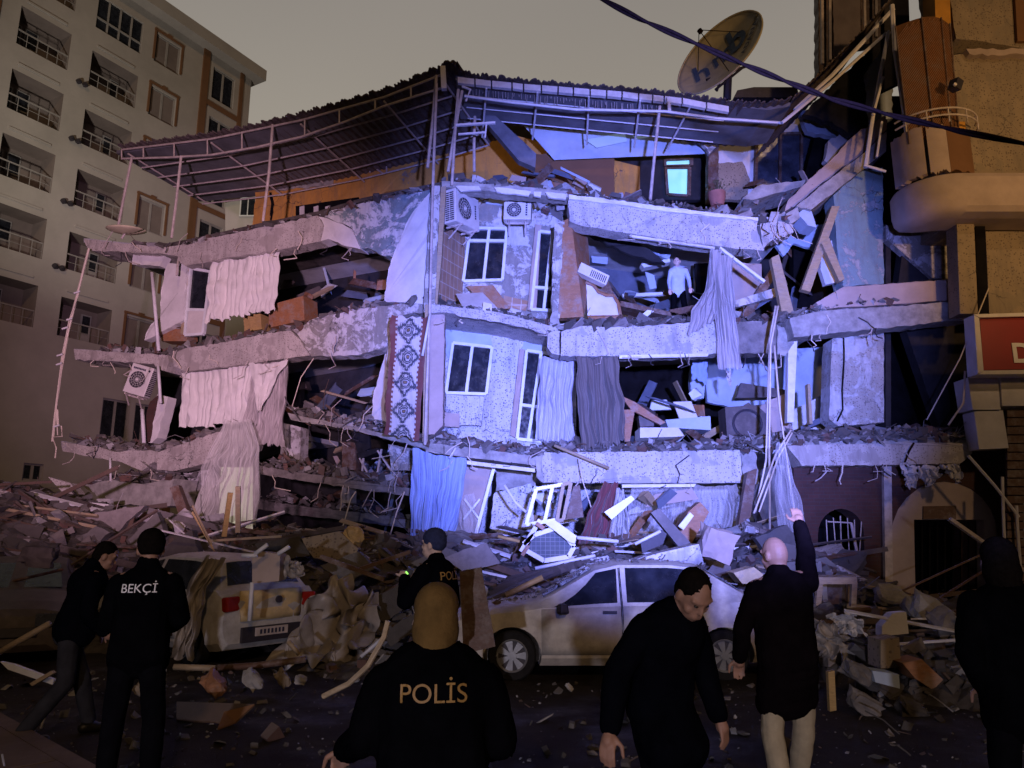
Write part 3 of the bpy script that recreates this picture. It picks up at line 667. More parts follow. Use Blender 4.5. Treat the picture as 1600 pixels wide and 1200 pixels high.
# brick arcade on the ground floor
AR = thing('brick_arcade', 'dark red brick ground floor with two arched openings at the ruin’s right end', 'facade', P(1440, 945, 16))
YA = 15.9
mb = MB()
def archpts(x0, x1, ytop, ys, n=12): 
    return [((x0 + x1) / 2 - (x1 - x0) / 2 * math.cos(math.pi * i / n), ys - (ys - ytop) * math.sin(math.pi * i / n)) for i in range(n + 1)]
a1 = archpts(1278, 1350, 795, 835); a2 = archpts(1392, 1560, 752, 840)
pprism(mb, [(1240, 728), (1575, 726), (1578, 960), (1562, 960)] + a2[::-1] + [(1390, 965), (1352, 965)] + a1[::-1] + [(1278, 960), (1240, 950)], YA, .55)
part(mb, 'brick_wall', M['brick'], AR)
mb = MB(); pprism(mb, a2 + [(1561, 955), (1541, 955), (1538, 812), (1428, 812), (1431, 955), (1390, 955)], YA + .02, .5); part(mb, 'arch_infill', M['stuccop'], AR)
mb = MB(); pprism(mb, [(1240, 700), (1600, 700), (1600, 985), (1240, 985)], YA + 2.2, .2); part(mb, 'passage_back', M['black'], AR)
mb = MB(); pprism(mb, [(1443, 791), (1494, 790), (1494, 811), (1443, 811)], YA - .02, .05); dsn = part(mb, 'door_sign', M['woodd'], AR)
mb = MB()
for i in range(9): pprism(mb, [(1440 + i * 12, 816), (1442 + i * 12, 816), (1442 + i * 12, 950), (1440 + i * 12, 950)], YA + .3, .03)
part(mb, 'gate', M['black'], AR)
mb = MB()
for i in range(6): mb.tube([P(1291 + i * 11, 806 + abs(i - 2) * 3, YA - .05), P(1299 + i * 9 + R.uniform(-4, 4), 908, YA - .05)], .012, 5)
mb.tube([P(1293, 815, YA - .05), P(1330, 817, YA - .05)], .016); mb.tube([P(1330, 817, YA - .1), P(1345, 895, YA - .1)], .03)
part(mb, 'window_grille', M['steel'], AR)
mb = MB(); pprism(mb, [(1381, 728), (1393, 728), (1396, 945), (1384, 945)], YA - .12, .1); part(mb, 'downpipe', M['steel'], AR)
for q, lb in (([(1513, 712), (1555, 760), (1592, 808)], 'bent white pole leaning from the slab end to the shutter'), ([(1566, 745), (1568, 820), (1572, 892)], 'upright thin white pole beside the brick arch'), ([(1588, 790), (1590, 830), (1594, 885)], 'short pale pole at the picture edge beside the shutter')):
    mb = MB(); mb.tube([P(*a, 15.0) for a in q], .03); solo(mb, 'pole', M['steelw'], lb, 'pole')
# ================================================================== COLLAPSED BUILDING
CB = thing('collapsed_building', 'collapsed three storey corner building with sagging slabs and torn open rooms', 'building', Vector((-.5, 16.5, 0)))
def slab(name, pts, Y, depth, m, amp=1.2, jit=.018, step=7, parent=None):
    mb = MB(); pprism(mb, roughen(pts, amp, step) if amp else pts, Y, depth, jit); return part(mb, name, M[m] if isinstance(m, str) else m, parent or CB)
def deep(name, line, Y, thick, depth, m, sub=None):
    mb = MB(); pprism(mb, list(line) + [(x, y + thick) for x, y in reversed(line)], Y, depth); return part(mb, name, M[m], CB)
def pbar(mb, a, b, Y, wd, ht=None, Yb=None, tw=0): return mb.bar(P(*a, Y), P(*b, Y if Yb is None else Yb), wd, ht or wd, tw)

# ---- left wing: edge beams (traced), floor slabs and ceilings behind them
slab('edge_beam', [(131, 373), (195, 381), (261, 386), (288, 381), (283, 402), (256, 397), (230, 396), (140, 391)], PL, .9, 'speckpink')
slab('edge_beam', [(279, 388), (312, 376), (400, 357), (496, 337), (505, 352), (500, 377), (435, 391), (347, 404), (290, 416), (277, 408)], PL, .4, 'speckpink')
slab('edge_beam', [(497, 338), (513, 341), (550, 358), (563, 389), (540, 385), (513, 373), (501, 377), (506, 352)], shift(PL, .04), .4, 'white')
slab('edge_beam', [(498, 335), (567, 317), (674, 296), (670, 352), (640, 372), (614, 402), (600, 400), (577, 388), (564, 388), (551, 357), (513, 340)], shift(PL, .12), .35, 'peel')
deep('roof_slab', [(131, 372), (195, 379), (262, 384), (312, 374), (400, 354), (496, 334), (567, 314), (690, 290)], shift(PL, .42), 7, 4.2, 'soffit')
deep('roof_screed', [(205, 377), (262, 380), (312, 370), (400, 350), (496, 330), (567, 309), (690, 284)], shift(PL, .2), 5, 3, 'dust')
slab('edge_beam', [(116, 546), (133, 547), (207, 552), (262, 555), (265, 565), (258, 580), (245, 576), (240, 568), (117, 562)], PL, .9, 'speckpink')
slab('edge_beam', [(269, 549), (360, 533), (420, 520), (455, 517), (468, 530), (484, 555), (452, 560), (400, 567), (330, 576), (290, 581), (272, 573)], PL, .4, 'speckpink')
slab('edge_beam', [(457, 516), (500, 496), (560, 482), (640, 474), (684, 476), (684, 488), (640, 490), (613, 497), (603, 541), (560, 555), (487, 557), (470, 530)], shift(PL, .08), .4, 'peelgrey')
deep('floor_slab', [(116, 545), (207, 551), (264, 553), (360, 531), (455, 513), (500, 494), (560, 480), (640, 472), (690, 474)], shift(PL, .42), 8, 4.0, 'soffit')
slab('edge_beam', [(96, 690), (160, 700), (180, 706), (208, 702), (242, 705), (240, 722), (222, 736), (207, 730), (190, 722), (97, 705)], PL, .9, 'speckpink')
slab('edge_beam', [(243, 708), (330, 678), (370, 670), (402, 668), (392, 702), (335, 722), (270, 736), (246, 734)], PL, .4, 'speckpink')
deep('floor_slab', [(96, 689), (180, 703), (242, 704), (330, 675), (402, 664)], shift(PL, .42), 8, 3.6, 'soffit')
slab('balcony_slab', [(450, 645), (520, 660), (600, 677), (670, 691), (692, 696), (692, 709), (640, 695), (560, 674), (455, 656)], shift(PL, -.1), 3.2, 'conc')
slab('balcony_slab', [(405, 728), (470, 738), (560, 751), (640, 763), (640, 775), (560, 764), (470, 751), (407, 741)], shift(PL, -.1), 3.4, 'concd')
slab('balcony_slab', [(400, 780), (470, 790), (560, 800), (640, 812), (640, 826), (560, 815), (470, 806), (400, 795)], shift(PL, 1.2), 2.6, 'concd')
slab('edge_beam', [(128, 757), (180, 750), (225, 756), (272, 748), (266, 790), (226, 791), (165, 786)], shift(PL, -.1), .8, 'conc', 2)
# room backs and party walls
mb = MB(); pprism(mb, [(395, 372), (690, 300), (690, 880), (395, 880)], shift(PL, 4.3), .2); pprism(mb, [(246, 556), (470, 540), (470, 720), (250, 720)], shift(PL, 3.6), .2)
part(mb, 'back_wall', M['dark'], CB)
slab('wall', [(640, 338), (673, 300), (676, 340), (662, 475), (600, 471), (607, 421), (614, 400)], shift(PL, .05), .3, 'white', .6)
slab('wall', [(612, 498), (622, 492), (606, 660), (600, 640), (604, 560)], shift(PL, .2), .3, 'peelgrey', .8)
slab('wall', [(600, 560), (612, 500), (604, 668), (580, 650), (585, 610)], shift(PL, .6), .3, 'white', .8)
slab('wall', [(262, 410), (292, 413), (286, 500), (280, 505), (226, 532), (232, 512), (249, 498), (252, 450)], shift(PL, .2), .25, 'white', 1)
slab('wall', [(208, 397), (257, 399), (250, 416), (207, 413)], shift(PL, .2), .25, 'white', .6)
slab('wall', [(246, 616), (262, 620), (246, 684), (236, 692), (226, 690), (232, 640)], shift(PL, .1), .3, 'white', .8)
mb = MB(); pprism(mb, roughen([(234, 628), (246, 618), (240, 650), (232, 690), (224, 692), (228, 650)], 1.5), shift(PL, .05), .3); part(mb, 'broken_brick_edge', M['brick'], CB)
slab('wall', [(606, 694), (640, 700), (637, 735), (612, 735)], shift(PL, .3), .2, 'peelgrey', .6)
slab('column', [(534, 690), (556, 692), (556, 735), (534, 733)], shift(PL, .3), .3, 'woodd', .5)
slab('column', [(534, 756), (546, 757), (546, 786), (534, 786)], shift(PL, .3), .3, 'conc', .5)
slab('column', [(440, 660), (470, 668), (468, 735), (437, 728)], shift(PL, .9), .35, 'peelgrey', 1)
slab('column', [(275, 700), (330, 690), (330, 830), (285, 800)], shift(PL, .8), .3, 'peelgrey', 1)
# stone ledge and wood on the corner
mb = MB(); pprism(mb, roughen([(673, 290), (688, 290), (683, 400), (680, 476), (662, 476), (668, 380)], .8), 15.95, .35); col = part(mb, 'corner_column', M['peelgrey'], CB)
mb = MB(); pprism(mb, [(689, 292), (697, 290), (690, 400), (683, 476), (680, 474), (684, 380)], 15.9, .15); pprism(mb, [(664, 476), (672, 476), (668, 692), (660, 690)], 15.85, .15); part(mb, 'corner_trim', M['woodl'], col)
mb = MB(); mb.tube([P(682, 130, 15.8), P(676, 300, 15.8), P(672, 470, 15.8), P(664, 695, 15.8)], .035); part(mb, 'downpipe', M['steel'], col)
slab('column', [(671, 486), (695, 492), (694, 540), (692, 665), (668, 692), (668, 600)], 16.05, .4, 'stuccop', 1)

# ---- recessed balconies between the corner and the bay
slab('balcony_slab', [(662, 474), (700, 478), (780, 488), (872, 512), (872, 522), (858, 516), (780, 499), (700, 489), (662, 488)], 15.9, 2.4, 'speck', .8)
slab('balcony_slab', [(665, 692), (740, 700), (848, 714), (848, 729), (740, 716), (665, 706)], 15.9, 2.4, 'conc', .8)
slab('balcony_slab', [(690, 283), (780, 288), (888, 298), (888, 308), (780, 300), (690, 292)], 15.9, .4, 'conc', 1.2)
slab('cornice', [(712, 290), (748, 291), (752, 297), (720, 299)], 15.82, .07, 'white', .8); slab('cornice', [(772, 292), (830, 299), (826, 306), (776, 300)], 15.82, .07, 'white', .8)
slab('cornice', [(834, 299), (846, 300), (845, 308), (834, 306)], 15.82, .07, 'white', .5); slab('cornice', [(852, 300), (886, 303), (884, 312), (856, 308)], 15.82, .07, 'white', .5)
slab('cornice', [(700, 484), (780, 491), (856, 513), (852, 522), (824, 513), (780, 503), (720, 495)], 15.85, .04, 'speck', 1.2)
slab('fascia', [(703, 716), (750, 722), (836, 732), (836, 738), (750, 728), (703, 722)], 15.8, .06, 'steelw', 0)
YW = 17.35
slab('recess_wall', [(690, 300), (895, 306), (895, 500), (690, 490)], YW, .25, 'peelgrey', 0)
slab('recess_wall', [(688, 495), (900, 510), (900, 715), (688, 700)], YW, .25, 'peelspeck', 0)
slab('recess_ceiling_band', [(740, 300), (892, 310), (892, 338), (760, 318)], YW - .04, .03, 'bluewall', 1)
slab('plaster_patch', [(735, 505), (760, 507), (770, 540), (716, 538), (722, 520)], YW - .02, .02, 'bluewall', 1.5)
slab('plaster_patch', [(688, 505), (722, 510), (722, 535), (700, 560), (688, 540)], YW - .025, .02, 'bluewall', 1.5)
slab('plaster_patch', [(820, 515), (850, 520), (846, 552), (815, 545)], YW - .02, .02, 'bluewall', 1.5)
mb = MB(); mb.prism([P(688, 365, 16.3), P(728, 352, 17.3), P(722, 470, 17.3), P(679, 474, 16.3)], (-.12, .03, 0)); part(mb, 'tiled_side_wall', M['tile'], CB)
mb = MB(); mb.prism([P(671, 520, 16.3), P(694, 530, 17.3), P(692, 665, 17.3), P(668, 672, 16.3)], (-.1, .03, 0)); part(mb, 'side_wall', M['woodd'], CB)
slab('balcony_panel', [(697, 616), (757, 620), (752, 665), (695, 664)], YW - .25, .12, 'peelspeck', .6)
slab('balcony_panel', [(694, 644), (718, 646), (718, 668), (693, 666)], YW - .28, .03, 'stuccop', .6)
slab('balcony_panel', [(728, 438), (785, 446), (782, 490), (722, 478)], YW - .1, .1, 'peelgrey', .6)
slab('balcony_panel', [(787, 462), (825, 470), (822, 486), (786, 478)], YW - .03, .02, 'tile', .4)
slab('wall_pier', [(836, 350), (846, 352), (838, 486), (824, 484)], YW - .12, .12, 'stuccop', .4)
slab('wall_pier', [(812, 545), (820, 546), (805, 684), (797, 680)], YW - .12, .12, 'stuccop', .4)
def qframe(q, Y, wd, bars, name, pane='glass', m='pvc', dep=.07, parent=None):
    tl, tr, br, bl_ = [P(*a, Y) for a in q]
    f = lambda u, v: tl.lerp(tr, u).lerp(bl_.lerp(br, u), v)
    mb = MB()
    for (u0, v0, u1, v1) in [(0, 0, 1, 0), (0, 1, 1, 1), (0, 0, 0, 1), (1, 0, 1, 1)] + bars:
        a, b = f(u0, v0), f(u1, v1)
        if abs(v1 - v0) > abs(u1 - u0): a.y -= .004; b.y -= .004
        mb.bar(a, b, wd, dep)
    o = part(mb, name, M[m], parent or CB)
    if pane:
        g = MB(); n = inward(Y); g.prism([f(.01, .01) + n * .015, f(.99, .01) + n * .015, f(.99, .99) + n * .015, f(.01, .99) + n * .015], n * .015)
        part(g, 'pane', M[pane], o)
    return o
qframe([(735, 357), (792, 358), (785, 438), (724, 440)], YW - .1, .10, [(.0, .24, 1, .24), (.52, 0, .52, 1)], 'window')
wl = qframe([(708, 536), (769, 543), (760, 616), (697, 614)], YW - .1, .09, [(.5, 0, .5, 1)], 'window')
qframe([(843, 362), (879, 366), (869, 486), (830, 484)], YW - .1, .09, [(0, .72, 1, .72), (.55, 0, .5, 1)], 'balcony_door')
qframe([(823, 548), (864, 554), (846, 690), (808, 686)], YW - .1, .09, [(0, .62, 1, .62), (.55, 0, .45, 1)], 'balcony_door')
# brown wardrobe-like leaf closing the bay's left side
mb = MB(); mb.prism([P(880, 345, 16.1), P(892, 340, 16.1), P(917, 352, 16.9), P(922, 420, 16.9), P(917, 478, 16.9), P(912, 495, 16.1), P(872, 497, 16.1)], (0, .25, 0)); part(mb, 'jamb_panel', M['woodo'], CB)
slab('bay_jamb', [(866, 350), (882, 346), (874, 498), (862, 494), (862, 440)], 16.1, .3, 'peelgrey', 1)
slab('bay_jamb', [(862, 490), (872, 484), (876, 512), (858, 514)], 15.95, .3, 'conc', 1.2)

# ---- the projecting bay: speckled parapet beams
YB = 16.0
slab('edge_beam', [(888, 313), (960, 320), (1031, 330), (1119, 340), (1184, 346), (1182, 356), (1194, 392), (1155, 389), (1117, 384), (984, 365), (907, 352), (890, 346)], YB - .2, .45, 'speck', 1.1)
slab('edge_beam', [(1188, 349), (1214, 346), (1211, 372), (1193, 388), (1189, 372)], YB - .2, .4, 'speck', 1.2); slab('edge_beam', [(1216, 346), (1238, 351), (1240, 363), (1213, 374)], YB - .15, .4, 'speck', 1.2)
slab('edge_beam', [(1228, 334), (1246, 324), (1250, 340), (1236, 350)], YB - .1, .5, 'conc', 1.5)
slab('cornice', [(889, 304), (960, 312), (1031, 322), (1120, 333), (1185, 340), (1184, 345), (1119, 339), (1031, 329), (960, 319), (889, 311)], YB - .26, .6, 'steelw', .7)
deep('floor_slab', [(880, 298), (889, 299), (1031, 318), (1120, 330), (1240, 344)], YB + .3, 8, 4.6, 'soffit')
slab('edge_beam', [(909, 509), (960, 511), (1027, 508), (1075, 504), (1122, 501), (1124, 552), (1107, 554), (968, 557), (876, 556), (877, 518)], YB - .2, .45, 'speck', 1.1)
slab('edge_beam', [(856, 522), (862, 518), (875, 517), (874, 555), (862, 552), (855, 542)], YB - .15, .4, 'speck', 1)
slab('edge_beam', [(1124, 503), (1213, 501), (1213, 552), (1125, 552)], YB - .1, .4, 'concd', .8)
slab('edge_beam', [(1214, 508), (1236, 514), (1241, 536), (1226, 556), (1215, 553)], YB - .15, .4, 'conc', 1.5)
deep('floor_slab', [(690, 478), (872, 506), (1027, 503), (1122, 498), (1300, 497)], YB + .3, 8, 4.6, 'soffit')
slab('edge_beam', [(850, 707), (960, 706), (1157, 703), (1160, 754), (1084, 755), (960, 755), (850, 754), (846, 730)], YB - .2, .45, 'speck', 1)
slab('edge_beam', [(1158, 704), (1180, 700), (1186, 756), (1161, 755)], YB - .15, .4, 'conc', 1.5); slab('edge_beam', [(836, 716), (848, 710), (850, 755), (838, 745)], YB - .15, .4, 'conc', 1.5)
deep('floor_slab', [(690, 698), (848, 712), (1027, 704), (1157, 702), (1510, 690)], YB + .3, 8, 4.6, 'soffit')
slab('soffit_trim', [(968, 555), (1107, 552), (1106, 557), (968, 560)], YB - .27, .06, 'steelw', 0); slab('soffit_trim', [(984, 366), (1117, 385), (1117, 389), (984, 370)], YB - .27, .06, 'steelw', 0)
slab('soffit_trim', [(972, 757), (1088, 756), (1084, 761), (972, 762)], YB - .27, .06, 'steelw', 0)
mb = MB(); pbar(mb, (1124, 388), (1194, 441), YB - .3, .1, .06); part(mb, 'hanging_trim', M['pvc'], CB)
# right end slabs and columns
slab('edge_beam', [(1234, 497), (1281, 486), (1408, 478), (1524, 469), (1524, 497), (1380, 513), (1319, 519), (1240, 527)], 15.5, .5, 'conc', 1)
slab('floor_slab', [(1276, 472), (1319, 448), (1494, 436), (1508, 445), (1523, 466), (1408, 475), (1281, 483)], 15.65, 1.4, 'stuccop', .8)
slab('edge_beam', [(1229, 697), (1300, 694), (1400, 693), (1515, 692), (1519, 708), (1501, 724), (1380, 727), (1253, 728)], 15.4, .5, 'speckpink', .8)
slab('floor_slab', [(1229, 690), (1510, 684), (1510, 692), (1229, 696)], 15.5, 2.5, 'conc', .5)
slab('column', [(1302, 305), (1345, 268), (1379, 262), (1381, 443), (1318, 448), (1309, 400)], 16.1, .5, 'teal', .8)
slab('column', [(1318, 519), (1381, 513), (1381, 660), (1310, 666), (1296, 655), (1300, 530)], 16.1, .5, 'colpatch', .8)
mb = MB(); mb.tube([P(1318, 520, 16.05), P(1319, 560, 16.05), P(1316, 610, 16.05), P(1317, 640, 16.05), P(1308, 658, 16.05)], .018, 4); part(mb, 'crack', M['black'], CB)
# bay rooms: back walls, side walls, leaning plates
slab('room_wall', [(870, 330), (1060, 350), (1060, 520), (870, 510)], YB + 4.6, .2, 'dimblue', 0)
slab('room_wall', [(1050, 372), (1120, 382), (1120, 462), (1085, 455), (1085, 415), (1056, 420)], YB + 3.6, .15, 'bluewall', .8)
slab('room_wall', [(970, 366), (1060, 378), (1045, 405), (1030, 400)], YB + 2.2, .1, 'bluewall', .8)
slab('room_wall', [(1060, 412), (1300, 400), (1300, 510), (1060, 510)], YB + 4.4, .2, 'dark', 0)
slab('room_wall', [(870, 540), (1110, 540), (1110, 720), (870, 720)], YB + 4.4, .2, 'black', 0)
slab('room_wall', [(1108, 552), (1320, 540), (1320, 668), (1240, 660), (1134, 634), (1105, 628), (1103, 590)], YB + 2.6, .15, 'bluewall', 1)
slab('room_wall', [(1082, 558), (1102, 556), (1100, 622), (1084, 625), (1079, 600)], YB + 2.2, .25, 'bluewall', .8)
slab('room_wall', [(1240, 640), (1320, 600), (1320, 670), (1238, 672)], YB + 1.8, .15, 'white', .8)
slab('room_wall', [(1190, 360), (1300, 350), (1300, 400), (1240, 380), (1225, 400)], YB + 1.8, .1, 'bluewall', 1)
slab('room_wall', [(1145, 410), (1190, 412), (1190, 450), (1165, 480), (1143, 470)], YB + 1.3, .1, 'stuccop', .6)
slab('broken_ceiling', [(905, 350), (975, 366), (1030, 400), (1040, 412), (990, 400), (930, 372)], YB + 1.2, .15, 'dark', 2)
slab('room_wall', [(690, 730), (1240, 745), (1240, 900), (690, 900)], YB + 2.5, .2, 'peelspeck', 0)
slab('wall', [(708, 722), (772, 728), (748, 830), (726, 838), (712, 800)], YB + .5, .2, 'stuccop', .8)
mb = MB(); pbar(mb, (772, 730), (743, 836), YB + .3, .07); pbar(mb, (724, 812), (750, 780), YB + .3, .10, .04); pbar(mb, (726, 780), (748, 810), YB + .28, .10, .04); part(mb, 'door_frame', M['pvc'], CB)
slab('wall', [(772, 770), (830, 755), (836, 830), (790, 838), (765, 825)], YB + .7, .25, 'peelspeck', 1.5)
slab('wall', [(775, 735), (846, 740), (836, 760), (800, 762), (774, 770)], YB + .9, .2, 'conc', 2)
slab('broken_slab', [(1160, 735), (1250, 725), (1240, 760), (1280, 790), (1250, 850), (1200, 840), (1180, 790)], YB + .9, .5, 'concd', 3)
slab('broken_slab', [(1262, 728), (1340, 730), (1330, 755), (1290, 760)], YB + .4, .4, 'peelgrey', 3)

# ---- roof terrace: rooms behind
slab('terrace_wall', [(405, 262), (700, 205), (700, 285), (600, 300), (590, 330), (560, 352), (395, 365), (398, 300)], shift(PL, 3.1), .3, 'orange', 1)
slab('terrace_wall', [(407, 290), (520, 280), (520, 290), (408, 298)], shift(PL, 3.05), .06, 'conc', 2)
mb = MB(); pprism(mb, [(462, 322), (560, 308), (560, 350), (462, 352)], shift(PL, 3.05), .08); tw = part(mb, 'terrace_window', M['black'], CB)
mb = MB()
for x in (468, 490, 508, 530, 545): pprism(mb, [(x, 323), (x + 7, 321), (x + 7, 350), (x, 350)], shift(PL, 2.98), .03)
part(mb, 'curtain_strip', M['netw'], tw)
slab('crack', [(420, 300), (424, 300), (428, 318), (425, 340), (423, 350), (421, 335), (424, 318)], shift(PL, 3.08), .05, 'black', .8)
slab('terrace_wall', [(690, 200), (760, 200), (1000, 260), (1000, 315), (690, 300)], 20.2, .2, 'orange', 0)
slab('terrace_wall', [(825, 240), (960, 244), (960, 310), (825, 310)], 19.2, .15, 'pil', 1)
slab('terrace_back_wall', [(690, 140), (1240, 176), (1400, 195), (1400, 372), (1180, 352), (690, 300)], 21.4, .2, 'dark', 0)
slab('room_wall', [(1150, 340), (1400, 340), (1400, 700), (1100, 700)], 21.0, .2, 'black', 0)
slab('leaning_panel', [(732, 150), (752, 160), (838, 240), (836, 262), (810, 250), (740, 168)], 17.4, .25, 'sheet', .4)
slab('room_wall', [(930, 240), (1118, 205), (1118, 312), (930, 312)], 20.5, .2, 'dark', 0)
for q in ([(952, 263), (982, 262), (982, 283), (958, 284)], [(1041, 262), (1075, 262), (1074, 306), (1044, 304)], [(1040, 250), (1078, 248), (1078, 259), (1040, 260)]):
    mb = MB(); pprism(mb, q, 20.4, .06); ww = part(mb, 'lit_window', M['cyan'], CB)
    mb = MB(); pbar(mb, (q[0][0], q[0][1]), (q[1][0], q[1][1]), 20.36, .07); pbar(mb, q[3], q[2], 20.36, .07); pbar(mb, (q[0][0] - 1, q[0][1]), (q[3][0] - 1, q[3][1]), 20.36, .08); pbar(mb, (q[1][0] + 2, q[1][1]), (q[2][0] + 2, q[2][1]), 20.36, .1); part(mb, 'frame', M['woodd'], ww)
mb = MB(); mb.prism([P(800, 176, 18.2), P(1128, 170, 18.2), P(1112, 240, 18.9), P(866, 250, 18.9)], (0, .1, .12)); part(mb, 'ceiling', M['bluewall'], CB)  # tilted steeply and coloured blue to carry the room's light on it
mb = MB(); mb.prism([P(914, 218, 18.42), P(976, 208, 18.35), P(980, 221, 18.5), P(932, 231, 18.58)], (0, .03, .03)); mb.prism([P(984, 207, 18.35), P(1012, 202, 18.3), P(1020, 213, 18.4), P(994, 218, 18.48)], (0, .03, .03)); part(mb, 'ceiling_panel', M['dimlit'], CB)  # panels glow by themselves in place of room light
slab('room_wall', [(1118, 190), (1310, 178), (1310, 300), (1118, 312)], 19.6, .2, 'white', 1)
slab('column', [(1108, 180), (1124, 180), (1122, 312), (1106, 312)], 18.6, .3, 'woodd', .6)
slab('room_wall', [(1122, 255), (1160, 252), (1172, 280), (1166, 312), (1122, 312)], 19.3, .15, 'stucco', 1.5)
slab('broken_ceiling', [(1075, 180), (1122, 200), (1124, 225), (1108, 240), (1085, 205)], 18.4, .15, 'peelgrey', 1.5)
qframe([(1182, 212), (1284, 208), (1284, 300), (1180, 300)], 19.45, .16, [(.36, 0, .36, 1), (.68, 0, .68, 1)], 'terrace_door', 'glassb', 'woodd')
slab('broken_wall', [(1250, 172), (1340, 170), (1340, 215), (1300, 212), (1262, 205)], 18.6, .2, 'bluewall', 1.5)
slab('broken_wall', [(1294, 220), (1345, 192), (1342, 232), (1300, 260), (1288, 250)], 18.0, .2, 'white', 2)
slab('terrace_plate', [(1160, 310), (1184, 290), (1258, 281), (1256, 290), (1176, 313)], 16.8, 1.0, 'conc', .8)
# tilted broken slab on the right
slab('tilted_slab', [(1244, 322), (1267, 328), (1352, 262), (1385, 236), (1385, 205), (1352, 238), (1290, 284)], 15.9, 1.8, 'conc', 1)
slab('tilted_slab', [(1226, 330), (1242, 322), (1290, 282), (1352, 236), (1385, 203), (1385, 178), (1340, 207), (1285, 262), (1232, 312)], 16.1, 1.6, 'stuccop', 1.4)
slab('broken_slab', [(1256, 326), (1268, 330), (1276, 355), (1262, 352), (1246, 335)], 16.0, .5, 'bluewall', 1)

# ---- steel roof frames with clay coloured sheets
def corr(name, line, Y, depth, drop, m, per=.2, amp=.045, parent=None, jag=.1):
    pts = [P(x, y, Y) for x, y in line]; n = inward(Y); rows = [[], [], []]
    cum = 0
    for a, b in zip(pts, pts[1:]):
        L = (b - a).length; k = max(2, int(L / (per / 6)))
        for i in range(k):
            p = a.lerp(b, i / k); s = cum + L * i / k; h = amp * abs(math.sin(math.pi * s / per))
            jg = n * (R.uniform(0, jag) if i % 3 == 0 else 0)
            rows[0].append(p + Vector((0, 0, h)) + jg + n * (.06 * (int(s / per) % 2)))
            rows[1].append(p + n * depth * .5 + Vector((0, 0, h + drop * .5))); rows[2].append(p + n * depth + Vector((0, 0, h + drop)))
        cum += L
    mb = MB(); mb.grid(rows); o = part(mb, name, M[m], parent or CB); solid(o, .03, -1); return o
RF = CB
topl = [(182, 226), (250, 217), (330, 206), (400, 192), (470, 174), (540, 155), (600, 137), (650, 117), (704, 93), (716, 96)]
corr('roof_sheet', topl, shift(PL, -.25), 3.6, -.05, 'rtile')
corr('roof_sheet', [(704, 96), (730, 112), (800, 121), (900, 130), (980, 136), (1050, 142), (1150, 157), (1200, 158), (1240, 152)], 15.7, 2.3, .15, 'rtile')
corr('roof_sheet', [(1240, 152), (1262, 132), (1300, 95), (1350, 45), (1402, -14)], 15.9, 3.0, 0, 'rtile', jag=.2)
mb = MB(); pprism(mb, [(x, y + 9) for x, y in topl[:-1]] + [(x, y + 14) for x, y in reversed(topl[:-1])], shift(PL, .05), 3.3)
part(mb, 'roof_underlay', M['sheet'], CB)
mb = MB(); pprism(mb, [(712, 118), (800, 127), (900, 136), (1050, 149), (1150, 163), (1200, 165), (1235, 160), (1235, 166), (1200, 172), (1050, 156), (900, 143), (712, 125)], 16.0, 1.7); part(mb, 'roof_underlay', M['sheet'], CB)
mb = MB()
seg = [(714, 120), (742, 123), (768, 126), (800, 129), (818, 131), (846, 133), (872, 135), (896, 137), (922, 139), (948, 141), (972, 143), (998, 146), (1020, 148), (1038, 150), (1066, 153), (1104, 160), (1140, 166)]
for a, b in zip(seg, seg[1:]):
    e = 1.2; pprism(mb, [(a[0] + e, a[1]), (b[0] - e, b[1]), (b[0] - e, b[1] + 9), (a[0] + e, a[1] + 9)], 15.78, .1)
part(mb, 'gutter', M['steelw'], CB)
mb = MB()
tc_ = [(190, 234), (330, 217), (470, 188), (600, 152), (692, 116)]; bc_ = [(190, 248), (262, 246), (330, 242), (400, 230), (470, 214), (540, 190), (600, 166), (692, 137)]
YT = shift(PL, -.12)
mb.tube([P(*q, YT) for q in tc_], .028); mb.tube([P(*q, YT) for q in bc_], .028)
def lin(line, x):
    for a, b in zip(line, line[1:]):
        if a[0] <= x <= b[0]: return a[1] + (b[1] - a[1]) * (x - a[0]) / (b[0] - a[0])
    return line[-1][1]
for x in (190, 224, 272, 324, 378, 425, 476, 530, 586, 642, 690): mb.tube([P(x, lin(tc_, x), YT), P(x, lin(bc_, x), YT)], .022, 5)
part(mb, 'roof_truss', M['steel'], CB)
mb = MB()
for d in (.6, 1.2, 1.8, 2.4, 3.0):
    o = -2 + 1.2 * d
    mb.tube([P(x, y + 22 + o, YT) + inward(PL) * d for x, y in ((195, 226), (330, 206), (470, 174), (600, 137), (690, 108))], .024, 5)
for x, y in ((200, 234), (330, 217), (470, 188), (600, 152), (690, 116)):
    a = P(x, y + 6, YT); mb.tube([a, a + inward(PL) * 3.1 + Vector((0, 0, -.1))], .028, 5)
part(mb, 'purlin', M['steel'], CB)
mb = MB()
yb = shift(PL, 3.0)
bt = [(395, 262), (470, 256), (560, 246), (640, 228)]; bbm = [(395, 285), (430, 282), (505, 288), (600, 274), (640, 268)]
for a, b in zip([(400, 258), (430, 255), (470, 254), (505, 250), (560, 246), (578, 245), (604, 238)], [(430, 282), (405, 284), (505, 286), (472, 282), (600, 272), (578, 270), (604, 270)]): mb.tube([P(*a, yb), P(*b, yb)], .022, 5)
part(mb, 'rear_truss', M['steel'], CB)
mb = MB()
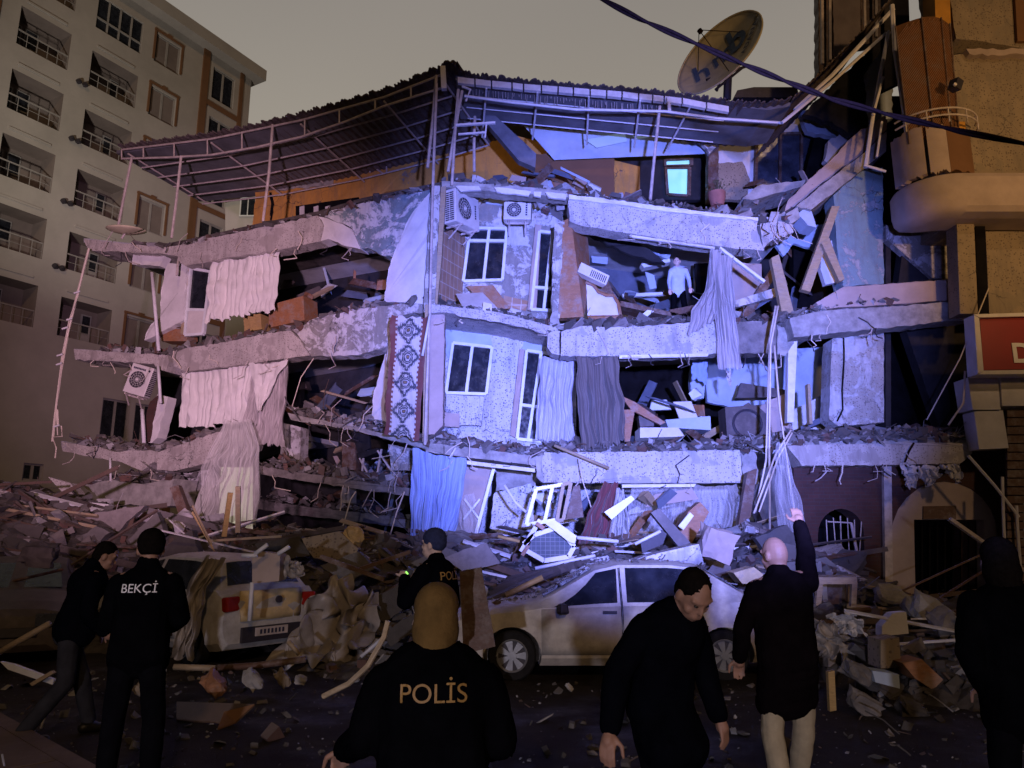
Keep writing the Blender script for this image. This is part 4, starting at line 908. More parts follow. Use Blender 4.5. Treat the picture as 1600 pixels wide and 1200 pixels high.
for a, b, Y in (((206, 246), (185, 352), YT), ((283, 244), (268, 372), YT), ((426, 195), (411, 346), YT), ((682, 118), (668, 262), 15.9), ((722, 142), (700, 268), 15.85), ((716, 140), (706, 290), 15.8), ((742, 182), (741, 268), 16.6), ((1031, 166), (1016, 312), 15.8)):
    mb = MB(); pa, pb_ = P(*a, Y), P(*b, Y); mb.tube([pa, pa.lerp(pb_, .5) + Vector((R.uniform(-.03, .03), 0, 0)), pb_], .036, 7); part(mb, 'roof_post', M['steel'], CB)
mb = MB()
mb.tube([P(*q, 15.7) for q in ((726, 150), (800, 160), (900, 171), (1040, 174), (1120, 185), (1222, 192))], .032)
mb.tube([P(*q, 15.85) for q in ((722, 135), (735, 140), (728, 158))], .03); pbar(mb, (1044, 152), (1046, 174), 15.7, .07); pbar(mb, (692, 105), (694, 140), 15.7, .12)
pbar(mb, (712, 196), (774, 192), 15.8, .06, .05); pbar(mb, (716, 210), (758, 207), 15.8, .04); pbar(mb, (760, 195), (758, 215), 15.8, .035)
for Y in (16.5, 17.0, 17.5): mb.tube([P(725, 128, 16) + Vector((0, Y - 16, -.05)), P(1140, 168, 16) + Vector((0, Y - 16, -.05))], .018, 5)
for x in (760, 840, 920, 1000, 1080): a = P(x, 132 + (x - 760) * .08, 15.8) + Vector((0, 0, -.1)); mb.tube([a, a + Vector((R.uniform(-.2, .2), 1.8, R.uniform(-.25, -.05)))], .026, 5)
part(mb, 'canopy_frame', M['steelw'], CB)
mb = MB()
for i in range(60):
    x = 735 + i * 5 + R.uniform(-2, 2); y = 136 + (x - 735) * .085; mb.tube([P(x, y + R.uniform(0, 6), 16.3), P(x + R.uniform(-1, 1), y + R.uniform(8, 20), 16.3)], .009, 4)
part(mb, 'hanging_straw', M['steel'], CB, kind='stuff')
mb = MB(); mb.tube([P(1242, 172, 15.7), P(1300, 118, 15.7), P(1396, 14, 15.7)], .05); mb.tube([P(1222, 192, 15.6), P(1300, 128, 15.6), P(1384, 52, 15.6)], .04)
mb.tube([P(1388, 50, 15.5), P(1364, 180, 15.5), P(1352, 262, 15.5)], .045); mb.tube([P(1380, 120, 15.4), P(1364, 180, 15.4)], .03); mb.tube([P(1378, 190, 15.4), P(1370, 245, 15.4)], .025)
mb.tube([P(1350, 258, 15.4), P(1384, 268, 15.4)], .03); mb.tube([P(1394, 8, 15.3), P(1398, 80, 15.3), P(1410, 160, 15.3), P(1420, 235, 15.3)], .05)
mb.tube([P(1362, 170, 15.4), P(1384, 180, 15.4)], .02)
part(mb, 'bent_frame', M['steelw'], CB)
slab('broken_wall', [(1255, 178), (1300, 132), (1390, 48), (1392, 190), (1330, 212), (1300, 190)], 17.6, .2, 'dark', 2)
slab('broken_wall', [(1355, 110), (1392, 60), (1396, 185), (1362, 190)], 17.2, .2, 'bluewall', 2)
slab('terrace_storey', [(1279, -60), (1400, -60), (1400, 62), (1345, 70), (1290, 110), (1279, 115)], 18.4, .3, 'woodd', 1)
slab('terrace_storey', [(1300, -60), (1345, -60), (1346, 62), (1304, 88)], 18.3, .05, 'stuccop', 1)
mb = MB()
for x in (1284, 1296, 1350, 1368): pbar(mb, (x, -50), (x + 1, 100 - (x - 1284) * .5), 18.2, .07)
part(mb, 'window_frame', M['steel'], CB)

# ---- bent rods and strips dangling from the torn edges
def dangle(line, Y, n, lo, hi):
    pts = [P(x, y, Y) for x, y in line]; ls = [(b - a).length for a, b in zip(pts, pts[1:])]
    for _ in range(n):
        i = R.choices(range(len(ls)), ls)[0]; a = pts[i].lerp(pts[i + 1], R.random()) - inward(Y) * R.uniform(0, .12); L = R.uniform(lo, hi); v = Vector((R.gauss(0, .35), R.gauss(-.2, .2), -1 if R.random() < .75 else .6)).normalized() * L
        mb = MB(); mb.tube([a, a + v * .35 + Vector((R.gauss(0, .03), 0, 0)), a + v * .7 + Vector((R.gauss(0, .07), 0, 0)), a + v + Vector((R.gauss(0, .12), 0, .05))], R.uniform(.006, .014), 5)
        solo(mb, 'bent_rod', M[R.choice(['steel', 'steel', 'wirew', 'acd'])], 'thin bent rod or wire sticking out of a torn slab edge', 'rod', 'bent rods sticking out of the torn slab edges')
dangle([(140, 391), (256, 397), (435, 391), (560, 388)], shift(PL, -.02), 14, .15, .6); dangle([(120, 560), (262, 578), (450, 560), (600, 541)], shift(PL, -.02), 14, .15, .7)
dangle([(100, 704), (222, 735), (335, 722)], shift(PL, -.02), 10, .15, .6); dangle([(455, 655), (560, 672), (640, 694)], shift(PL, -.15), 12, .2, .8); dangle([(407, 740), (560, 762), (637, 772)], shift(PL, -.15), 12, .2, .7)
dangle([(890, 346), (984, 365), (1192, 392)], 15.78, 12, .1, .5); dangle([(876, 556), (1107, 553), (1240, 553)], 15.78, 14, .1, .6); dangle([(850, 755), (1084, 755), (1185, 756)], 15.78, 12, .1, .6)
dangle([(690, 500), (780, 500), (858, 520)], 15.85, 6, .1, .4); dangle([(668, 706), (845, 728)], 15.85, 8, .1, .5); dangle([(1253, 728), (1501, 724)], 15.35, 12, .1, .5); dangle([(1240, 527), (1380, 513)], 15.45, 8, .1, .5); dangle([(1190, 350), (1240, 350)], 15.8, 8, .2, .7)
# ---- smashed furniture inside the torn rooms
def clutter(x0, x1, y0, y1, Ya, Yb, n, where):
    ms = ['woodd', 'woodo', 'card', 'card', 'stuccop', 'bluewall', 'dimblue', 'woodd', 'dimblue', 'woodl', 'pvc']
    lk = {'woodd': 'dark wooden', 'woodo': 'brown wooden', 'card': 'black', 'acw': 'ivory', 'stuccop': 'pinkish', 'bluewall': 'pale blue', 'dimblue': 'dim blue', 'pvc': 'white', 'woodl': 'pale wooden'}
    for _ in range(n):
        Y = R.uniform(Ya, Yb); Yv = Y if not isinstance(PLQ, tuple) else shift(PLQ, Y); m_ = R.choice(ms); p = P(R.uniform(x0, x1), R.uniform(y0, y1), Yv); mb = MB()
        if R.random() < .72: mb.box(p, (R.uniform(.4, 1.3), R.uniform(.03, .09), R.uniform(.04, .26)), Euler((R.gauss(0, .6), R.gauss(0, .6), R.uniform(-1, 1))), R.uniform(.6, 1), .12)
        else: mb.box(p, (R.uniform(.12, .4), R.uniform(.12, .3), R.uniform(.06, .28)), Euler((R.gauss(0, .5), R.gauss(0, .5), R.uniform(-1, 1))), R.uniform(.5, 1), .3)
        solo(mb, 'broken_furniture', M[m_], lk[m_] + ' piece of smashed furniture tumbled inside the ' + where, 'furniture piece', lk[m_] + ' furniture pieces in the ' + where)
PLQ = 0
clutter(965, 1035, 455, 496, 17.2, 19.6, 12, 'upper bay room'); clutter(1120, 1290, 400, 495, 17.0, 19.5, 16, 'upper room behind the hanging net')
clutter(985, 1120, 610, 692, 16.8, 19.4, 16, 'first floor bay room'); clutter(1130, 1290, 640, 690, 16.6, 18.2, 10, 'first floor room by the wires'); clutter(760, 930, 268, 296, 17.0, 19.4, 14, 'roof terrace room')
clutter(1170, 1270, 285, 306, 17.4, 18.6, 5, 'roof room beside the tilted slab')
PLQ = PL
clutter(445, 600, 430, 470, 1.0, 3.6, 12, 'top left room'); clutter(460, 600, 600, 650, .8, 3.4, 12, 'middle left room'); clutter(420, 630, 700, 745, .6, 3, 14, 'crushed left storey'); clutter(410, 630, 770, 810, 1, 3, 10, 'lowest crushed left storey')
PLQ = 0
clutter(790, 1150, 770, 850, 15.0, 17.4, 26, 'ground floor wreckage')
# ---- rubble lying on every slab
SH = ['dust', 'conc', 'white', 'brick', 'woodd', 'concd', 'speckpink']
SHM = [M[k] for k in ('rdust', 'rconc', 'rwhite', 'rbrick', 'rwood', 'rdark', 'rpink')]; SHW = [.26, .26, .16, .05, .09, .08, .10]
SHW2 = [.38, .24, .07, .05, .11, .12, .05]
def shard(mb, p, s, flat=.45):
    mb.cur = R.choices(range(7), SHW2 if flat > .48 else SHW)[0]; q = R.random()
    if q < .05:
        a = Vector(p); d = Vector((R.gauss(0, 1), R.gauss(0, .7), R.uniform(-.1, .8))).normalized() * s * R.uniform(1.5, 4); e = Vector((R.gauss(0, .2), R.gauss(0, .2), R.gauss(0, .2))) * s
        mb.cur = R.choice((4, 5, 2)); mb.tube([a, a + d * .5 + e, a + d], .007, 4); return
    if q < .22 and mb.cur != 4:
        mb.box(p, (s * R.uniform(1.2, 2.2), s * R.uniform(.8, 1.5), s * R.uniform(.08, .2)), Euler((R.gauss(0, .45), R.gauss(0, .45), R.uniform(0, 6.3))), R.uniform(.7, 1), .3); return
    if q < .30: mb.cur = 3 if R.random() < .5 else mb.cur; mb.box(p, (.19, .09, .13), Euler((R.uniform(0, 3), R.uniform(0, 3), R.uniform(0, 6.3))), 1, .08) if s > .08 else None; return
    if mb.cur == 4: size = (s * R.uniform(1.5, 3.5), s * .35, s * .2)
    else: size = (s * R.uniform(.6, 1.4), s * R.uniform(.6, 1.2), s * R.uniform(.3, 1) * flat * 1.4)
    mb.box(p, size, Euler((R.gauss(0, .5), R.gauss(0, .5), R.uniform(0, 6.3))), R.uniform(.6, 1), .35)
def strip(mb, line, Y, depth, n, smin, smax, hmax=.18):
    pts = [P(x, y, Y) for x, y in line]; nn = inward(Y); ls = [(b - a).length for a, b in zip(pts, pts[1:])]
    for _ in range(int(n * 1.7)):
        i = R.choices(range(len(ls)), ls)[0]; d = abs(R.gauss(0, .5)) * depth * .6
        p = pts[i].lerp(pts[i + 1], R.random()) + nn * min(d, depth) + Vector((0, 0, R.random() ** 2 * hmax * (.3 + d / depth)))
        shard(mb, p, smin * .7 + (smax * .8 - smin * .7) * R.random() ** 3.2)
mb = MB()
strip(mb, [(200, 378), (262, 384), (312, 374), (400, 354), (496, 334), (567, 314), (680, 288)], PL, 1.2, 260, .05, .28, .1)
strip(mb, [(150, 545), (262, 552), (300, 540), (360, 530), (455, 513), (520, 490), (600, 474), (680, 472)], shift(PL, .05), 1.5, 520, .05, .34, .25)
strip(mb, [(110, 688), (180, 700), (242, 703), (330, 675), (400, 665)], shift(PL, .1), 2.2, 420, .05, .36, .3)
strip(mb, [(452, 643), (520, 657), (600, 674), (665, 688)], PL, 2.2, 420, .05, .34, .4)
strip(mb, [(407, 726), (470, 735), (560, 748), (638, 760)], PL, 2.0, 380, .05, .34, .4)
strip(mb, [(400, 778), (560, 798), (640, 810)], shift(PL, 1.2), 2.0, 120, .06, .3, .3)
strip(mb, [(130, 756), (180, 748), (272, 746)], PL, 1.4, 160, .06, .34, .3)
strip(mb, [(690, 282), (780, 287), (888, 299), (1031, 318), (1120, 330), (1240, 342)], 15.95, 2.2, 520, .05, .42, .35)
strip(mb, [(690, 475), (780, 486), (870, 508)], 15.95, 1.2, 240, .04, .22, .12)
strip(mb, [(668, 690), (740, 698), (848, 711)], 15.92, 1.3, 700, .04, .26, .28)
strip(mb, [(876, 512), (960, 507), (1075, 502), (1213, 499), (1240, 496)], 15.9, 2.6, 620, .04, .4, .35)
strip(mb, [(850, 706), (960, 703), (1075, 702), (1157, 700)], 15.9, 2.6, 720, .04, .38, .4)
strip(mb, [(1160, 700), (1230, 692), (1300, 688), (1400, 684), (1508, 684)], 15.45, 1.6, 900, .05, .3, .45)
strip(mb, [(1230, 325), (1290, 275), (1350, 225), (1384, 190)], 16.2, .8, 160, .05, .25, .12)
strip(mb, [(1236, 492), (1330, 474), (1400, 470)], 15.6, 1.0, 120, .05, .25, .2)
strip(mb, [(1165, 312), (1230, 296), (1260, 286)], 16.9, 1.2, 90, .05, .3, .15)
solo(mb, 'rubble', SHM, 'broken plaster, brick and dust lying along the torn slab edges', 'rubble', kind='stuff', base=Vector((0, 16, 0)))
# ================================================================== THINGS ON THE RUIN
def cloth(name, L, Rr, Y, folds, amp, m, label, cat, group=None, nu=64, nv=26, Y2=None, fringe=0, base_amp=.3, seed=0, sag=3, crump=.05):
    def along(line, t):
        ls = [math.hypot(b[0] - a[0], b[1] - a[1]) for a, b in zip(line, line[1:])]; d = t * sum(ls)
        for (a, b), l in zip(zip(line, line[1:]), ls):
            if d <= l + 1e-6: k = d / l; return (a[0] + (b[0] - a[0]) * k, a[1] + (b[1] - a[1]) * k)
            d -= l
        return line[-1]
    mb = MB(); rows = []; mb.uv = []
    for j in range(nv + 1):
        t = j / nv; l, r = along(L, t), along(Rr, t); row = []
        for i in range(nu + 1):
            s = i / nu
            x = l[0] + (r[0] - l[0]) * s; y = l[1] + (r[1] - l[1]) * s + sag * math.sin(math.pi * s) * (1 - t)
            if j == nv and fringe: y += R.uniform(-fringe, fringe)
            q = noise.noise(Vector((s * 3 + seed, t * 2.2, seed * 1.7))); q2 = noise.noise(Vector((s * 9 + seed, t * 6, seed)))
            yy = shift(Y, (0 if Y2 is None else (Y2 * t)))
            p = P(x, y, yy); n = inward(Y)
            wp = 2.6 * noise.noise(Vector((s * folds * .45 + seed * 3.1, t * .7, seed))); am = .45 + 1.1 * abs(noise.noise(Vector((s * folds * .6 + seed, t * 1.2, seed + 5)))) * 2
            d = amp * am * (base_amp + (1 - base_amp) * min(1, t * 2)) * (math.sin(2 * math.pi * folds * s + 3 * q + 2.2 * wp + seed) + .7 * q2 + .4 * math.sin(2 * math.pi * folds * 2.3 * s + 5 * q + wp * 3))
            p = p + n * d
            if crump: p += Vector((noise.noise(Vector((s * 5, t * 5, seed + 9))), noise.noise(Vector((s * 5 + 7, t * 5, seed))), noise.noise(Vector((s * 6, t * 6 + 4, seed))))) * crump
            p.z -= .10 * t * noise.noise(Vector((s * 4 + seed * 2, 0, seed))); row.append(p); mb.uv.append((s, t))
        rows.append(row)
    mb.grid(rows)
    return solo(mb, name, M[m], label, cat, group, smooth=True)
LW = shift(PL, -.12)
cloth('net_curtain', [(332, 409), (327, 450), (320, 505)], [(437, 391), (434, 430), (429, 482)], shift(PL, .1), 13, .07, 'netw', 'white net curtain still hanging in the top left opening above a wooden cabinet', 'curtain', fringe=3, seed=1)
cloth('net_curtain', [(284, 583), (283, 625), (282, 668)], [(400, 566), (398, 610), (392, 662)], shift(PL, .1), 12, .08, 'netw', 'white pleated curtain hanging straight below the lower left speckled beam', 'curtain', fringe=1.5, seed=2)
cloth('net_curtain', [(395, 567), (392, 610), (372, 690)], [(451, 561), (447, 620), (441, 697)], shift(PL, .02), 8, .08, 'netd', 'dusty beige curtain bunched at the right end of the lower left window opening', 'curtain', fringe=3, seed=3)
cloth('bed_sheet', [(388, 568), (395, 590), (402, 642)], [(450, 562), (432, 590), (408, 643)], shift(PL, -.12), 2, .03, 'netw', 'pale triangular sheet draped across the lower left curtains', 'sheet', seed=4)
cloth('torn_net', [(350, 656), (330, 720), (300, 806)], [(392, 654), (409, 700), (402, 820)], shift(PL, -.25), 7, .12, 'net', 'torn white net falling from the lower left slab to the rubble', 'net curtain', fringe=5, seed=5, Y2=-.5)
cloth('net_curtain', [(845, 556), (840, 620), (836, 688)], [(899, 556), (893, 620), (897, 690)], 16.5, 7, .09, 'lilac', 'pale lilac curtain blown out of the balcony door beside the brown curtain', 'curtain', seed=6)
cloth('curtain', [(900, 557), (903, 630), (908, 702)], [(964, 556), (974, 630), (976, 692)], 15.75, 6, .10, 'brownC', 'heavy grey brown curtain hanging below the middle speckled beam', 'curtain', fringe=4, seed=7)
cloth('curtain', [(645, 700), (641, 780), (643, 852)], [(729, 716), (721, 790), (702, 862)], 15.7, 9, .10, 'blueC', 'long blue curtain hanging from the first floor balcony to the rubble', 'curtain', fringe=6, seed=8)
cloth('printed_net', [(1110, 388), (1104, 450), (1082, 485), (1074, 522)], [(1128, 388), (1122, 450), (1120, 490), (1112, 505)], 15.6, 5, .07, 'netd', 'dusty patterned net billowing over the bay parapet left of the long hanging net', 'net curtain', fringe=2, seed=9)
cloth('printed_net', [(1113, 388), (1115, 480), (1120, 530), (1122, 578)], [(1146, 402), (1142, 430), (1152, 520), (1160, 576)], 15.5, 6, .06, 'netd', 'long patterned net hanging over the middle speckled beam in front of the bay', 'net curtain', fringe=3, seed=10)
cloth('printed_net', [(1134, 577), (1138, 600)], [(1142, 577), (1143, 604)], 15.48, 1, .02, 'netd', 'narrow torn tail of net below the long hanging net', 'net curtain', nu=6, nv=6)
cloth('sheer_curtain', [(985, 760), (980, 800), (976, 838)], [(1090, 759), (1082, 800), (1078, 842)], 16.0, 12, .08, 'neth', 'sheer curtain under the white trim of the ground floor bay', 'net curtain', fringe=4, seed=11)
cloth('sheer_curtain', [(1086, 758), (1080, 800), (1078, 850)], [(1150, 756), (1160, 800), (1150, 856)], 15.9, 9, .09, 'neth', 'sheer curtain flaring out beside the upright beam on the ground floor', 'net curtain', fringe=5, seed=12)
cloth('torn_net', [(1213, 690), (1211, 780), (1226, 868)], [(1226, 690), (1250, 780), (1270, 876)], 13.5, 4, .08, 'neth', 'white net strip hanging with the cream wires above the pointing man', 'net curtain', seed=13)
cloth('cloth_bundle', [(944, 752), (925, 790), (900, 856)], [(966, 752), (960, 800), (946, 862)], 15.3, 4, .09, 'maroonC', 'dark red cloth draped in a peak over the ground floor wreckage', 'cloth', seed=14)
cloth('cloth_bundle', [(964, 760), (955, 810), (946, 866)], [(975, 764), (983, 810), (986, 868)], 15.2, 4, .08, 'net', 'white cloth hanging beside the dark red one', 'cloth', seed=15)
cloth('laundry', [(1409, 724), (1412, 745), (1418, 762)], [(1432, 726), (1434, 742), (1428, 758)], 15.2, 2, .08, 'rag', 'white rag hanging left of the larger one below the right slab', 'laundry', seed=16, crump=.12)
cloth('laundry', [(1430, 726), (1436, 744), (1446, 752)], [(1466, 728), (1464, 744), (1452, 756)], 15.2, 2, .08, 'rag', 'large white rag bunched in the middle below the right slab', 'laundry', seed=17, crump=.12)
cloth('laundry', [(1470, 726), (1480, 738), (1492, 750)], [(1498, 724), (1502, 736), (1499, 752)], 15.2, 2, .08, 'rag', 'small white rag near the rounded end of the right slab', 'laundry', seed=18, crump=.1)
cloth('plastic_sheet', [(322, 868), (288, 930), (270, 1026)], [(352, 872), (318, 930), (300, 1026)], 10.1, 3, .06, 'plasticS', 'crumpled dusty plastic strip hanging off the hatchback roof', 'plastic sheet', seed=19, crump=.06)
cloth('plastic_sheet', [(522, 905), (484, 955), (420, 1036)], [(592, 925), (592, 985), (560, 1045)], 11.2, 3, .1, 'plasticS', 'large crumpled sheet spread over the rubble right of the hatchback', 'plastic sheet', seed=20, crump=.3, Y2=-1.0)
cloth('fallen_cloth', [(222, 812), (200, 850), (170, 888)], [(285, 800), (300, 842), (312, 886)], 15.2, 4, .15, 'rag', 'pale cloth slumped like a tent on the rubble behind the officer', 'cloth', seed=21, crump=.3)
cloth('fallen_cloth', [(700, 775), (692, 830), (700, 862)], [(740, 770), (748, 830), (760, 862)], 15.9, 2, .06, 'neth', 'thin sheer cloth beside the blue curtain on the ground floor', 'cloth', seed=22)
cloth('curtain', [(1082, 556), (1080, 590)], [(1106, 556), (1104, 600)], 17.5, 2, .03, 'blueC', 'short blue curtain inside the dark first floor room', 'curtain', nu=12, nv=8)
# patterned runner hung on the corner
m, t, b = nodes('runner_pattern'); uv = t.nodes.new('ShaderNodeTexCoord').outputs['UV']
s_ = N(t, 'ShaderNodeSeparateXYZ'); t.links.new(uv, s_.inputs[0])
def mth(op, a, b_=None, c_=None):
    n = N(t, 'ShaderNodeMath', operation=op)
    for i, x in enumerate((a, b_, c_)):
        if x is None: continue
        if hasattr(x, 'type'): t.links.new(x, n.inputs[i])
        else: n.inputs[i].default_value = x
    return n.outputs[0]
U = mth('ABSOLUTE', mth('SUBTRACT', s_.outputs[0], .5)); V = mth('ABSOLUTE', mth('SUBTRACT', mth('FRACT', mth('MULTIPLY', s_.outputs[1], 4.5)), .5))
Vs = mth('MULTIPLY', V, .66)
Dm = mth('ADD', U, Vs); Rr_ = mth('SQRT', mth('ADD', mth('MULTIPLY', U, U), mth('MULTIPLY', Vs, Vs)))
step_ = mth('MULTIPLY', mth('ADD', mth('SINE', mth('MULTIPLY', s_.outputs[1], 170)), mth('SINE', mth('MULTIPLY', U, 120))), .018)
ring = ramp(t, mth('ADD', Rr_, mth('MULTIPLY', step_, .3)), [(0, (.25, .16, .08)), (.028, (.05, .05, .07)), (.05, (.42, .40, .40)), (.085, (.05, .055, .075)), (.115, (.38, .37, .37)), (.13, (.05, .055, .075)), (.16, (.52, .50, .48))], 'CONSTANT')
lat = ramp(t, mth('ADD', mth('ABSOLUTE', mth('SUBTRACT', Dm, .30)), step_), [(0, (.06, .065, .085)), (.045, (.55, .52, .5)), (.07, (.07, .075, .09)), (.085, (.55, .52, .5))], 'CONSTANT')
fld = mixc(t, ramp(t, Rr_, [(.15, (0, 0, 0)), (.17, (1, 1, 1))]), ring, lat)
colr = mixc(t, ramp(t, mth('ADD', U, step_), [(.335, (0, 0, 0)), (.345, (1, 1, 1))]), fld, (.16, .055, .05))
t.links.new(mixc(t, ramp(t, noise_n(t, obj_co(t), 3, 8), [(.5, (0, 0, 0)), (.85, (.5, .5, .5))]), colr, (.25, .22, .2)), b.inputs['Base Color']); b.inputs['Roughness'].default_value = .95
M['runner'] = m
cloth('carpet_runner', [(612, 492), (606, 590), (600, 678)], [(668, 494), (662, 590), (655, 688)], 15.75, 1.2, .03, 'runner', 'patterned dark red and grey carpet runner hanging at the building corner', 'carpet', seed=30, nu=30, nv=50)

# ---- air conditioners
def ac(name, label, c, yaw, roll, wdt=.82, hgt=.58, dep=.32, side='L', grp=None, letters='V', fan=.19, fx=-.1):
    base = Vector(c); Mt = Matrix.Translation(base) @ Matrix.Rotation(yaw, 4, 'Z') @ Matrix.Rotation(roll, 4, 'Y')
    t_ = thing(name, label, 'air conditioner', base, grp)
    def T(mb): mb.v = [Mt @ v for v in mb.v]; return mb
    mb = MB(); mb.box((0, 0, 0), (wdt, dep, hgt)); o = part(T(mb), 'casing', M['acw'], t_)
    bv = o.modifiers.new('b', 'BEVEL'); bv.width = .018; bv.segments = 2
    mb = MB(); mb.disc((fx, -dep / 2 - .008, 0), (0, -1, 0), fan, 28, .006); g = part(T(mb), 'fan_grille', M['acd'], t_)
    mb = MB()
    for k in range(1, 5): mb.tube([Vector((fx + fan * k / 4 * math.cos(a * math.pi / 12), -dep / 2 - .018, fan * k / 4 * math.sin(a * math.pi / 12))) for a in range(25)], .0035, 4)
    for a in range(14): mb.tube([Vector((fx + .03 * math.cos(a * .449), -dep / 2 - .018, .03 * math.sin(a * .449))), Vector((fx + fan * math.cos(a * .449 + .3), -dep / 2 - .018, fan * math.sin(a * .449 + .3)))], .003, 4)
    mb.disc((fx, -dep / 2 - .03, 0), (0, -1, 0), .035, 14, .02); part(T(mb), 'grille_wire', M['acw'], g)
    mb = MB()
    if letters == 'V':
        for k in range(6): mb.box((wdt * .33, -dep / 2 - .004, .18 - k * .06), (.045, .006, .042)); 
        for k in range(6): mb.box((wdt * .33 + .012, -dep / 2 - .009, .18 - k * .06), (.02, .006, .012))
    else:
        for k in range(8): mb.box((-.22 + k * .045, -dep / 2 - .004, hgt * .36), (.034, .006, .05), Euler((0, .15 * (k % 3 - 1), 0)))
        mb.disc((.22, -dep / 2 - .008, hgt * .36), (0, -1, 0), .03, 12, .006)
    part(T(mb), 'lettering', M['ink'], t_)
    mb = MB(); sx = -1 if side == 'L' else 1
    for k in range(14):
        for q in (-.07, .06): mb.box((sx * (wdt / 2 + .004), q, -hgt * .42 + k * hgt * .062), (.006, .11, hgt * .036))
    part(T(mb), 'side_louvre', M['acd'], t_)
    mb = MB()
    for q in (-.3, .3): mb.box((q * wdt, .0, -hgt / 2 - .03), (.04, dep + .1, .04)); mb.bar((q * wdt, dep / 2, -hgt / 2 - .3), (q * wdt, -dep / 2, -hgt / 2 - .04), .03, .02)
    mb.box((0, 0, -hgt / 2 - .055), (wdt * .8, .05, .03))
    part(T(mb), 'bracket', M['steel'], t_); return t_
ac('air_conditioner', 'large pale air conditioner turned sideways beside the building corner', P(721, 331, 16.4), rad(58), rad(-4), .95, .80, .36, letters='V', fan=.26, fx=-.12)
ac('air_conditioner', 'small air conditioner facing the street above the upper balcony window', P(809, 332, 16.8), rad(-4), rad(2), .66, .47, .28, side='R', letters='V', fan=.18, fx=-.08)
ac('air_conditioner', 'dusty air conditioner dangling crookedly under the left slab end', P(221, 595, 18.9), rad(-6), rad(16), .62, .78, .28, side='R', letters='H', fan=.22, fx=-.02)
# fallen indoor split unit
base = P(925, 430, 16.2); su = thing('split_unit', 'fallen white indoor air conditioner unit hanging over the sofa', 'air conditioner', base)
Mt = Matrix.Translation(base) @ Matrix.Rotation(rad(22), 4, 'Y') @ Matrix.Rotation(rad(12), 4, 'Z')
mb = MB(); mb.box((0, 0, 0), (.72, .26, .24)); mb.v = [Mt @ v for v in mb.v]; part(mb, 'casing', M['acw'], su)
mb = MB()
for k in range(9): mb.box((-.06 + k * .045, -.134, -.01), (.022, .01, .16))
mb.v = [Mt @ v for v in mb.v]; part(mb, 'louvre', M['acd'], su)

# ---- satellite dishes
dc = P(1123, 83, 19.0); w_ = -ray(1123, 83).normalized(); r_x = Vector((0, 0, 1)).cross(w_).normalized(); u_y = w_.cross(r_x).normalized()
n_ = (-.51 * r_x + .72 * u_y + .46 * w_).normalized(); e1 = (.82 * r_x + .58 * u_y).normalized(); e2 = n_.cross(e1).normalized()
ds = thing('satellite_dish', 'huge cream satellite dish with faded blue letters and the word ADANA on the roof', 'satellite dish', P(1136, 152, 19.6))
RD = 1.40; KD = .16
mb = MB(); rows = []
for j in range(13):
    r_ = RD * j / 12; rows.append([dc + e1 * r_ * math.cos(a * math.pi / 24) + e2 * r_ * math.sin(a * math.pi / 24) + n_ * (KD * r_ * r_ - .3) for a in range(49)])
mb.grid(rows); o = part(mb, 'reflector', M['dish'], ds, smooth=True); solid(o, .03, 1 if True else -1)
mb = MB(); mb.tube([dc + e1 * RD * math.cos(a * math.pi / 24) + e2 * RD * math.sin(a * math.pi / 24) + n_ * (KD * RD * RD - .3) for a in range(49)], .025, 6); part(mb, 'rim', M['dish'], ds)
def dishtext(s, a, b_, rot, size, m_, bold):
    cu = bpy.data.curves.new('t', 'FONT'); cu.body = s; cu.size = size; cu.align_x = 'CENTER'; cu.align_y = 'CENTER'; cu.offset = bold; cu.space_character = 1.15
    tt = bpy.data.objects.new('tmp', cu); COL.objects.link(tt); bpy.context.view_layer.update()
    me = bpy.data.meshes.new_from_object(tt.evaluated_get(bpy.context.evaluated_depsgraph_get())); bpy.data.objects.remove(tt)
    bm = bmesh.new(); bm.from_mesh(me); bmesh.ops.triangulate(bm, faces=bm.faces); bmesh.ops.subdivide_edges(bm, edges=bm.edges, cuts=2, use_grid_fill=True)
    for v in bm.verts:
        x = v.co.x * math.cos(rot) - v.co.y * math.sin(rot) + a; y = v.co.x * math.sin(rot) + v.co.y * math.cos(rot) + b_
        v.co = dc + e1 * x + e2 * y + n_ * (KD * (x * x + y * y) - .3 + .035) - BASE[ds.name]
    bm.to_mesh(me); bm.free(); me.materials.clear(); me.materials.append(m_)
    o = bpy.data.objects.new('lettering', me); COL.objects.link(o); o.parent = ds; BASE[o.name] = BASE[ds.name]
dishtext('b', .58, .22, -.2, 1.25, M['bluep'], .03); dishtext('m', .05, .22, -.1, .95, M['bluep'], .012); dishtext('h', -.68, .18, -.15, 1.05, M['bluep'], .015)
dishtext('ADANA', .84, -.38, rad(39), .27, M['ink'], .008)
mb = MB(); pv = dc - n_ * .32
mb.tube([pv + Vector((.12, .1, -.1)), P(1136, 156, 19.6)], .12, 8); mb.tube([pv, P(1158, 100, 19.3)], .05); mb.tube([P(1104, 125, 19.3), P(1165, 104, 19.5)], .04); mb.tube([P(1118, 140, 19.3), P(1160, 106, 19.5)], .04); mb.tube([P(1128, 118, 19.5), P(1120, 142, 19.5)], .04)
part(mb, 'mount', M['acd'], ds)
mb = MB(); fp = dc + n_ * .95
for a in (.4, 2.6, 4.6): mb.tube([dc + e1 * .85 * math.cos(a) + e2 * .85 * math.sin(a) + n_ * (KD * .72 - .3), fp], .012, 5)
mb.disc(fp, n_, .07, 10, .1); part(mb, 'feed_arm', M['cable'], ds)
mb = MB(); pprism(mb, [(1147, 152), (1152, 141), (1178, 136), (1245, 136), (1250, 152)], 20.5, 1.6); solo(mb, 'roof_tank', M['card'], 'dark low tank on the roof right of the satellite dish', 'tank')
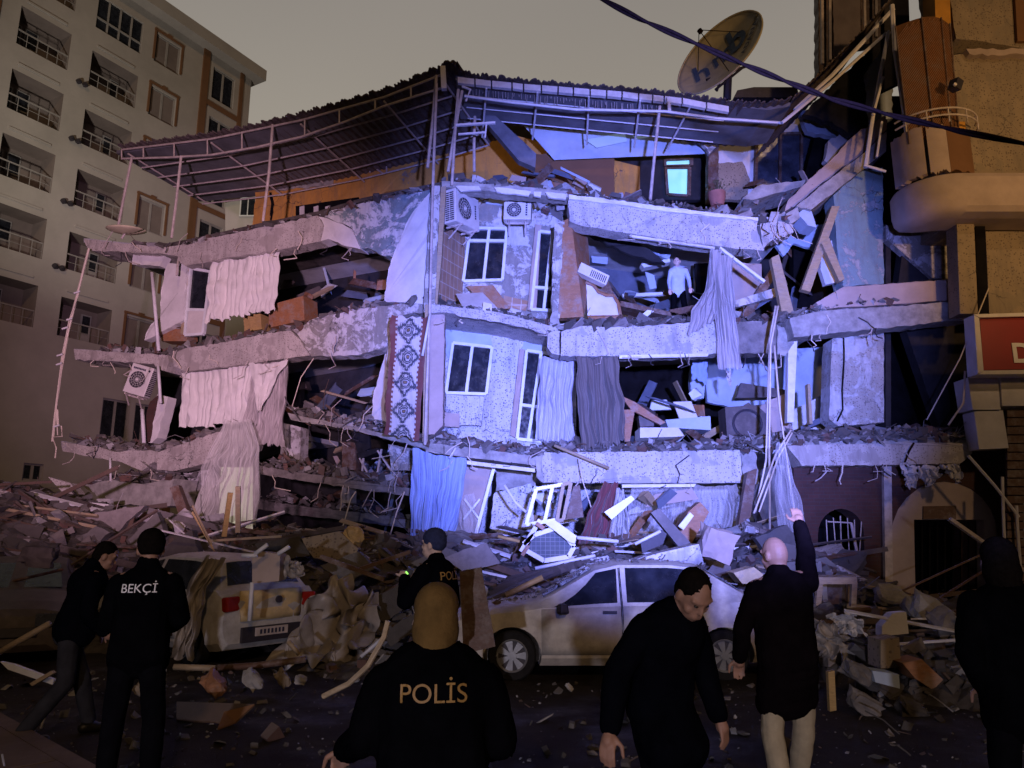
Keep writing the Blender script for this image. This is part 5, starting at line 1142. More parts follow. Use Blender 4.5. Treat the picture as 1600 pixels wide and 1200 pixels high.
d2 = thing('satellite_dish', 'small dish lying flat on the left end of the top slab', 'satellite dish', P(182, 376, 19.0))
mb = MB(); cc = P(197, 362, 19.2); rows = [[cc + Vector((.5 * j / 6 * math.cos(a * .2618), .5 * j / 6 * math.sin(a * .2618), .12 * (j / 6) ** 2 - .05 + .08 * math.sin(a * .2618) * j / 6)) for a in range(25)] for j in range(7)]
mb.grid(rows); o = part(mb, 'reflector', M['dish'], d2, smooth=True); solid(o, .02)
mb = MB(); mb.tube([cc, cc + Vector((-.1, 0, -.2))], .03); mb.tube([cc + Vector((-.3, -.1, 0)), P(160, 388, 19.0)], .012); part(mb, 'mount', M['steel'], d2)

# ---- furniture and panels thrown about the floors
def board(name, q, Y, th, m, label, cat, Y4=None, group=None):
    mb = MB(); Ys = Y4 or [Y] * len(q); mb.prism([P(x, y, k) for (x, y), k in zip(q, Ys)], inward(Y) * th); return solo(mb, name, M[m], label, cat, group)
YL = shift(PL, .5)
board('cabinet', [(420, 477), (474, 462), (476, 500), (420, 512)], YL, .6, 'woodo', 'orange brown wooden cabinet tipped at the edge of the top left room', 'cabinet')
board('cabinet', [(380, 492), (407, 490), (409, 514), (382, 518)], YL, .5, 'woody', 'small yellow cabinet under the top left net curtain', 'cabinet')
cb = thing('wooden_crate', 'small wooden box sitting at the crack of the left slab', 'box', P(272, 535, shift(PL, .35)))
mb = MB(); pprism(mb, [(252, 511), (291, 515), (292, 533), (252, 533)], shift(PL, .35), .4); part(mb, 'body', M['woodo'], cb)
mb = MB(); mb.prism([P(251, 510, shift(PL, .33)), P(292, 514, shift(PL, .33)), P(294, 507, shift(PL, .8)), P(272, 503, shift(PL, .8))], (0, 0, .03)); part(mb, 'lid', M['woodd'], cb)
dr = thing('balcony_door', 'white framed glass door standing open in the top left room', 'door', P(305, 525, shift(PL, .3)))
qframe([(299, 420), (330, 425), (318, 522), (290, 524)], shift(PL, .3), .09, [(0, .62, 1, .62)], 'frame', 'glass', 'pvc', .07, dr)
mb = MB(); pprism(mb, [(295, 484), (321, 485), (317, 520), (291, 522)], shift(PL, .27), .03); part(mb, 'lower_panel', M['acw'], dr)
mb = MB(); pprism(mb, [(288, 420), (296, 420), (288, 524), (282, 520)], shift(PL, .28), .15); part(mb, 'jamb', M['woodl'], dr)
board('white_board', [(712, 459), (754, 457), (782, 486), (724, 482)], 16.2, .03, 'acw', 'lilac white table board lying on the upper balcony', 'board', [16.6, 16.6, 16.0, 16.0])
board('panel', [(729, 447), (771, 446), (798, 482), (762, 484)], 16.9, .04, 'woodo', 'brown board leaning under the upper balcony window', 'board')
board('white_box', [(755, 472), (769, 475), (768, 488), (754, 486)], 15.95, .25, 'acw', 'tiny white box at the rim of the upper balcony', 'box')
sf = thing('sofa', 'cream sofa with a curved wooden trim in the upper bay room', 'sofa', P(945, 502, 16.6))
mb = MB(); pprism(mb, [(916, 443), (926, 447), (934, 458), (946, 464), (958, 464), (965, 476), (968, 492), (918, 494)], 16.5, .8); part(mb, 'side', M['acw'], sf)
mb = MB(); mb.tube([P(*q, 16.45) for q in ((915, 441), (927, 445), (935, 456), (947, 461), (959, 462), (966, 474), (970, 496))], .04, 6); mb.tube([P(918, 497, 16.45), P(970, 496, 16.45)], .06); part(mb, 'wood_trim', M['woodo'], sf)
mb = MB(); pprism(mb, [(918, 420), (945, 428), (960, 460), (934, 456)], 16.9, .5); part(mb, 'backrest', M['woodd'], sf)
board('fallen_board', [(1046, 484), (1098, 474), (1102, 481), (1050, 494)], 16.8, .12, 'woodd', 'dark plank lying across the legs of the man in the bay', 'board')
board('television', [(1085, 412), (1122, 410), (1120, 458), (1088, 456)], 18.6, .06, 'black', 'black flat screen on the back wall behind the man in the bay', 'television')
board('fallen_shelf', [(1002, 412), (1046, 404), (1048, 409), (1006, 418)], 17.9, .3, 'pvc', 'white shelf tilted beside the man in the bay', 'shelf')
board('picture', [(924, 400), (950, 402), (949, 413), (925, 410)], 19.6, .04, 'bluewall', 'pale square picture far back in the dark bay room', 'picture')
board('picture', [(1008, 424), (1022, 430), (1026, 450), (1015, 452)], 17.6, .05, 'bluewall', 'narrow pale panel left of the man in the bay', 'picture')
board('fallen_board', [(970, 470), (1060, 490), (1058, 496), (968, 478)], 16.8, .6, 'woodd', 'long brown board sloping across the upper bay floor', 'board')
board('fallen_board', [(996, 497), (1012, 484), (1022, 486), (1004, 500)], 16.2, .06, 'pvc', 'short white strip on the upper bay floor', 'board')
board('washing_machine', [(1133, 636), (1196, 632), (1199, 680), (1136, 682)], 17.0, .6, 'card', 'dark toppled appliance with a round opening in the first floor bay', 'appliance')
mb = MB(); mb.tube([P(1168, 662, 16.95) + Vector((.32 * math.cos(a * .2618), 0, .32 * math.sin(a * .2618))) for a in range(25)], .03); solo(mb, 'appliance_hoop', M['acd'], 'dark hoop leaning on the toppled appliance', 'hoop')
board('slanted_plate', [(1158, 598), (1232, 610), (1222, 620), (1150, 622)], 17.6, .1, 'card', 'dark slanted panel on top of the toppled appliance', 'panel')
board('square_plate', [(1052, 628), (1080, 627), (1090, 652), (1062, 655)], 17.2, .05, 'acw', 'pale square panel thrown onto the first floor bay floor', 'panel')
board('bed', [(1040, 656), (1110, 650), (1111, 672), (1044, 668)], 17.0, .7, 'bluewall', 'blue grey bed base in the first floor bay room', 'bed')
board('mattress', [(1000, 668), (1060, 668), (1070, 682), (1000, 684)], 16.6, .7, 'netw', 'crumpled pale mattress at the front of the first floor bay', 'mattress')
board('fallen_board', [(970, 618), (992, 628), (1040, 660), (1032, 664), (986, 640)], 16.6, .1, 'woodo', 'brown splintered board behind the brown curtain', 'board')
board('fallen_board', [(975, 640), (992, 640), (984, 690), (976, 690)], 16.3, .1, 'woodo', 'upright brown board edge right of the brown curtain', 'board')
board('box', [(998, 650), (1020, 648), (1022, 666), (1000, 667)], 16.8, .3, 'card', 'small dark drawer box in the first floor bay', 'box')
board('lace_panel', [(1196, 628), (1234, 612), (1232, 672), (1206, 676)], 16.9, .03, 'stuccop', 'pink grey panel leaning behind the cream wires', 'panel')
# timbers jammed between the slabs on the right
for q, Y, lb, m_ in (([(1205, 403), (1217, 397), (1240, 486), (1223, 494)], 16.0, 'splintered upright timber standing on the bay slab left of the right column', 'woodl'),
                    ([(1300, 322), (1312, 322), (1266, 456), (1252, 452)], 16.0, 'long timber leaning against the stripped column', 'woodl'),
                    ([(1284, 380), (1296, 372), (1320, 436), (1312, 440)], 15.9, 'short pale post at the foot of the stripped column', 'woodl'),
                    ([(1158, 492), (1206, 418), (1216, 424), (1172, 498)], 16.9, 'dark red beam slanting behind the hanging net', 'woodd'),
                    ([(1148, 470), (1216, 448), (1218, 462), (1150, 480)], 16.7, 'grey block of wall beside the dark red beam', 'peelgrey'),
                    ([(1284, 390), (1300, 375), (1310, 440), (1290, 445), (1282, 420)], 16.3, 'pale plaster slab tucked beside the stripped column', 'white'),
                    ([(1232, 530), (1246, 528), (1240, 660), (1230, 660)], 15.9, 'thin upright slat below the right end beam', 'steelw'),
                    ([(1262, 600), (1266, 600), (1270, 662), (1265, 662)], 15.8, 'very thin upright lath right of the thin slat', 'woodl')):
    board('timber', q, Y, .16, m_, lb, 'timber')
# chair on the left first floor slab
ch = thing('chair', 'grey chair fallen on the sagging left floor slab', 'chair', P(590, 735, shift(PL, .2)))
yc = shift(PL, .2)
mb = MB(); pprism(mb, [(548, 672), (575, 655), (578, 700), (560, 710)], yc, .06); part(mb, 'backrest', M['trg'], ch)
mb = MB(); pprism(mb, [(557, 708), (590, 700), (592, 706), (560, 718)], yc, .45); part(mb, 'seat', M['trg'], ch)
for a, b_ in (((562, 716), (574, 738)), ((568, 716), (566, 736)), ((590, 704), (612, 736)), ((596, 702), (590, 738))):
    mb = MB(); pbar(mb, a, b_, yc, .035); part(mb, 'leg', M['steel'], ch)
# poles and conduits
def wire(name, pts, Y, r, m, label, cat, n=6, group=None):
    mb = MB(); Ys = Y if isinstance(Y, list) else [Y] * len(pts); mb.tube([P(*p, k) for p, k in zip(pts, Ys)], r, n); return solo(mb, name, M[m], label, cat, group, smooth=True)
wire('pole', [(237, 426), (242, 480), (248, 548)], shift(PL, -.15), .045, 'steelw', 'thin white pole standing on the middle left slab', 'pole')
wire('pole', [(247, 572), (249, 600), (251, 630)], shift(PL, -.15), .04, 'steelw', 'short white rod under the crack of the middle left slab', 'pole')
wire('pole', [(222, 640), (225, 692)], shift(PL, -.15), .05, 'steelw', 'short stump of pole on the lower left slab', 'pole')
wire('pole', [(172, 716), (173, 752)], shift(PL, -.1), .03, 'steelw', 'thin rod propped under the lower left slab end', 'pole')
wire('pole', [(278, 408), (276, 430)], shift(PL, -.1), .03, 'steel', 'dark rod hanging from the crack of the top left beam', 'pole')
cdt = thing('hanging_conduit', 'long frayed conduit hanging from the top left slab end', 'conduit', P(90, 690, 19.2))
mb = MB(); ln = [(139, 388), (122, 455), (106, 520), (95, 580), (86, 650), (82, 690)]; mb.tube([P(*q, 19.2) for q in ln], .032); mb.tube([P(*q, 19.15) for q in ((124, 456), (108, 500), (96, 560), (88, 640), (90, 680))], .014); mb.tube([P(*q, 19.15) for q in ((90, 640), (91, 665), (96, 666), (97, 682), (82, 683), (88, 700), (86, 716))], .02); part(mb, 'pipe', M['wirew'], cdt)
mb = MB()
for x, y in ((120, 456), (108, 498), (101, 512), (93, 554), (92, 568), (88, 665)): mb.tube([P(x - 4, y + 2, 19.1), P(x + 5, y - 1, 19.1)], .025)
part(mb, 'clip', M['steelw'], cdt)
wire('loose_wire', [(1212, 478), (1203, 530), (1200, 620), (1197, 720), (1180, 800)], 15.0, .022, 'wirew', 'cream wire hanging leftmost from the middle bay slab', 'wire')
wire('loose_wire', [(1216, 478), (1204, 540), (1202, 700), (1203, 832)], 14.9, .022, 'wirew', 'cream wire hanging straight down to the ground in front of the bay', 'wire')
wire('loose_wire', [(1210, 540), (1218, 640), (1236, 760), (1248, 834)], 14.8, .022, 'wirew', 'cream wire curving right into the torn net strip', 'wire')
wire('loose_wire', [(1236, 672), (1212, 710), (1190, 770), (1178, 802)], 14.7, .02, 'wirew', 'cream wire slanting left below the first floor slab', 'wire')
wire('loose_wire', [(1238, 676), (1216, 715), (1196, 772), (1186, 800)], 14.72, .018, 'wirew', 'second slanting wire just right of the other slanting wire', 'wire')
wire('loose_wire', [(904, 716), (910, 750), (926, 800), (950, 842)], 15.5, .012, 'wirew', 'very thin pale wire hanging before the lower speckled beam', 'wire')
wire('loose_wire', [(1428, 692), (1420, 706), (1414, 722)], 15.3, .02, 'cable', 'dark wire looping over the right slab edge', 'wire')
wire('loose_wire', [(1508, 580), (1505, 630), (1482, 664)], 15.0, .02, 'wirew', 'pale wire dangling in the dark doorway beside the shop sign', 'wire')
wire('loose_wire', [(1545, 450), (1500, 560), (1448, 656)], 14.8, .012, 'wirew', 'long fine wire running diagonally past the red sign', 'wire')
wire('loose_wire', [(556, 768), (548, 780), (528, 850)], shift(PL, -.3), .015, 'wirew', 'thin wire under the lowest left slab', 'wire')
wire('loose_wire', [(632, 768), (620, 800), (600, 870)], shift(PL, -.3), .015, 'wirew', 'thin wire left of the blue curtain', 'wire')
wire('loose_wire', [(455, 640), (470, 590), (490, 560)], shift(PL, -.1), .012, 'wirew', 'thin wire rising from the first floor slab in the left wing', 'wire')
wire('loose_rod', [(866, 696), (952, 732)], 15.55, .035, 'woodl', 'thin rod lying across the top of the lower speckled beam', 'rod')
wire('loose_rod', [(660, 556), (672, 490)], 15.6, .03, 'steelw', 'white rod leaning at the carpet runner', 'rod')
wire('loose_rod', [(712, 700), (702, 716)], 15.6, .02, 'steelw', 'short hooked rod at the top of the blue curtain', 'rod')
# service cable across the street
mb = MB()
cl = [(920, -12), (1000, 30), (1080, 65), (1160, 100), (1230, 128), (1300, 155), (1400, 182), (1500, 205), (1660, 236)]
for ph in (0, math.pi):
    pts = []
    for i in range(len(cl) - 1):
        for k in range(8):
            tq = k / 8; x = cl[i][0] + (cl[i + 1][0] - cl[i][0]) * tq; y = cl[i][1] + (cl[i + 1][1] - cl[i][1]) * tq; s = (i * 8 + k) * .42
            p = P(x, y, 9.0); pts.append(p + Vector((0, .022 * math.cos(s + ph), .022 * math.sin(s + ph))))
    mb.tube(pts, .022, 6)
solo(mb, 'service_cable', M['cable'], 'thick twisted brown power cable sagging across the upper right sky', 'cable', smooth=True)
# pots
pt_ = thing('flower_pot', 'round terracotta pot with a dry plant on the roof terrace', 'plant pot', P(1121, 322, 16.6))
mb = MB(); rows = [[P(1121, 322, 16.6) + Vector((r_ * math.cos(a * .314), r_ * math.sin(a * .314), z_)) for a in range(21)] for r_, z_ in ((.01, 0), (.15, 0), (.2, .2), (.21, .34), (.17, .34), (.01, .3))]
mb.grid(rows); part(mb, 'pot', M['pot'], pt_, smooth=40)
mb = MB()
for k in range(26): a = P(1121, 305, 16.6); bq_ = a + Vector((R.gauss(0, .12), R.gauss(0, .08), R.uniform(.1, .42))); mb.tube([a, bq_], .005, 4); mb.box(bq_, (.05, .03, .008), Euler((R.random() * 3, R.random() * 3, 0)))
part(mb, 'plant', M['plant'], pt_)
# ================================================================== RUBBLE HEAP IN FRONT OF THE RUIN
def interp(tab, x):
    if x <= tab[0][0]: return tab[0][1]
    for a, b in zip(tab, tab[1:]):
        if x <= b[0]: return a[1] + (b[1] - a[1]) * (x - a[0]) / (b[0] - a[0])
    return tab[-1][1]
RIDGE = [(-15, 2.9), (-11, 2.75), (-8.5, 2.2), (-7, 1.9), (-5, 1.75), (-3, 1.65), (-1, 1.6), (1, 1.5), (3, 1.55), (5, 1.75), (6, 1.3), (6.8, .5), (8.5, .3), (14, .3)]
FOOT = [(-15, 9.0), (-9, 9.2), (-7.6, 9.8), (-6.9, 11.6), (-3.4, 11.8), (-2.4, 9.8), (-2, 9.4), (-1.2, 9.8), (-.6, 11.0), (3.4, 11.2), (3.9, 8.6), (5, 7.6), (7, 7.6), (12, 8.5)]
def H(x, y):
    f = interp(FOOT, x); r = interp(RIDGE, x); t = (y - f) / max(.5, 15.4 - f)
    t = min(1, max(0, t)); k = t * t * (3 - 2 * t) * .55 + t * .45
    if 3.6 < x < 9 and y < 14: k = max(k, .32 * min(1, max(0, (y - f) / 1.2)) * (1 if x > 3.9 else (x - 3.6) / .3) / max(r, .4) * 1.5)
    e = 0 if t <= 0 else min(1, t * 4)
    return r * k + e * (.22 * noise.noise(Vector((x * .9, y * .9, 3))) + .10 * noise.noise(Vector((x * 2.6, y * 2.6, 7)))) - (.03 if t <= 0 else 0)
mb = MB(); rows = []
for j in range(95):
    y = 7.2 + j * .115; rows.append([Vector((x_ * .115 - 15, y, H(x_ * .115 - 15, y) + (R.uniform(-.025, .025) if H(x_ * .115 - 15, y) > .01 else 0))) for x_ in range(245)])
mb.grid(rows)
solo(mb, 'rubble_mound', M['dust'], 'long dusty mound of debris piled along the foot of the ruin', 'rubble', kind='stuff', base=Vector((0, 12, 0)))
mb = MB()
# cars keep their own clear space
def blocked(x, y): return (-.95 < x < 3.5 and 9.3 < y < 11.5) or (-7.4 < x < -2.6 and 10.2 < y < 13.0 and abs((x + 3.95) * .6 + (y - 10.2) * .8 - .8) < 1.3 and -((x + 3.95) * -.8 + (y - 10.2) * .6) < .5)
k = 0
while k < 13500:
    x, y = R.uniform(-14.5, 10.5), R.uniform(7.4, 17.2); h = H(x, y)
    if h < .02 or blocked(x, y): continue
    s = .025 + .26 * R.random() ** 4; shard(mb, Vector((x, y, h + s * .1)), s, .5); k += 1
for _ in range(1900):    # splinters on the street
    y = 4.0 + 6.2 * R.random() ** .7; x = R.uniform(-.75, .75) * y; s = .010 + .075 * R.random() ** 4
    if blocked(x, y): continue
    shard(mb, Vector((x, y, s * .25)), s)
solo(mb, 'rubble', SHM, 'loose broken plaster, bricks and splinters scattered over the mound and street', 'rubble', kind='stuff', base=Vector((0, 12, 0)))

# countable larger pieces on the mound
def chunk(p, size, rot, m, label,  name='concrete_chunk', cat='concrete chunk', group='large pieces of wall in the rubble mound'):
    mb = MB(); bm = bmesh.new(); bmesh.ops.create_cube(bm, size=1); bmesh.ops.subdivide_edges(bm, edges=bm.edges, cuts=3, use_grid_fill=True)
    sd = R.uniform(0, 99)
    for v in bm.verts:
        nv_ = noise.noise(v.co * 2.1 + Vector((sd, 0, 0))); nw = noise.noise(v.co * 5 + Vector((0, sd, 0)))
        kk = .34 if size[0] < .45 else .24; kq = .45 if size[0] < .45 else .12; v.co = v.co.normalized() * (v.co.length * (1 - kq) + .6 * kq) * (1 + kk * nv_ + .5 * kk * nw)
    e = Euler(rot); vs = []
    for v in bm.verts: q = Vector((v.co.x * size[0], v.co.y * size[1], v.co.z * size[2])); q.rotate(e); vs.append(q + Vector(p))
    mb.add(vs, [[v.index for v in f.verts] for f in bm.faces]); bm.free()
    return solo(mb, name, M[m], label, cat, group)
mats_ = ['rconc', 'rconc', 'speckpink', 'rwhite', 'rdark', 'rpink', 'rconc', 'rdust']
look = {'rconc': 'rough grey', 'speckpink': 'speckled rosy', 'rwhite': 'white plastered', 'rdark': 'dark grey', 'rpink': 'pinkish', 'rdust': 'dust covered'}
cnt = 0
while cnt < 62:
    x, y = R.uniform(-13.5, 8.5), R.uniform(9.2, 16.0); h = H(x, y)
    if h < .12 or blocked(x, y) or blocked(x, y - .7): continue
    m_ = R.choice(mats_); s = R.uniform(.2, .6)
    chunk((x, y, h + .06), (s * R.uniform(.8, 1.7), s * R.uniform(.5, 1), s * R.uniform(.14, .4)), (R.gauss(0, .4), R.gauss(0, .45), R.uniform(0, 6)), m_, look[m_] + ' piece of broken wall lying in the rubble mound', group=look[m_] + ' wall pieces in the rubble mound'); cnt += 1
wl_ = {'rwood': 'dust covered', 'woodd': 'dark brown', 'woodl': 'pale raw', 'steelw': 'thin white', 'woody': 'yellowish', 'card': 'black'}
cnt = 0
while cnt < 170:
    x, y = R.uniform(-13, 8), R.uniform(9, 15.8); h = H(x, y)
    if h < .08 or blocked(x, y) or blocked(x, y - .8): continue
    m_ = R.choice(['rwood', 'rwood', 'woodd', 'rwood', 'steelw', 'woodd', 'card', 'woodl']); L = R.uniform(.7, 2.4); yaw = R.uniform(-.7, .7) + (math.pi if R.random() < .5 else 0); pit = R.gauss(0, .25)
    if -7 < x < -1.0 and y < 13.5: continue
    a = Vector((x, y, h + .1)); d = Vector((math.cos(yaw) * math.cos(pit), math.sin(yaw) * math.cos(pit) * .7, math.sin(pit))) * L
    b_ = a + d; b_.z = max(b_.z, H(b_.x, b_.y) + .06)
    mb = MB(); mb.bar(a, b_, R.uniform(.025, .12), R.uniform(.015, .045), R.uniform(0, 3)); solo(mb, 'plank', M[m_], wl_[m_] + ' length of broken timber or trim lying in the rubble mound', 'plank', wl_[m_] + ' planks in the rubble mound'); cnt += 1

# named wreckage
def bx(name, q, Y, th, m, label, cat, Y4=None):
    o = board(name, q, Y, th, m, label, cat, Y4)
    return o
bx('concrete_fragment', [(45, 768), (92, 772), (160, 792), (150, 806), (60, 784)], 17, .4, 'peelgrey', 'long pale beam lying on the far left of the rubble', 'beam')
bx('concrete_fragment', [(75, 745), (110, 755), (125, 775), (100, 772)], 17.4, .3, 'speckpink', 'small speckled slab above the long pale beam on the far left', 'slab')
bx('concrete_fragment', [(112, 822), (150, 805), (140, 835), (80, 850)], 15.4, .3, 'stuccop', 'tilted pinkish slab on the left mound', 'slab')
bx('concrete_fragment', [(140, 785), (170, 788), (160, 812), (140, 808)], 15.8, .2, 'white', 'pale slab standing on edge on the left mound', 'slab')
bx('timber', [(265, 762), (278, 758), (300, 815), (285, 822)], 16.4, .2, 'woodd', 'dark upright board in front of the torn left net', 'timber')
wire('loose_rod', [(40, 845), (100, 806)], 15, .05, 'steelw', 'pale rod slanting on the left mound', 'rod')
wire('loose_rod', [(128, 832), (145, 826), (158, 838)], 14.4, .04, 'steelw', 'bent white rod above the walking man at the left', 'rod')
wire('loose_rod', [(215, 806), (226, 794)], 14.8, .04, 'steelw', 'short white rod sticking up behind the officer', 'rod')
for i, (a, b_, r_, m_, lb) in enumerate((((300, 800), (340, 870), .03, 'woody', 'thin yellow lath leaning on the left mound'), ((330, 845), (440, 838), .04, 'woodl', 'pale lath lying level above the hatchback'), ((360, 770), (350, 838), .04, 'woody', 'upright yellow lath under the torn left net'), ((372, 760), (372, 832), .04, 'woodl', 'upright pale lath right of the yellow one'),
                                   ((300, 790), (330, 850), .03, 'woodl', 'fine pale lath crossing behind the hatchback'), ((560, 890), (640, 862), .06, 'woodd', 'dark rafter lying on the middle mound'), ((500, 870), (600, 905), .07, 'woodd', 'brown rafter sloping down the middle mound'), ((600, 930), (660, 890), .06, 'woodd', 'brown rafter left of the policeman in the beanie'), ((480, 990), (600, 940), .07, 'woodd', 'long brown rafter in front of the middle mound'))):
    mb = MB(); mb.bar(P(*a, 13.2 - .2 * i), P(*b_, 13.4 - .2 * i), r_ * 2, r_); solo(mb, 'lath', M[m_], lb, 'lath')
bx('concrete_fragment', [(468, 842), (530, 830), (560, 858), (548, 880), (490, 872)], 13.6, .25, 'stucco', 'broad tan slab in the middle of the mound', 'slab')
chunk(P(552, 838, 13.8), (.32, .3, .3), (0, .3, .5), 'woody', 'yellowish block on top of the middle mound', group='x')['group'] = 'odd blocks on the middle mound'
chunk(P(566, 877, 12.9), (.22, .2, .2), (0, .3, .5), 'woodl', 'small pale block lower on the middle mound', group='x')['group'] = 'odd blocks on the middle mound'
for i, (q, Y, m_, lb) in enumerate((([(112, 822), (150, 801), (226, 790), (165, 848)], 14.6, 'rpink', 'large pinkish slab tilted towards the officer on the left mound'), ([(88, 862), (150, 822), (172, 832), (108, 884)], 14.0, 'rconc', 'long grey slab sloping down behind the walking man'),
    ([(18, 842), (60, 814), (92, 850), (42, 872)], 14.2, 'rpink', 'pale slab above the buried car'), ([(192, 850), (245, 800), (256, 832), (216, 876)], 14.3, 'rconc', 'narrow grey slab on edge behind the officer head'), ([(246, 862), (300, 828), (312, 868), (262, 886)], 13.8, 'rdark', 'dark slab between the officer and the hatchback roof'),
    ([(398, 850), (470, 838), (484, 868), (420, 880)], 13.6, 'rdark', 'dark flat slab above the hatchback tailgate'), ([(500, 884), (560, 862), (592, 892), (540, 912)], 12.6, 'rconc', 'grey slab in the middle of the mound below the tan slab'), ([(560, 952), (640, 902), (662, 930), (600, 972)], 11.4, 'rdark', 'dark slab sloping left of the policeman in the cap'),
    ([(642, 880), (690, 850), (722, 870), (682, 902)], 13.0, 'rconc', 'grey slab above the knitted cap'), ([(690, 872), (760, 848), (782, 880), (722, 892)], 12.8, 'rpink', 'pale slab left of the overturned chair'), ([(596, 990), (660, 950), (650, 985), (610, 1010)], 10.2, 'rdark', 'small dark slab at the mound foot left of the hooded man'),
    ([(1180, 840), (1230, 820), (1252, 850), (1200, 868)], 13.0, 'rdark', 'dark earthy slab above the bald man head'), ([(1225, 880), (1290, 870), (1320, 895), (1240, 905)], 12.4, 'rconc', 'grey slab behind the small table'))):
    bx('concrete_fragment', roughen(q, 1.5), Y, .22, m_, lb, 'slab', None)
# ground floor wreckage before the bay
qf = thing('window_frame', 'white window frame torn out and leaning before the ground floor', 'window', P(850, 822, 15.0))
qframe([(838, 764), (880, 757), (870, 812), (822, 820)], 15.0, .10, [(.6, 0, .6, 1)], 'frame', None, 'pvc', .07, qf); qframe([(880, 757), (892, 754), (880, 812), (870, 814)], 14.9, .07, [], 'sash', None, 'woodl', .07, qf)
bx('door_leaf', [(896, 760), (906, 758), (912, 808), (884, 812)], 15.1, .08, 'woodd', 'narrow dark door leaf right of the torn out window frame', 'door')
uc = thing('upholstered_chair', 'overturned cream wooden chair showing its quilted grey seat', 'chair', P(860, 880, 13.6))
mb = MB(); pprism(mb, [(834, 838), (872, 826), (894, 856), (888, 867), (852, 873), (824, 858)], 13.6, .12); part(mb, 'seat', M['uphol'], uc)
mb = MB()
for a, b_ in (((844, 812), (814, 862)), ((818, 850), (834, 836)), ((834, 836), (872, 824)), ((872, 824), (897, 854)), ((897, 854), (888, 870)), ((888, 870), (850, 876)), ((850, 876), (822, 860))): pbar(mb, a, b_, 13.55, .08)
part(mb, 'frame', M['acw'], uc)
mb = MB(); pprism(mb, [(852, 818), (866, 812), (902, 838), (898, 850), (888, 846)], 13.4, .1); part(mb, 'leg_panel', M['acw'], uc)
mb = MB(); pbar(mb, (838, 818), (850, 826), 13.35, .07); pbar(mb, (816, 868), (826, 852), 13.35, .06); part(mb, 'corner_block', M['woodo'], uc)
bx('timber', [(1017, 801), (1030, 794), (1079, 848), (1062, 856)], 13.4, .2, 'card', 'blue black plank leaning over the wreckage behind the sedan', 'timber')
bx('timber', [(1168, 738), (1183, 732), (1173, 808), (1154, 820)], 15.0, .2, 'woodd', 'brown upright beam at the right end of the sheer curtains', 'timber')
bx('cardboard_box', [(1075, 800), (1094, 784), (1108, 800), (1080, 850), (1052, 836)], 14.4, .4, 'woodo', 'brown carton tilted behind the sheer curtain', 'box')
bx('dark_screen', [(1000, 842), (1034, 828), (1042, 834), (1036, 850), (1004, 864)], 13.0, .08, 'acd', 'dark screen with a pale edge lying behind the sedan', 'screen')
wire('loose_rod', [(992, 850), (1032, 830)], 12.9, .03, 'steelw', 'white strip on the edge of the dark screen', 'rod')
wire('loose_rod', [(902, 840), (966, 846)], 13.2, .035, 'steelw', 'white tube lying right of the overturned chair', 'rod')
wire('loose_rod', [(836, 888), (930, 868)], 12.4, .03, 'steelw', 'thin pale strip lying above the sedan bonnet', 'rod')
wire('loose_rod', [(778, 838), (812, 846)], 13.4, .03, 'woody', 'cream stick on the rubble left of the overturned chair', 'rod')
wire('loose_rod', [(788, 758), (806, 786), (822, 800)], 14.9, .03, 'steelw', 'bent white strip left of the torn out window frame', 'rod')
bx('wall_strip', [(944, 800), (986, 774), (992, 780), (956, 812)], 14.7, .1, 'pvc', 'white strip leaning right of the white hanging cloth', 'strip')
bx('wall_strip', [(1060, 822), (1078, 800), (1084, 806), (1068, 828)], 14.0, .06, 'pvc', 'small white strip by the brown carton', 'strip')
bx('grating', [(884, 880), (950, 868), (956, 878), (886, 892)], 12.2, .06, 'peelgrey', 'pale ventilation grating lying behind the sedan roof', 'grating')
mb = MB()
for i in range(12): pbar(mb, (887 + i * 6, 881 - i), (888 + i * 6, 890 - i), 12.17, .02)
solo(mb, 'grating_bars', M['acd'], 'dark slots of the pale grating behind the sedan roof', 'grating')
chunk(P(1118, 850, 12.6), (.5, .4, .5), (.2, .3, .2), 'stuccop', 'pinkish block behind the sedan’s rear'.replace('’', ' '), group='x')['group'] = 'odd blocks behind the sedan'
bx('air_cushion', [(1146, 895), (1178, 886), (1196, 900), (1192, 912), (1160, 912)], 11.8, .4, 'cary', 'yellow padded bag behind the sedan boot', 'bag')
mb = MB()
for j in range(7): mb.bar(P(760 + j * 6, 938 - j * 6, 10.6 + j * .1), P(860 + j * 12, 892 - j * 2.5, 11.2 + j * .12), .14, .05, j * .5)
solo(mb, 'roof_sheet_stack', M['card'], 'black torn sheets heaped over the sedan bonnet', 'sheets')
wire('loose_rod', [(790, 930), (848, 902)], 10.3, .04, 'woody', 'yellow lath lying on the black sheets over the bonnet', 'rod')
bx('standing_board', [(718, 893), (752, 886), (774, 1010), (724, 1022)], 7.4, .05, 'woodd', 'dusty brown board standing upright before the sedan bonnet', 'board')

# right hand pile
tb = thing('small_table', 'small pale wooden table standing on the right pile', 'table', P(1308, 950, 10.6))
mb = MB(); mb.prism([P(1277, 902, 10.4), P(1339, 902, 10.4), P(1336, 898, 11.0), P(1280, 898, 11.0)], (0, 0, -.09)); part(mb, 'top', M['woodl'], tb)
for a, b_, Y in (((1281, 908), (1277, 948), 10.45), ((1334, 908), (1332, 948), 10.45), ((1286, 906), (1288, 940), 10.95), ((1328, 906), (1327, 940), 10.95)):
    mb = MB(); pbar(mb, a, b_, Y, .07); part(mb, 'leg', M['woodl'], tb)
bx('backboard', [(1288, 912), (1328, 910), (1326, 942), (1286, 946)], 11.1, .03, 'woodd', 'brown board behind the small table', 'board')
bx('carton', [(1378, 978), (1395, 958), (1416, 956), (1420, 990), (1378, 994)], 8.9, .15, 'white', 'white carton flap with a dark mark on the right pile', 'box')
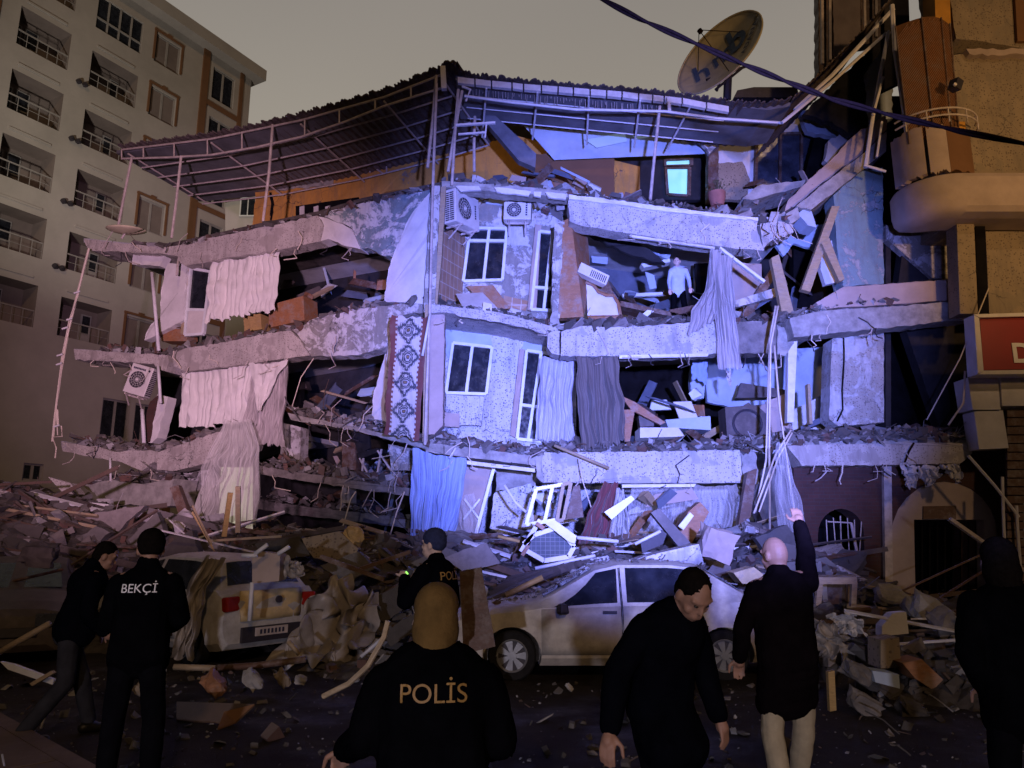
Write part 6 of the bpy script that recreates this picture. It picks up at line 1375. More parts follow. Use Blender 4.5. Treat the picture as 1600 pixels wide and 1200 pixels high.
bx('carton', [(1376, 1000), (1405, 996), (1408, 1042), (1376, 1045)], 8.6, .3, 'stucco', 'upright beige carton on the right pile', 'box')
bx('plastic_tray', [(1363, 1048), (1405, 1054), (1406, 1076), (1368, 1066)], 8.2, .3, 'bluewall', 'pale blue plastic tray on the right pile', 'tray')
bx('carton', [(1410, 1036), (1440, 1030), (1474, 1062), (1458, 1078), (1430, 1060)], 8.4, .3, 'woodo', 'brown torn carton on the right pile', 'box')
bx('crate', [(1428, 1140), (1460, 1140), (1462, 1158), (1430, 1158)], 7.6, .3, 'concd', 'dark square block at the foot of the right pile', 'block')
bx('yellow_plank', [(1294, 1050), (1304, 1048), (1307, 1110), (1297, 1112)], 7.9, .06, 'woody', 'bright yellow plank standing beside the pointing man', 'plank')
cloth('plastic_bag', [(1272, 966), (1276, 1000), (1284, 1026)], [(1300, 976), (1326, 1000), (1318, 1022)], 8.8, 2, .06, 'plasticS', 'crumpled pale yellow bag beside the pointing man', 'bag', crump=.1, seed=40)
cloth('plastic_bag', [(1290, 962), (1306, 972), (1312, 990)], [(1330, 956), (1342, 970), (1346, 990)], 8.9, 2, .06, 'rag', 'crumpled grey white bag below the small table', 'bag', crump=.1, seed=41)
for i, (px, py, Y, s, m_, lb) in enumerate(((1480, 990, 9.6, .7, 'concd', 'broad dark lump at the right of the right pile'), (1500, 1010, 9.4, .45, 'conc', 'grey block right of the white carton'), (1455, 960, 10.4, .8, 'conc', 'dusty grey mound piece before the arch'), (1500, 1060, 8.6, .32, 'conc', 'round grey stone at the far right of the pile'), (1340, 1050, 8.3, .4, 'concd', 'dark block left of the pale blue tray'), (1425, 1110, 7.8, .35, 'dust', 'dusty stone below the brown carton'), (1350, 1100, 7.8, .4, 'concd', 'dark rough stone by the yellow plank'), (1390, 930, 11.0, .5, 'conc', 'grey stone before the arch jamb'))):
    s *= .75; chunk(P(px, py, Y), (s, s * .7, s * .55), (R.random(), R.random(), R.random()), m_, lb, group='stones of the right pile')
wire('broken_pipe', [(1400, 1168), (1452, 1202)], 6.8, .025, 'steelw', 'white pipe lying on the street at the lower right', 'pipe')
# left street debris
for q, Y, m_, lb in (([(0, 1034), (20, 1038), (84, 1062), (82, 1070), (12, 1046)], 8.6, 'pvc', 'white bent trim lying on the street at the far left'), ([(46, 1068), (80, 1048), (84, 1052), (50, 1072)], 8.5, 'woodl', 'short pale stick crossing the white bent trim')):
    bx('trim', q, Y, .05, m_, lb, 'trim')
wire('stick', [(-6, 1022), (78, 974)], 8.6, .035, 'woodl', 'long pale stick lying at the left edge', 'stick')
wire('stick', [(64, 1138), (80, 1088)], 7.2, .012, 'steelw', 'thin white cane beside the walking man', 'stick')
wire('stick', [(272, 1042), (336, 1044)], 8.8, .035, 'woodl', 'straight pale batten right of the officer', 'stick')
wire('stick', [(338, 1044), (400, 1040), (478, 1030)], 8.9, .04, 'woodd', 'brown batten continuing right from the pale batten', 'stick')
wire('stick', [(450, 1002), (468, 1022)], 9.4, .03, 'woodl', 'short white stub of pipe before the hatchback', 'stick')
wire('stick', [(564, 1026), (604, 992)], 8.4, .02, 'steelw', 'thin pale rod on the mound left of the hooded policeman', 'stick')
for px, py, Y, s, m_, lb in ((335, 1068, 8.4, .42, 'woodo', 'orange brown lump of broken wall on the street'), (395, 1062, 8.6, .38, 'conc', 'grey square stone beside the orange brown lump'), (442, 1060, 8.6, .3, 'stucco', 'upright tan stone third from the officer'), (470, 1062, 8.6, .2, 'conc', 'small grey stone at the end of the row'), (225, 1080, 8.0, .3, 'stucco', 'pale block seen between the officer legs'), (190, 1030, 8.8, .3, 'stuccop', 'pinkish stone between the two men at the left'), (780, 1070, 8.9, .16, 'white', 'small white stone under the sedan sill'), (890, 1074, 8.8, .14, 'white', 'white pebble on the street below the sedan')):
    s *= .62; chunk(P(px, py, Y), (s, s * .7, s * .6), (R.random(), R.random(), R.random()), m_, lb, group='x')['group'] = 'stones lying on the street'
cdx = thing('carton', 'flattened brown carton lying on the wet street right of the officer', 'box', G(330, 1120))
mb = MB(); a_ = [G(276, 1096, .14), G(398, 1100, .16), G(368, 1128, .03), G(276, 1124, .02)]; mb.prism(a_, (0, 0, -.02)); part(mb, 'panel', M['rwood'], cdx)
mb = MB(); mb.prism([G(398, 1100, .16), G(368, 1128, .03), G(340, 1138, .02), G(350, 1112, .12)], (0, 0, -.015)); part(mb, 'flap', M['pil'], cdx)

# ================================================================== CARS
def car(name, label, st, origin, yaw, zs, paint, wheels, wins, doors, wscreen, rscreen, extra=None, wr=.30, tint='glass'):
    Mt = Matrix.Translation(origin) @ Matrix.Rotation(yaw, 4, 'Z') @ Matrix.Diagonal((1, 1, zs, 1))
    t_ = thing(name, label, 'car', Mt @ Vector((2, 0, 0))); T = lambda mb: (setattr(mb, 'v', [Mt @ v for v in mb.v]), mb)[1]
    def sec(x):
        for a, b in zip(st, st[1:]):
            if a[0] <= x <= b[0]:
                k = (x - a[0]) / (b[0] - a[0]); s = [u + (v - u) * k for u, v in zip(a, b)]; break
        else: s = list(st[-1] if x > st[-1][0] else st[0])
        _, zb, wl, zm, wm, zbe, wb, ztp, wt = s
        return [Vector((x, y, z)) for y, z in ((0, zb), (wl * .9, zb), (wl, zb + .1), (wm, zm), ((wm + wb) / 2 + .012, (zm + zbe) / 2), (wb, zbe), (wt, ztp - .035), (wt * .72, ztp + .005), (0, ztp + .025))]
    xs = sorted({s[0] for s in st} | {st[0][0] + (st[-1][0] - st[0][0]) * i / 44 for i in range(45)})
    rows = []
    for x in xs: h = sec(x); rows.append([Vector((v.x, -v.y, v.z)) for v in h[::-1]] + h[1:])
    bm = bmesh.new(); g = [[bm.verts.new(v) for v in r] for r in rows]
    nc = len(g[0])
    for i in range(len(g) - 1):
        for j in range(nc - 1): bm.faces.new((g[i][j], g[i][j + 1], g[i + 1][j + 1], g[i + 1][j]))
        bm.faces.new((g[i][nc - 1], g[i][0], g[i + 1][0], g[i + 1][nc - 1])) if False else None
    bm.faces.new(g[0]); bm.faces.new(g[-1][::-1]); bmesh.ops.remove_doubles(bm, verts=bm.verts, dist=.0005); bmesh.ops.recalc_face_normals(bm, faces=bm.faces)
    me = bpy.data.meshes.new('b'); bm.to_mesh(me); bm.free(); bo = bpy.data.objects.new('tmp', me); COL.objects.link(bo)
    cut = bpy.data.meshes.new('c'); bm = bmesh.new()
    for wx in wheels:
        for sy in (-1, 1):
            bmesh.ops.create_cone(bm, cap_ends=True, segments=28, radius1=wr * 1.2, radius2=wr * 1.2, depth=.6, matrix=Matrix.Translation((wx, sy * .75, wr / zs)) @ Matrix.Rotation(rad(90), 4, 'X') )
    bm.to_mesh(cut); bm.free(); co_ = bpy.data.objects.new('tmpc', cut); COL.objects.link(co_)
    md = bo.modifiers.new('b', 'BOOLEAN'); md.operation = 'DIFFERENCE'; md.object = co_; md.solver = 'EXACT'
    bpy.context.view_layer.update()
    me2 = bpy.data.meshes.new_from_object(bo.evaluated_get(bpy.context.evaluated_depsgraph_get()))
    bpy.data.objects.remove(bo); bpy.data.objects.remove(co_)
    mb = MB(); mb.add([v.co for v in me2.vertices], [list(p.vertices) for p in me2.polygons]); body = part(T(mb), 'body', paint, t_, smooth=28)
    def sp(x, tv, off, side):     # tv 0 belt .. 1 roof edge ; below 0: -1 sill
        h = sec(x)
        if tv >= 0: p = h[5].lerp(h[6], tv)
        elif tv > -.5: p = h[5].lerp(h[4], -tv * 2)
        else: p = h[4].lerp(h[3], (-tv - .5) * 2) if tv >= -1 else h[3].lerp(h[2], -tv - 1)
        return Vector((p.x, side * (p.y + off), p.z + (off * .4 if tv > 0 else 0)))
    for w_ in wins:
        for side in (-1, 1):
            mb = MB(); n = 7; (x0, x1, x0t, x1t) = w_; rws = []
            for j in range(5):
                tv = .06 + .86 * j / 4; a = x0 + (x0t - x0) * j / 4; b = x1 + (x1t - x1) * j / 4
                rws.append([sp(a + (b - a) * i / n, tv, .006, side) for i in range(n + 1)])
            mb.grid(rws); o = part(T(mb), 'side_window', M[tint], t_); solid(o, .004)
    for d_ in doors:
        for side in (-1, 1):
            mb = MB(); x0, x1 = d_; n = 6
            rws = [[sp(x0 + (x1 - x0) * i / n, tv, .007, side) for i in range(n + 1)] for tv in (-.03, -.25, -.5, -.75, -1, -1.4, -1.85)]
            mb.grid(rws); o = part(T(mb), 'door', paint, t_, smooth=True); solid(o, .008)
            mb = MB(); c = sp(x1 - .14, -.22, .022, side); mb.box(c, (.17, .03, .035)); part(T(mb), 'handle', M['acd'], o)
    for (xa, xb, nm) in ((*wscreen, 'windscreen'), (*rscreen, 'rear_window')):
        mb = MB(); rws = []
        for i in range(6):
            x = xa + (xb - xa) * (.06 + .88 * i / 5); h = sec(x); rws.append([Vector((x, k * h[7].y * 1.18, h[7].z + .016 - (.014 if abs(k) > .9 else 0) )) for k in (-1, -.6, -.2, .2, .6, 1)])
        mb.grid(rws); o = part(T(mb), nm, M['glass'], t_); solid(o, .006)
    for wx in wheels:
        for side in (-1, 1):
            mb = MB(); c = Vector((wx, side * .70, wr / zs)); Lw = []
            prof = [(.62, -.09), (.92, -.1), (1, -.07), (1, .07), (.92, .1), (.62, .09)]
            rws = [[c + Vector((wr * r_ * math.cos(a * math.pi / 16), side * y_, wr * r_ * math.sin(a * math.pi / 16) / zs)) for a in range(33)] for r_, y_ in prof]
            mb.grid(rws); tyre = part(T(mb), 'wheel', M['tyre'], t_, smooth=30)
            mb = MB(); mb.disc(c + Vector((0, side * .06, 0)), (0, side, 0), wr * .66, 24, .03); part(T(mb), 'rim', M['acd'], tyre)
            mb = MB()
            for a in range(7):
                q = a * 2 * math.pi / 7; f = lambda r_, e: c + Vector((wr * r_ * math.cos(q + e), side * .075, wr * r_ * math.sin(q + e) / zs))
                mb.prism([f(.12, -.5), f(.62, -.26), f(.62, .26), f(.12, .5)], (0, -side * .03, 0))
            mb.tube([c + Vector((wr * .63 * math.cos(a * math.pi / 14), side * .075, wr * .63 * math.sin(a * math.pi / 14) / zs)) for a in range(29)], .02, 6); mb.disc(c + Vector((0, side * .09, 0)), (0, side, 0), wr * .18, 12, .03)
            part(T(mb), 'hubcap', M['rim'], tyre)
    return t_, sec, sp, T
SED = [(0, .32, .58, .5, .62, .64, .58, .70, .5), (.08, .22, .72, .5, .76, .72, .72, .79, .62), (.35, .2, .79, .55, .83, .80, .79, .88, .70), (.95, .19, .82, .56, .855, .87, .82, .97, .73), (1.15, .19, .82, .56, .86, .90, .82, 1.0, .70),
       (1.85, .19, .82, .57, .86, .93, .82, 1.40, .585), (2.15, .19, .82, .57, .86, .94, .82, 1.47, .585), (2.8, .19, .82, .57, .86, .95, .82, 1.47, .58), (3.2, .2, .82, .58, .855, .96, .81, 1.42, .575), (3.72, .22, .80, .6, .84, .98, .79, 1.09, .66), (3.85, .23, .8, .6, .83, .97, .78, 1.05, .68), (4.12, .26, .76, .6, .80, .94, .75, 1.0, .66), (4.22, .34, .66, .6, .72, .86, .66, .9, .58)]
sed, sec_, sp_, T_ = car('parked_sedan', 'dusty white sedan under debris, side on with both near doors shut', SED, Vector((-.80, 10.35, -.02)), 0, .955, M['carw'], (.80, 3.40), [(1.32, 2.10, 1.86, 2.12), (2.22, 3.12, 2.23, 2.98)], [(1.16, 2.14), (2.165, 3.06)], (1.15, 1.85), (3.2, 3.72))
mb = MB(); c = sp_(1.42, -.02, .09, -1); mb.box(c, (.13, .16, .13), Euler((0, 0, .3)), .8); o = part(T_(mb), 'mirror', M['acd'], sed); bv = o.modifiers.new('b', 'BEVEL'); bv.width = .03; bv.segments = 2
mb = MB()
for x in (2.145, 2.16): mb.tube([sp_(x, tv, .012, -1) for tv in (.92, .5, .0, -.5, -1, -1.5)], .005, 4)
part(T_(mb), 'door_seam', M['black'], sed)
mb = MB(); mb.box((.05, -.62, .66), (.1, .22, .13)); part(T_(mb), 'headlight', M['glassb'], sed); mb = MB(); mb.box((.05, .62, .66), (.1, .22, .13)); part(T_(mb), 'headlight', M['glassb'], sed)
mb = MB(); mb.box((4.19, -.62, .82), (.07, .2, .16)); part(T_(mb), 'tail_light', M['redlens'], sed)
bx('roof_slab_piece', [(972, 881), (1030, 864), (1092, 850), (1100, 882), (1040, 889), (975, 890)], 10.3, .5, 'speck', 'speckled slab piece lying on the roof of the white sedan', 'slab')
mb = MB()
for _ in range(420):
    x = R.uniform(.25, 3.9) ; y = R.uniform(-.55, .55); h = sec_(x); z = h[6].z + (h[7].z - h[6].z) * .6
    q = Vector((x, y, z + .035)); s_q = .012 + .07 * R.random() ** 4; mb2 = len(mb.v); shard(mb, q, s_q)
T_(mb); solo(mb, 'rubble', SHM, 'crumbs of plaster and dust lying on the roof and bonnet of the white sedan', 'rubble', kind='stuff', base=Vector((1, 10.3, 1)))
HAT = [(0, .32, .56, .5, .60, .62, .56, .68, .5), (.08, .22, .70, .5, .74, .70, .70, .78, .6), (.4, .2, .77, .55, .81, .82, .77, .90, .70), (.95, .19, .80, .56, .83, .90, .80, 1.0, .70), (1.7, .19, .80, .57, .835, .94, .80, 1.41, .58), (2.1, .19, .8, .57, .835, .95, .8, 1.47, .58), (2.9, .19, .8, .57, .835, .97, .8, 1.45, .57), (3.45, .2, .79, .58, .83, .99, .78, 1.38, .56), (3.72, .22, .78, .6, .81, 1.0, .77, 1.04, .70), (3.84, .24, .76, .6, .79, .92, .75, .97, .70), (3.9, .32, .72, .58, .75, .80, .70, .84, .66)]
fw = Vector((-.8, .6, 0)); yawh = math.atan2(-fw.y, -fw.x)   # local x runs from nose to tail
rc = P(340, 1005, 10.25); rc.z = 0
ly = Matrix.Rotation(yawh, 3, 'Z') @ Vector((0, 1, 0))
side_sign = -1 if (ly.x < 0 or ly.y < 0) else 1
orig = rc + fw * 3.9 + Vector((.6, .8, 0)) * .80
orig.z = -.02
hat, sech, sph, Th = car('parked_hatchback', 'dusty grey hatchback with a smashed ochre lit tailgate, rear towards the street', HAT, orig, yawh, 1.0, M['cars'], (.78, 3.22), [(1.25, 2.05, 1.78, 2.06), (2.15, 3.25, 2.16, 3.1)], [(1.1, 2.08), (2.1, 2.95)], (.95, 1.7), (3.45, 3.72))
for sy in (-1, 1):
    mb = MB(); mb.box((3.86, sy * .62, .83), (.12, .26, .20), Euler((0, -.1, sy * -.25))); o = part(Th(mb), 'tail_light', M['redlens'], hat); bv = o.modifiers.new('b', 'BEVEL'); bv.width = .03; bv.segments = 2
mb = MB(); rows = []
for i in range(9):
    y = -.5 + i * .125
    rows.append([Vector((3.90 + .05 * noise.noise(Vector((y * 4, z * 4, 1))) + (.03 if z < .7 else 0), y, z)) for z in (.60, .68, .76, .84, .92, 1.0)])
mb.grid(rows); o = part(Th(mb), 'tailgate', M['cary'], hat, smooth=50); solid(o, .03)  # yellow here carries the warm lamplight on the car's rear
mb = MB(); mb.disc((3.965, .08, .86), (1, 0, 0), .05, 14, .03); part(Th(mb), 'round_badge', M['acd'], o)
mb = MB(); mb.box((3.93, 0, .42), (.05, .95, .2)); part(Th(mb), 'bumper_recess', M['acd'], hat)
mb = MB(); mb.box((3.965, -.02, .45), (.02, .52, .11)); npx = part(Th(mb), 'number_plate', M['steel'], hat)
mb = MB()
for k in range(7): mb.box((3.978, -.2 + k * .06, .45), (.006, .03, .06))
part(Th(mb), 'plate_characters', M['ink'], npx)
bx('pink_box', [(394, 872), (408, 862), (438, 866), (436, 908), (394, 912)], 10.5, .3, 'stuccop', 'pink dusty box resting on the hatchback tailgate', 'box')
for a, b_, lb in (((378, 868), (402, 868), 'short white tube end beside the pink box on the hatchback'), ((398, 866), (418, 851), 'white tube sticking up left of the pink box top'), ((434, 866), (452, 854), 'white tube sticking up at the right of the pink box'), ((394, 910), (390, 970), 'upright white strip at the left of the smashed tailgate')):
    wire('tube', [a, b_], 10.2, .03, 'steelw', lb, 'tube')
cloth('torn_cloth', [(436, 866), (440, 890), (442, 902)], [(466, 876), (474, 890), (470, 898)], 10.7, 2, .05, 'plasticS', 'yellowish torn cloth right of the pink box on the hatchback', 'cloth', crump=.1, seed=44)
oc = car('buried_car', 'dark dust covered car half buried at the far left edge', SED, Vector((-6.75, 10.3, -.02)) , rad(118), .95, M['card'], (.8, 3.4), [(1.32, 2.1, 1.86, 2.12), (2.22, 3.12, 2.23, 2.98)], [(1.16, 2.14), (2.165, 3.06)], (1.15, 1.85), (3.2, 3.72), tint='card')
mb = MB(); mb.box((.0, -.52, .66), (.14, .3, .16)); part(oc[3](mb), 'headlight', M['glassb'], oc[0]); mb = MB(); mb.box((.0, .52, .66), (.14, .3, .16)); part(oc[3](mb), 'headlight', M['glassb'], oc[0])
mb = MB(); mb.box((.0, 0, .5), (.1, .8, .12)); part(oc[3](mb), 'grille', M['acd'], oc[0])
chunk(P(62, 866, 11.0), (.42, .36, .3), (.2, .1, .3), 'dust', 'rounded dusty lump resting on the buried car bonnet', group='x')['group'] = 'lumps on the buried car'
# ================================================================== PEOPLE
from mathutils.bvhtree import BVHTree
def caps(bm, a, ra, b, rb, seg=10):
    a, b = Vector(a), Vector(b); d = b - a
    q = d.to_track_quat('Z', 'X') if d.length > 1e-5 else Euler().to_quaternion(); L = d.length
    rings = []
    for k in range(4): t = -math.pi / 2 + math.pi / 2 * k / 3; rings.append((ra * math.sin(t), ra * math.cos(t) + 1e-4))
    for k in range(4): t = math.pi / 2 * k / 3; rings.append((L + rb * math.sin(t), rb * math.cos(t) + 1e-4))
    vs = []
    for z, r_ in rings: vs.append([bm.verts.new(a + q @ Vector((r_ * math.cos(2 * math.pi * i / seg), r_ * math.sin(2 * math.pi * i / seg), z))) for i in range(seg)])
    for u, v in zip(vs, vs[1:]):
        for i in range(seg): bm.faces.new((u[i], u[(i + 1) % seg], v[(i + 1) % seg], v[i]))
    bm.faces.new(vs[0][::-1]); bm.faces.new(vs[-1])
def ell(bm, c, r, rot=None):
    m_ = Matrix.Translation(c) @ (rot.to_4x4() if rot is not None else Matrix()) @ Matrix.Diagonal((*r, 1))
    bmesh.ops.create_uvsphere(bm, u_segments=16, v_segments=10, radius=1, matrix=m_)
def melt(fill, name, m, parent, vox=.012, sm=4, wr=0, cutz=None):
    bm = bmesh.new(); fill(bm); me = bpy.data.meshes.new('t'); bm.to_mesh(me); bm.free()
    o = bpy.data.objects.new('tmp', me); COL.objects.link(o)
    r_ = o.modifiers.new('r', 'REMESH'); r_.mode = 'VOXEL'; r_.voxel_size = vox
    s_ = o.modifiers.new('s', 'SMOOTH'); s_.factor = .5; s_.iterations = sm
    bpy.context.view_layer.update(); me2 = bpy.data.meshes.new_from_object(o.evaluated_get(bpy.context.evaluated_depsgraph_get())); bpy.data.objects.remove(o)
    b = BASE[parent.name]
    for v in me2.vertices:
        if wr:
            c = v.co; f = noise.noise(Vector((c.x * 9, c.y * 9, c.z * 5))) + .6 * noise.noise(Vector((c.x * 17, c.y * 17, c.z * 13)))
            v.co = c + v.normal * f * wr
        v.co = v.co - b
    me2.materials.clear(); me2.materials.append(m); me2.polygons.foreach_set('use_smooth', [True] * len(me2.polygons))
    o = bpy.data.objects.new(name, me2); COL.objects.link(o); o.parent = parent; BASE[o.name] = b; return o
def person(label, base, yaw, J, cl, head=None, face=0, tilt=0, hs=1.0, seed=1):
    """J: joints in a local frame, x right, y forward, z up"""
    Rm = Matrix.Rotation(yaw, 3, 'Z'); base = Vector(base)
    W = lambda p: Rm @ Vector(p) + base
    t_ = thing('person', label, 'person', base)
    j = {k: W(v) for k, v in J.items()}
    hR = Rm @ Matrix.Rotation(face, 3, 'Z') @ Matrix.Rotation(-tilt, 3, 'X')
    hc = j['head']; Hd = lambda x, y, z: hc + hR @ (Vector((x, y, z)) * hs)
    def handf(bm, wr_, el, open_):
        d = (wr_ - el).normalized(); sx = d.cross(Vector((0, 0, 1))); sx = sx.normalized() if sx.length > .1 else Rm @ Vector((1, 0, 0)); up = sx.cross(d)
        caps(bm, wr_, .027, wr_ + d * .045, .034); 
        for i, (o_, L, r_) in enumerate(((-.030, .070, .0095), (-.010, .080, .0098), (.011, .075, .0095), (.030, .058, .0085))):
            k0 = wr_ + d * .078 + sx * o_; k1 = k0 + (d * (1 - open_ * .3) - up * open_ * .5 + sx * o_ * 1.2).normalized() * L * .55; k2 = k1 + (d * (.8 - open_ * .7) - up * open_ + sx * o_).normalized() * L * .5
            caps(bm, wr_ + d * .03 + sx * o_ * .8, .013, k0, .0115, 7); caps(bm, k0, .0108, k1, r_, 7); caps(bm, k1, r_, k2, r_ * .85, 7)
        th = wr_ + d * .03 - sx * .03; caps(bm, th, .014, th - sx * .035 + d * .03 - up * .01, .0115, 7); caps(bm, th - sx * .035 + d * .03 - up * .01, .0112, th - sx * .04 + d * .07 - up * .02 * (1 + open_), .0095, 7)
    def body(bm):
        ell(bm, Hd(0, 0, .015), Vector((.076, .096, .112)) * hs, hR); ell(bm, Hd(0, .035, -.05), Vector((.058, .062, .07)) * hs, hR); ell(bm, Hd(0, .062, -.085), Vector((.028, .026, .024)) * hs, hR)
        caps(bm, Hd(0, .090, .02), .009 * hs, Hd(0, .104, -.022), .0125 * hs); 
        for s in (-1, 1):
            caps(bm, Hd(s * .012, .088, .035), .012, Hd(s * .052, .072, .035), .012); ell(bm, Hd(s * .08, -.005, -.005), Vector((.012, .022, .034)) * hs, hR); ell(bm, Hd(s * .045, .055, -.03), Vector((.024, .026, .026)) * hs, hR)
        caps(bm, Hd(-.022, .092, -.055), .008, Hd(.022, .092, -.055), .008); caps(bm, Hd(-.018, .09, -.068), .009, Hd(.018, .09, -.068), .009)
        caps(bm, Hd(0, -.02, -.06), .056, j['neck'], .062); caps(bm, j['neck'], .06, j['chest'], .095); caps(bm, j['chest'], .10, j['pelvis'], .095)
        for s in 'LR':
            caps(bm, j['neck'] + (j['sh' + s] - j['neck']) * .3, .05, j['sh' + s], .052); caps(bm, j['sh' + s], .052, j['el' + s], .042); caps(bm, j['el' + s], .041, j['wr' + s], .028); handf(bm, j['wr' + s], j['el' + s], cl.get('open' + s, .5))
            caps(bm, j['hip' + s], .085, j['kn' + s], .06); caps(bm, j['kn' + s], .058, j['an' + s], .04)
            f_ = Rm @ Matrix.Rotation(cl.get('foot' + s, 0), 3, 'Z') @ Vector((0, 1, 0)); caps(bm, j['an' + s] + Vector((0, 0, -.02)) - f_ * .03, .036, j['an' + s] + f_ * .15 + Vector((0, 0, -.045)), .03)
    melt(body, 'body', M[cl['skin']], t_, .0075, 2)
    for s in (-1, 1):
        mb = MB(); bm = bmesh.new(); ell(bm, Hd(s * .031, .083, .012), Vector((.013, .010, .008)) * hs, hR); bm.verts.index_update(); mb.add([v.co.copy() for v in bm.verts], [[v.index for v in f.verts] for f in bm.faces]); bm.free(); part(mb, 'eye', M['eye'], t_, smooth=True)
    ex = cl.get('bulk', .035)
    def coat(bm):
        nb = cl.get('collar', .02); caps(bm, j['neck'] + Vector((0, 0, .02 + nb)), .078, j['neck'], .095); 
        ctr = j['chest']; lat = (j['shR'] - j['shL']).normalized(); fwd = lat.cross(Vector((0, 0, 1))) * -1
        Rt = Matrix((lat, (j['neck'] - j['pelvis']).normalized().cross(lat), (j['neck'] - j['pelvis']).normalized())).transposed()
        sw = (j['shR'] - j['shL']).length / 2
        wv = lambda t: (.165, .178, .172, .165, .17, .172, .175, .178)[min(7, int(t * 8))] * sw / .175 + ex * .6
        hem = (j['knL'] + j['knR']) / 2 + Vector((0, 0, cl.get('long', .40))) if cl.get('long') else j['pelvis'] - Vector((0, 0, .10))
        path = [j['neck'].lerp(ctr, .45), ctr, ctr.lerp(j['pelvis'], .5), j['pelvis'], hem]
        for a_, b_ in zip(path, path[1:]):
            for k in range(5):
                c = a_.lerp(b_, k / 5 if b_ is not hem else k / 4); t_r = min(.99, max(0, (j['neck'].z - c.z) / (j['neck'].z - hem.z))); r_ = .108 + ex * .6; wd = wv(t_r)
                caps(bm, c - lat * max(.02, wd - r_), r_, c + lat * max(.02, wd - r_), r_)
        ell(bm, j['neck'].lerp(ctr, .55), Vector((sw + .02 + ex * .3, .115 + ex, .19)), Rt)
        if 0: ell(bm, ctr.lerp(j['pelvis'], .4), Vector((sw * .84 + ex, .115 + ex, .27)), Rt); ell(bm, j['pelvis'], Vector((sw * .80 + ex, .12 + ex, .18)), Rt)
        if 0:
            hem = (j['knL'] + j['knR']) / 2 + Vector((0, 0, cl['long'])); 
            for k in range(5): c = j['pelvis'].lerp(hem, k / 4); caps(bm, c - lat * (sw * .45 + .008 * k), .105 + ex * .5, c + lat * (sw * .45 + .008 * k), .105 + ex * .5)
        for s in 'LR':
            caps(bm, j['neck'].lerp(j['sh' + s], .5) - Vector((0, 0, .04)), .085, j['sh' + s] - Vector((0, 0, .03)), .066 + ex * .3); caps(bm, j['sh' + s] - Vector((0, 0, .02)), .062 + ex * .4, j['el' + s], .052 + ex * .4); caps(bm, j['el' + s], .052 + ex * .4, j['el' + s].lerp(j['wr' + s], .93), .040 + ex * .3)
    coat_ = melt(coat, cl.get('coatname', 'coat'), M[cl['coat']], t_, .012, 5, cl.get('wr', .010))
    def trous(bm):
        ell(bm, j['pelvis'] + Vector((0, 0, -.03)), Vector((.14, .10, .13)))
        for s in 'LR': caps(bm, j['hip' + s], .092, j['kn' + s], .072); caps(bm, j['kn' + s], .075, j['an' + s] + Vector((0, 0, .03)), .062)
    melt(trous, 'trousers', M[cl['tr']], t_, .012, 4, .008)
    for s in 'LR':
        def shoe(bm, s=s):
            f_ = Rm @ Matrix.Rotation(cl.get('foot' + s, 0), 3, 'Z') @ Vector((0, 1, 0)); caps(bm, j['an' + s] + Vector((0, 0, -.035)) - f_ * .04, .044, j['an' + s] + f_ * .17 + Vector((0, 0, -.05)), .038); caps(bm, j['an' + s], .048, j['an' + s] + f_ * .06 + Vector((0, 0, -.04)), .046)
        melt(shoe, 'shoe', M['shoe'], t_, .012, 2)
    hk = cl.get('hair', 'short')
    if hk == 'short':
        def hair(bm):
            ell(bm, Hd(0, -.018, .05), Vector((.083, .099, .088)) * hs, hR); ell(bm, Hd(0, -.05, -.005), Vector((.074, .062, .075)) * hs, hR)
        melt(hair, 'hair', M['hair'], t_, .009, 2, .007)
    elif hk in ('beanie', 'hood'):
        def cap_(bm):
            ell(bm, Hd(0, -.012, .055), Vector((.094, .112, .098)) * hs, hR); ell(bm, Hd(0, -.04, .02), Vector((.09, .082, .08)) * hs, hR)
            if hk == 'hood': ell(bm, Hd(0, -.035, -.04), Vector((.098, .085, .11)) * hs, hR); caps(bm, Hd(0, -.05, -.08), .08, j['neck'] + Vector((0, 0, .02)), .10)
        melt(cap_, 'hood' if hk == 'hood' else 'beanie', M[cl.get('capm', hk)], t_, .010, 3, .003)
    elif hk == 'stubble':
        def hair(bm): ell(bm, Hd(0, -.035, -.005), Vector((.0785, .07, .07)) * hs, hR)
        melt(hair, 'hair', M['hair'], t_, .010, 2)
    if cl.get('beard'):
        def brd(bm): ell(bm, Hd(0, .047, -.082), Vector((.054, .053, .036)) * hs, hR); caps(bm, Hd(-.07, .01, -.03), .016, Hd(-.05, .05, -.075), .018); caps(bm, Hd(.07, .01, -.03), .016, Hd(.05, .05, -.075), .018)
        melt(brd, 'beard', M['hair'], t_, .009, 2)
    if cl.get('text'):
        tx, mt_, size, dz, off = cl['text']
        lat = (j['shR'] - j['shL']).normalized(); upv = (j['neck'] - j['pelvis']).normalized(); back = lat.cross(upv).normalized() * -1
        back = -(upv.cross(lat)).normalized()
        c = j['neck'].lerp(j['pelvis'], dz) + back * off
        # letters laid onto the cloth of the back, letter by letter
        lat2 = (upv.cross(back)).normalized()
        o = text(tx, 'lettering', M[mt_], t_, c, None, size, 0, Matrix((lat2, upv, back)).transposed(), 0)
        tree = BVHTree.FromPolygons([v.co for v in coat_.data.vertices], [list(p.vertices) for p in coat_.data.polygons])
        bm = bmesh.new(); bm.from_mesh(o.data); bmesh.ops.triangulate(bm, faces=bm.faces); bmesh.ops.subdivide_edges(bm, edges=bm.edges, cuts=3, use_grid_fill=True)
        for v in bm.verts:
            h = tree.ray_cast(v.co + back * .6, -back)
            if h[0] is not None: v.co = h[0] + back * .006
        bm.to_mesh(o.data); bm.free()
    return t_, j, Hd
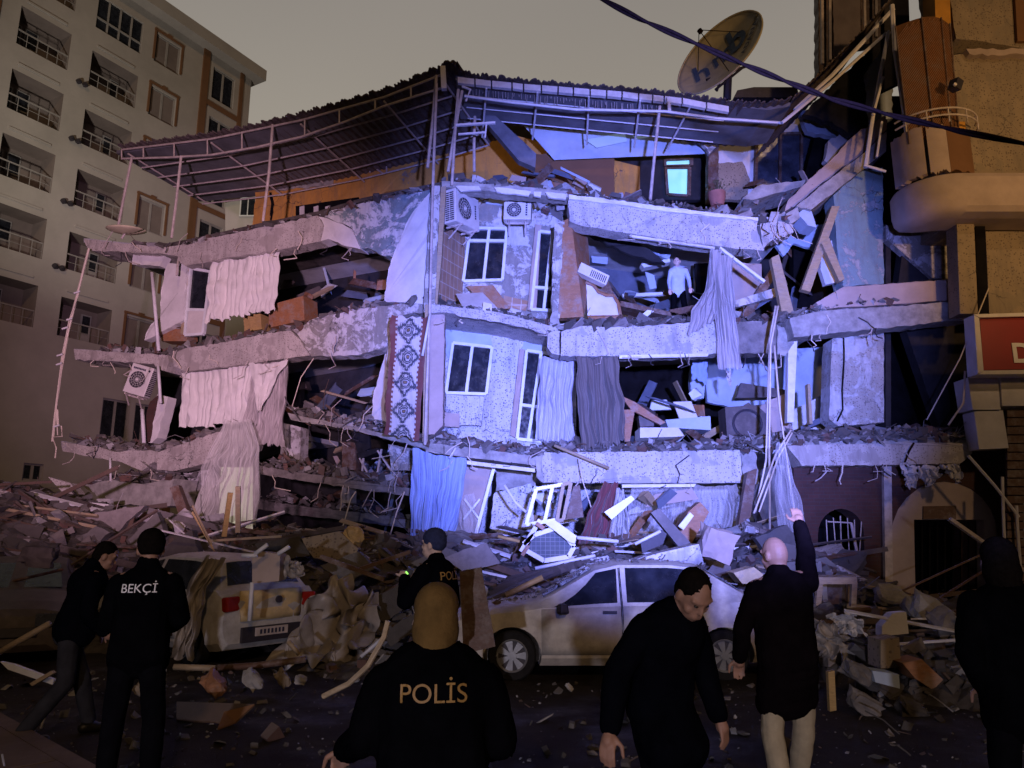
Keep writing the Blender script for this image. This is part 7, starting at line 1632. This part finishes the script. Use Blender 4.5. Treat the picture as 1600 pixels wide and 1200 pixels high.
def stand(h, lean=0, spread=.1, kneeL=0, kneeR=0, stepL=0, stepR=0, side=0):
    s = h / 1.75
    J = dict(pelvis=(0, 0, .95), chest=(side * .5, lean * .55, 1.24), neck=(side, lean, 1.47), head=(side, lean * 1.1 + .03, 1.63), shL=(-.175 + side, lean * .9, 1.42), shR=(.175 + side, lean * .9, 1.42), hipL=(-.09, 0, .9), hipR=(.09, 0, .9),
             knL=(-spread, .03 + kneeL, .5), knR=(spread, .03 + kneeR, .5), anL=(-spread - .01, stepL, .085), anR=(spread + .01, stepR, .085), elL=(-.27 + side, -.03, 1.14), elR=(.27 + side, -.03, 1.14), wrL=(-.26 + side, .06, .9), wrR=(.26 + side, .06, .9))
    return {k: tuple(x * s for x in v) for k, v in J.items()}
def at(px, Y, z=0): p = P(px, 900, Y); return (p.x, Y, z)
# officer seen from behind
J = stand(1.74, .02, .13); J.update(elL=(-.235, .04, 1.14), elR=(.235, .06, 1.16), wrL=(-.14, .22, 1.08), wrR=(.13, .24, 1.08))
person('person with back turned in a black uniform jacket lettered in white', at(228, 5.3), rad(8), J, dict(skin='skin', coat='coatk', tr='trk', hair='beanie', bulk=.035, text=('BEKÇİ', 'letw', .082, .19, .24), long=.40, collar=.04, capm='hair'), face=.3, tilt=.25)
# man walking at the far left, looking down, profile to the right
J = stand(1.66, .16, .09, .12, -.02, .25, -.28); J.update(head=(0, .22, 1.53), neck=(0, .13, 1.41), elL=(-.26, .05, 1.08), elR=(.25, .1, 1.06), wrL=(-.2, .22, .88), wrR=(.2, .26, .88))
person('person in a dark jacket and grey trousers stooping at the far left', at(118, 6.9), rad(-55), J, dict(skin='skin', coat='coatn', tr='trg', bulk=.045, hair='short', long=.40), face=-.1, tilt=.4)
# policeman with a knitted cap and radio
J = stand(1.76, .03, .11); J.update(elL=(-.26, .16, 1.18), wrL=(-.06, .32, 1.36), elR=(.26, .02, 1.14), wrR=(.15, .22, 1.05))
pc, pj, pH = person('person in a navy knitted cap and dark jacket talking into a hand radio', at(686, 6.6), rad(62), J, dict(skin='skinw', coat='coatn', tr='trk', hair='beanie', bulk=.045, openL=.9, text=('POLİS', 'lety', .10, .2, .22)), face=.12)
rd = thing('hand_radio', 'black hand radio with a green light held by the man in the cap', 'radio', pj['wrL'])
hd = pj['wrL'] + (pj['wrL'] - pj['elL']).normalized() * .07; mb = MB(); mb.box(hd + Vector((.03, -.01, -.02)), (.055, .06, .13), Euler((.2, .5, .2))); part(mb, 'case', M['acd'], rd)
mb = MB(); mb.box(hd + Vector((.03, -.045, .0)), (.03, .012, .012), Euler((.2, .9, .2))); part(mb, 'green_light', M['lampg'], rd)
# big policeman in the foreground, ochre hood, seen from behind
J = stand(1.50, .06, .13); J.update(shL=(-.185, .05, 1.19), shR=(.185, .05, 1.19), elL=(-.26, .05, .98), elR=(.25, .06, .96), wrL=(-.34, .22, .90), wrR=(.18, .26, .88))
bp, bj, _ = person('person in an ochre knit hood and black jacket with yellow back lettering', at(682, 2.95), rad(4), J, dict(skin='skin', coat='coatk', tr='trk', hair='hood', bulk=.05, text=('POLİS', 'lety', .092, .26, .32), wr=.014, openL=.9), hs=.95, tilt=.1)
hw = bj['wrL'] + (bj['wrL'] - bj['elL']).normalized() * .08
wood = thing('walking_stick', 'long curved brown stick held by the man in the ochre hood', 'stick', hw)
mb = MB(); mb.tube([P(505, 1088, 3.4), P(545, 1068, 3.35), P(575, 1040, 3.3), P(600, 995, 3.3), P(606, 970, 3.3)], .012, 7); part(mb, 'shaft', M['woodl'], wood)
# man walking past the sedan with his head bent down
J = stand(1.58, .12, .1, .06, .1, -.12, .22, 0); J.update(head=(-.03, .25, 1.43), neck=(0, .14, 1.34), elL=(-.27, .02, 1.06), wrL=(-.30, .10, .80), elR=(.29, .04, 1.06), wrR=(.40, .12, .82))
person('person in a dark knee length coat walking towards the street with head bent down', at(1024, 4.05), rad(208), {k: (-v[0], v[1], v[2]) if False else v for k, v in J.items()}, dict(skin='skin', coat='coatn', tr='trk', bulk=.045, hair='short', long=.25, collar=-.01), face=-.1, tilt=.75)
# bald man pointing up at the ruin
J = stand(1.70, .05, .12, .02, .05, -.08, .25, 0); J.update(shR=(.20, .06, 1.44), elR=(.27, .18, 1.62), wrR=(.30, .30, 1.80), elL=(-.29, .02, 1.12), wrL=(-.27, .14, .92))
person('bald person in a long dark coat and khaki trousers raising one arm towards the ruin', at(1222, 5.15), rad(6), J, dict(skin='skin', coat='coatb', tr='khaki', bulk=.035, hair='none', long=.18, openR=.25), face=.35, tilt=.1)
# dark figure at the right edge
J = stand(1.68, .03, .12); J.update(wrL=(-.17, .04, .93), wrR=(.17, .04, .93), elL=(-.24, -.04, 1.1), elR=(.24, -.04, 1.1))
person('dark clothed person standing at the right edge of the picture with back turned', at(1572, 4.2), rad(-10), J, dict(skin='skin', coat='coatk', tr='trk', bulk=.05, hair='hood', capm='hair', long=.3), face=-.2)
# man climbing in the ruined room
J = stand(1.72, .16, .13, .06, .02); J.update(elL=(-.23, .28, 1.06), wrL=(-.22, .42, .82), elR=(.24, .24, 1.05), wrR=(.25, .38, .80), head=(.05, .36, 1.50), neck=(.03, .26, 1.36), chest=(0, .14, 1.20), shL=(-.17, .24, 1.33), shR=(.18, .24, 1.33))
zf = P(1065, 405, 17.3).z - 1.70
person('person in a pale blue shirt leaning forward inside the torn open upper room', at(1080, 17.3, zf), rad(176), J, dict(skin='skinw', coat='shirt', coatname='shirt', tr='trk', bulk=.004, hair='short', wr=.005), face=-.25, tilt=.2)
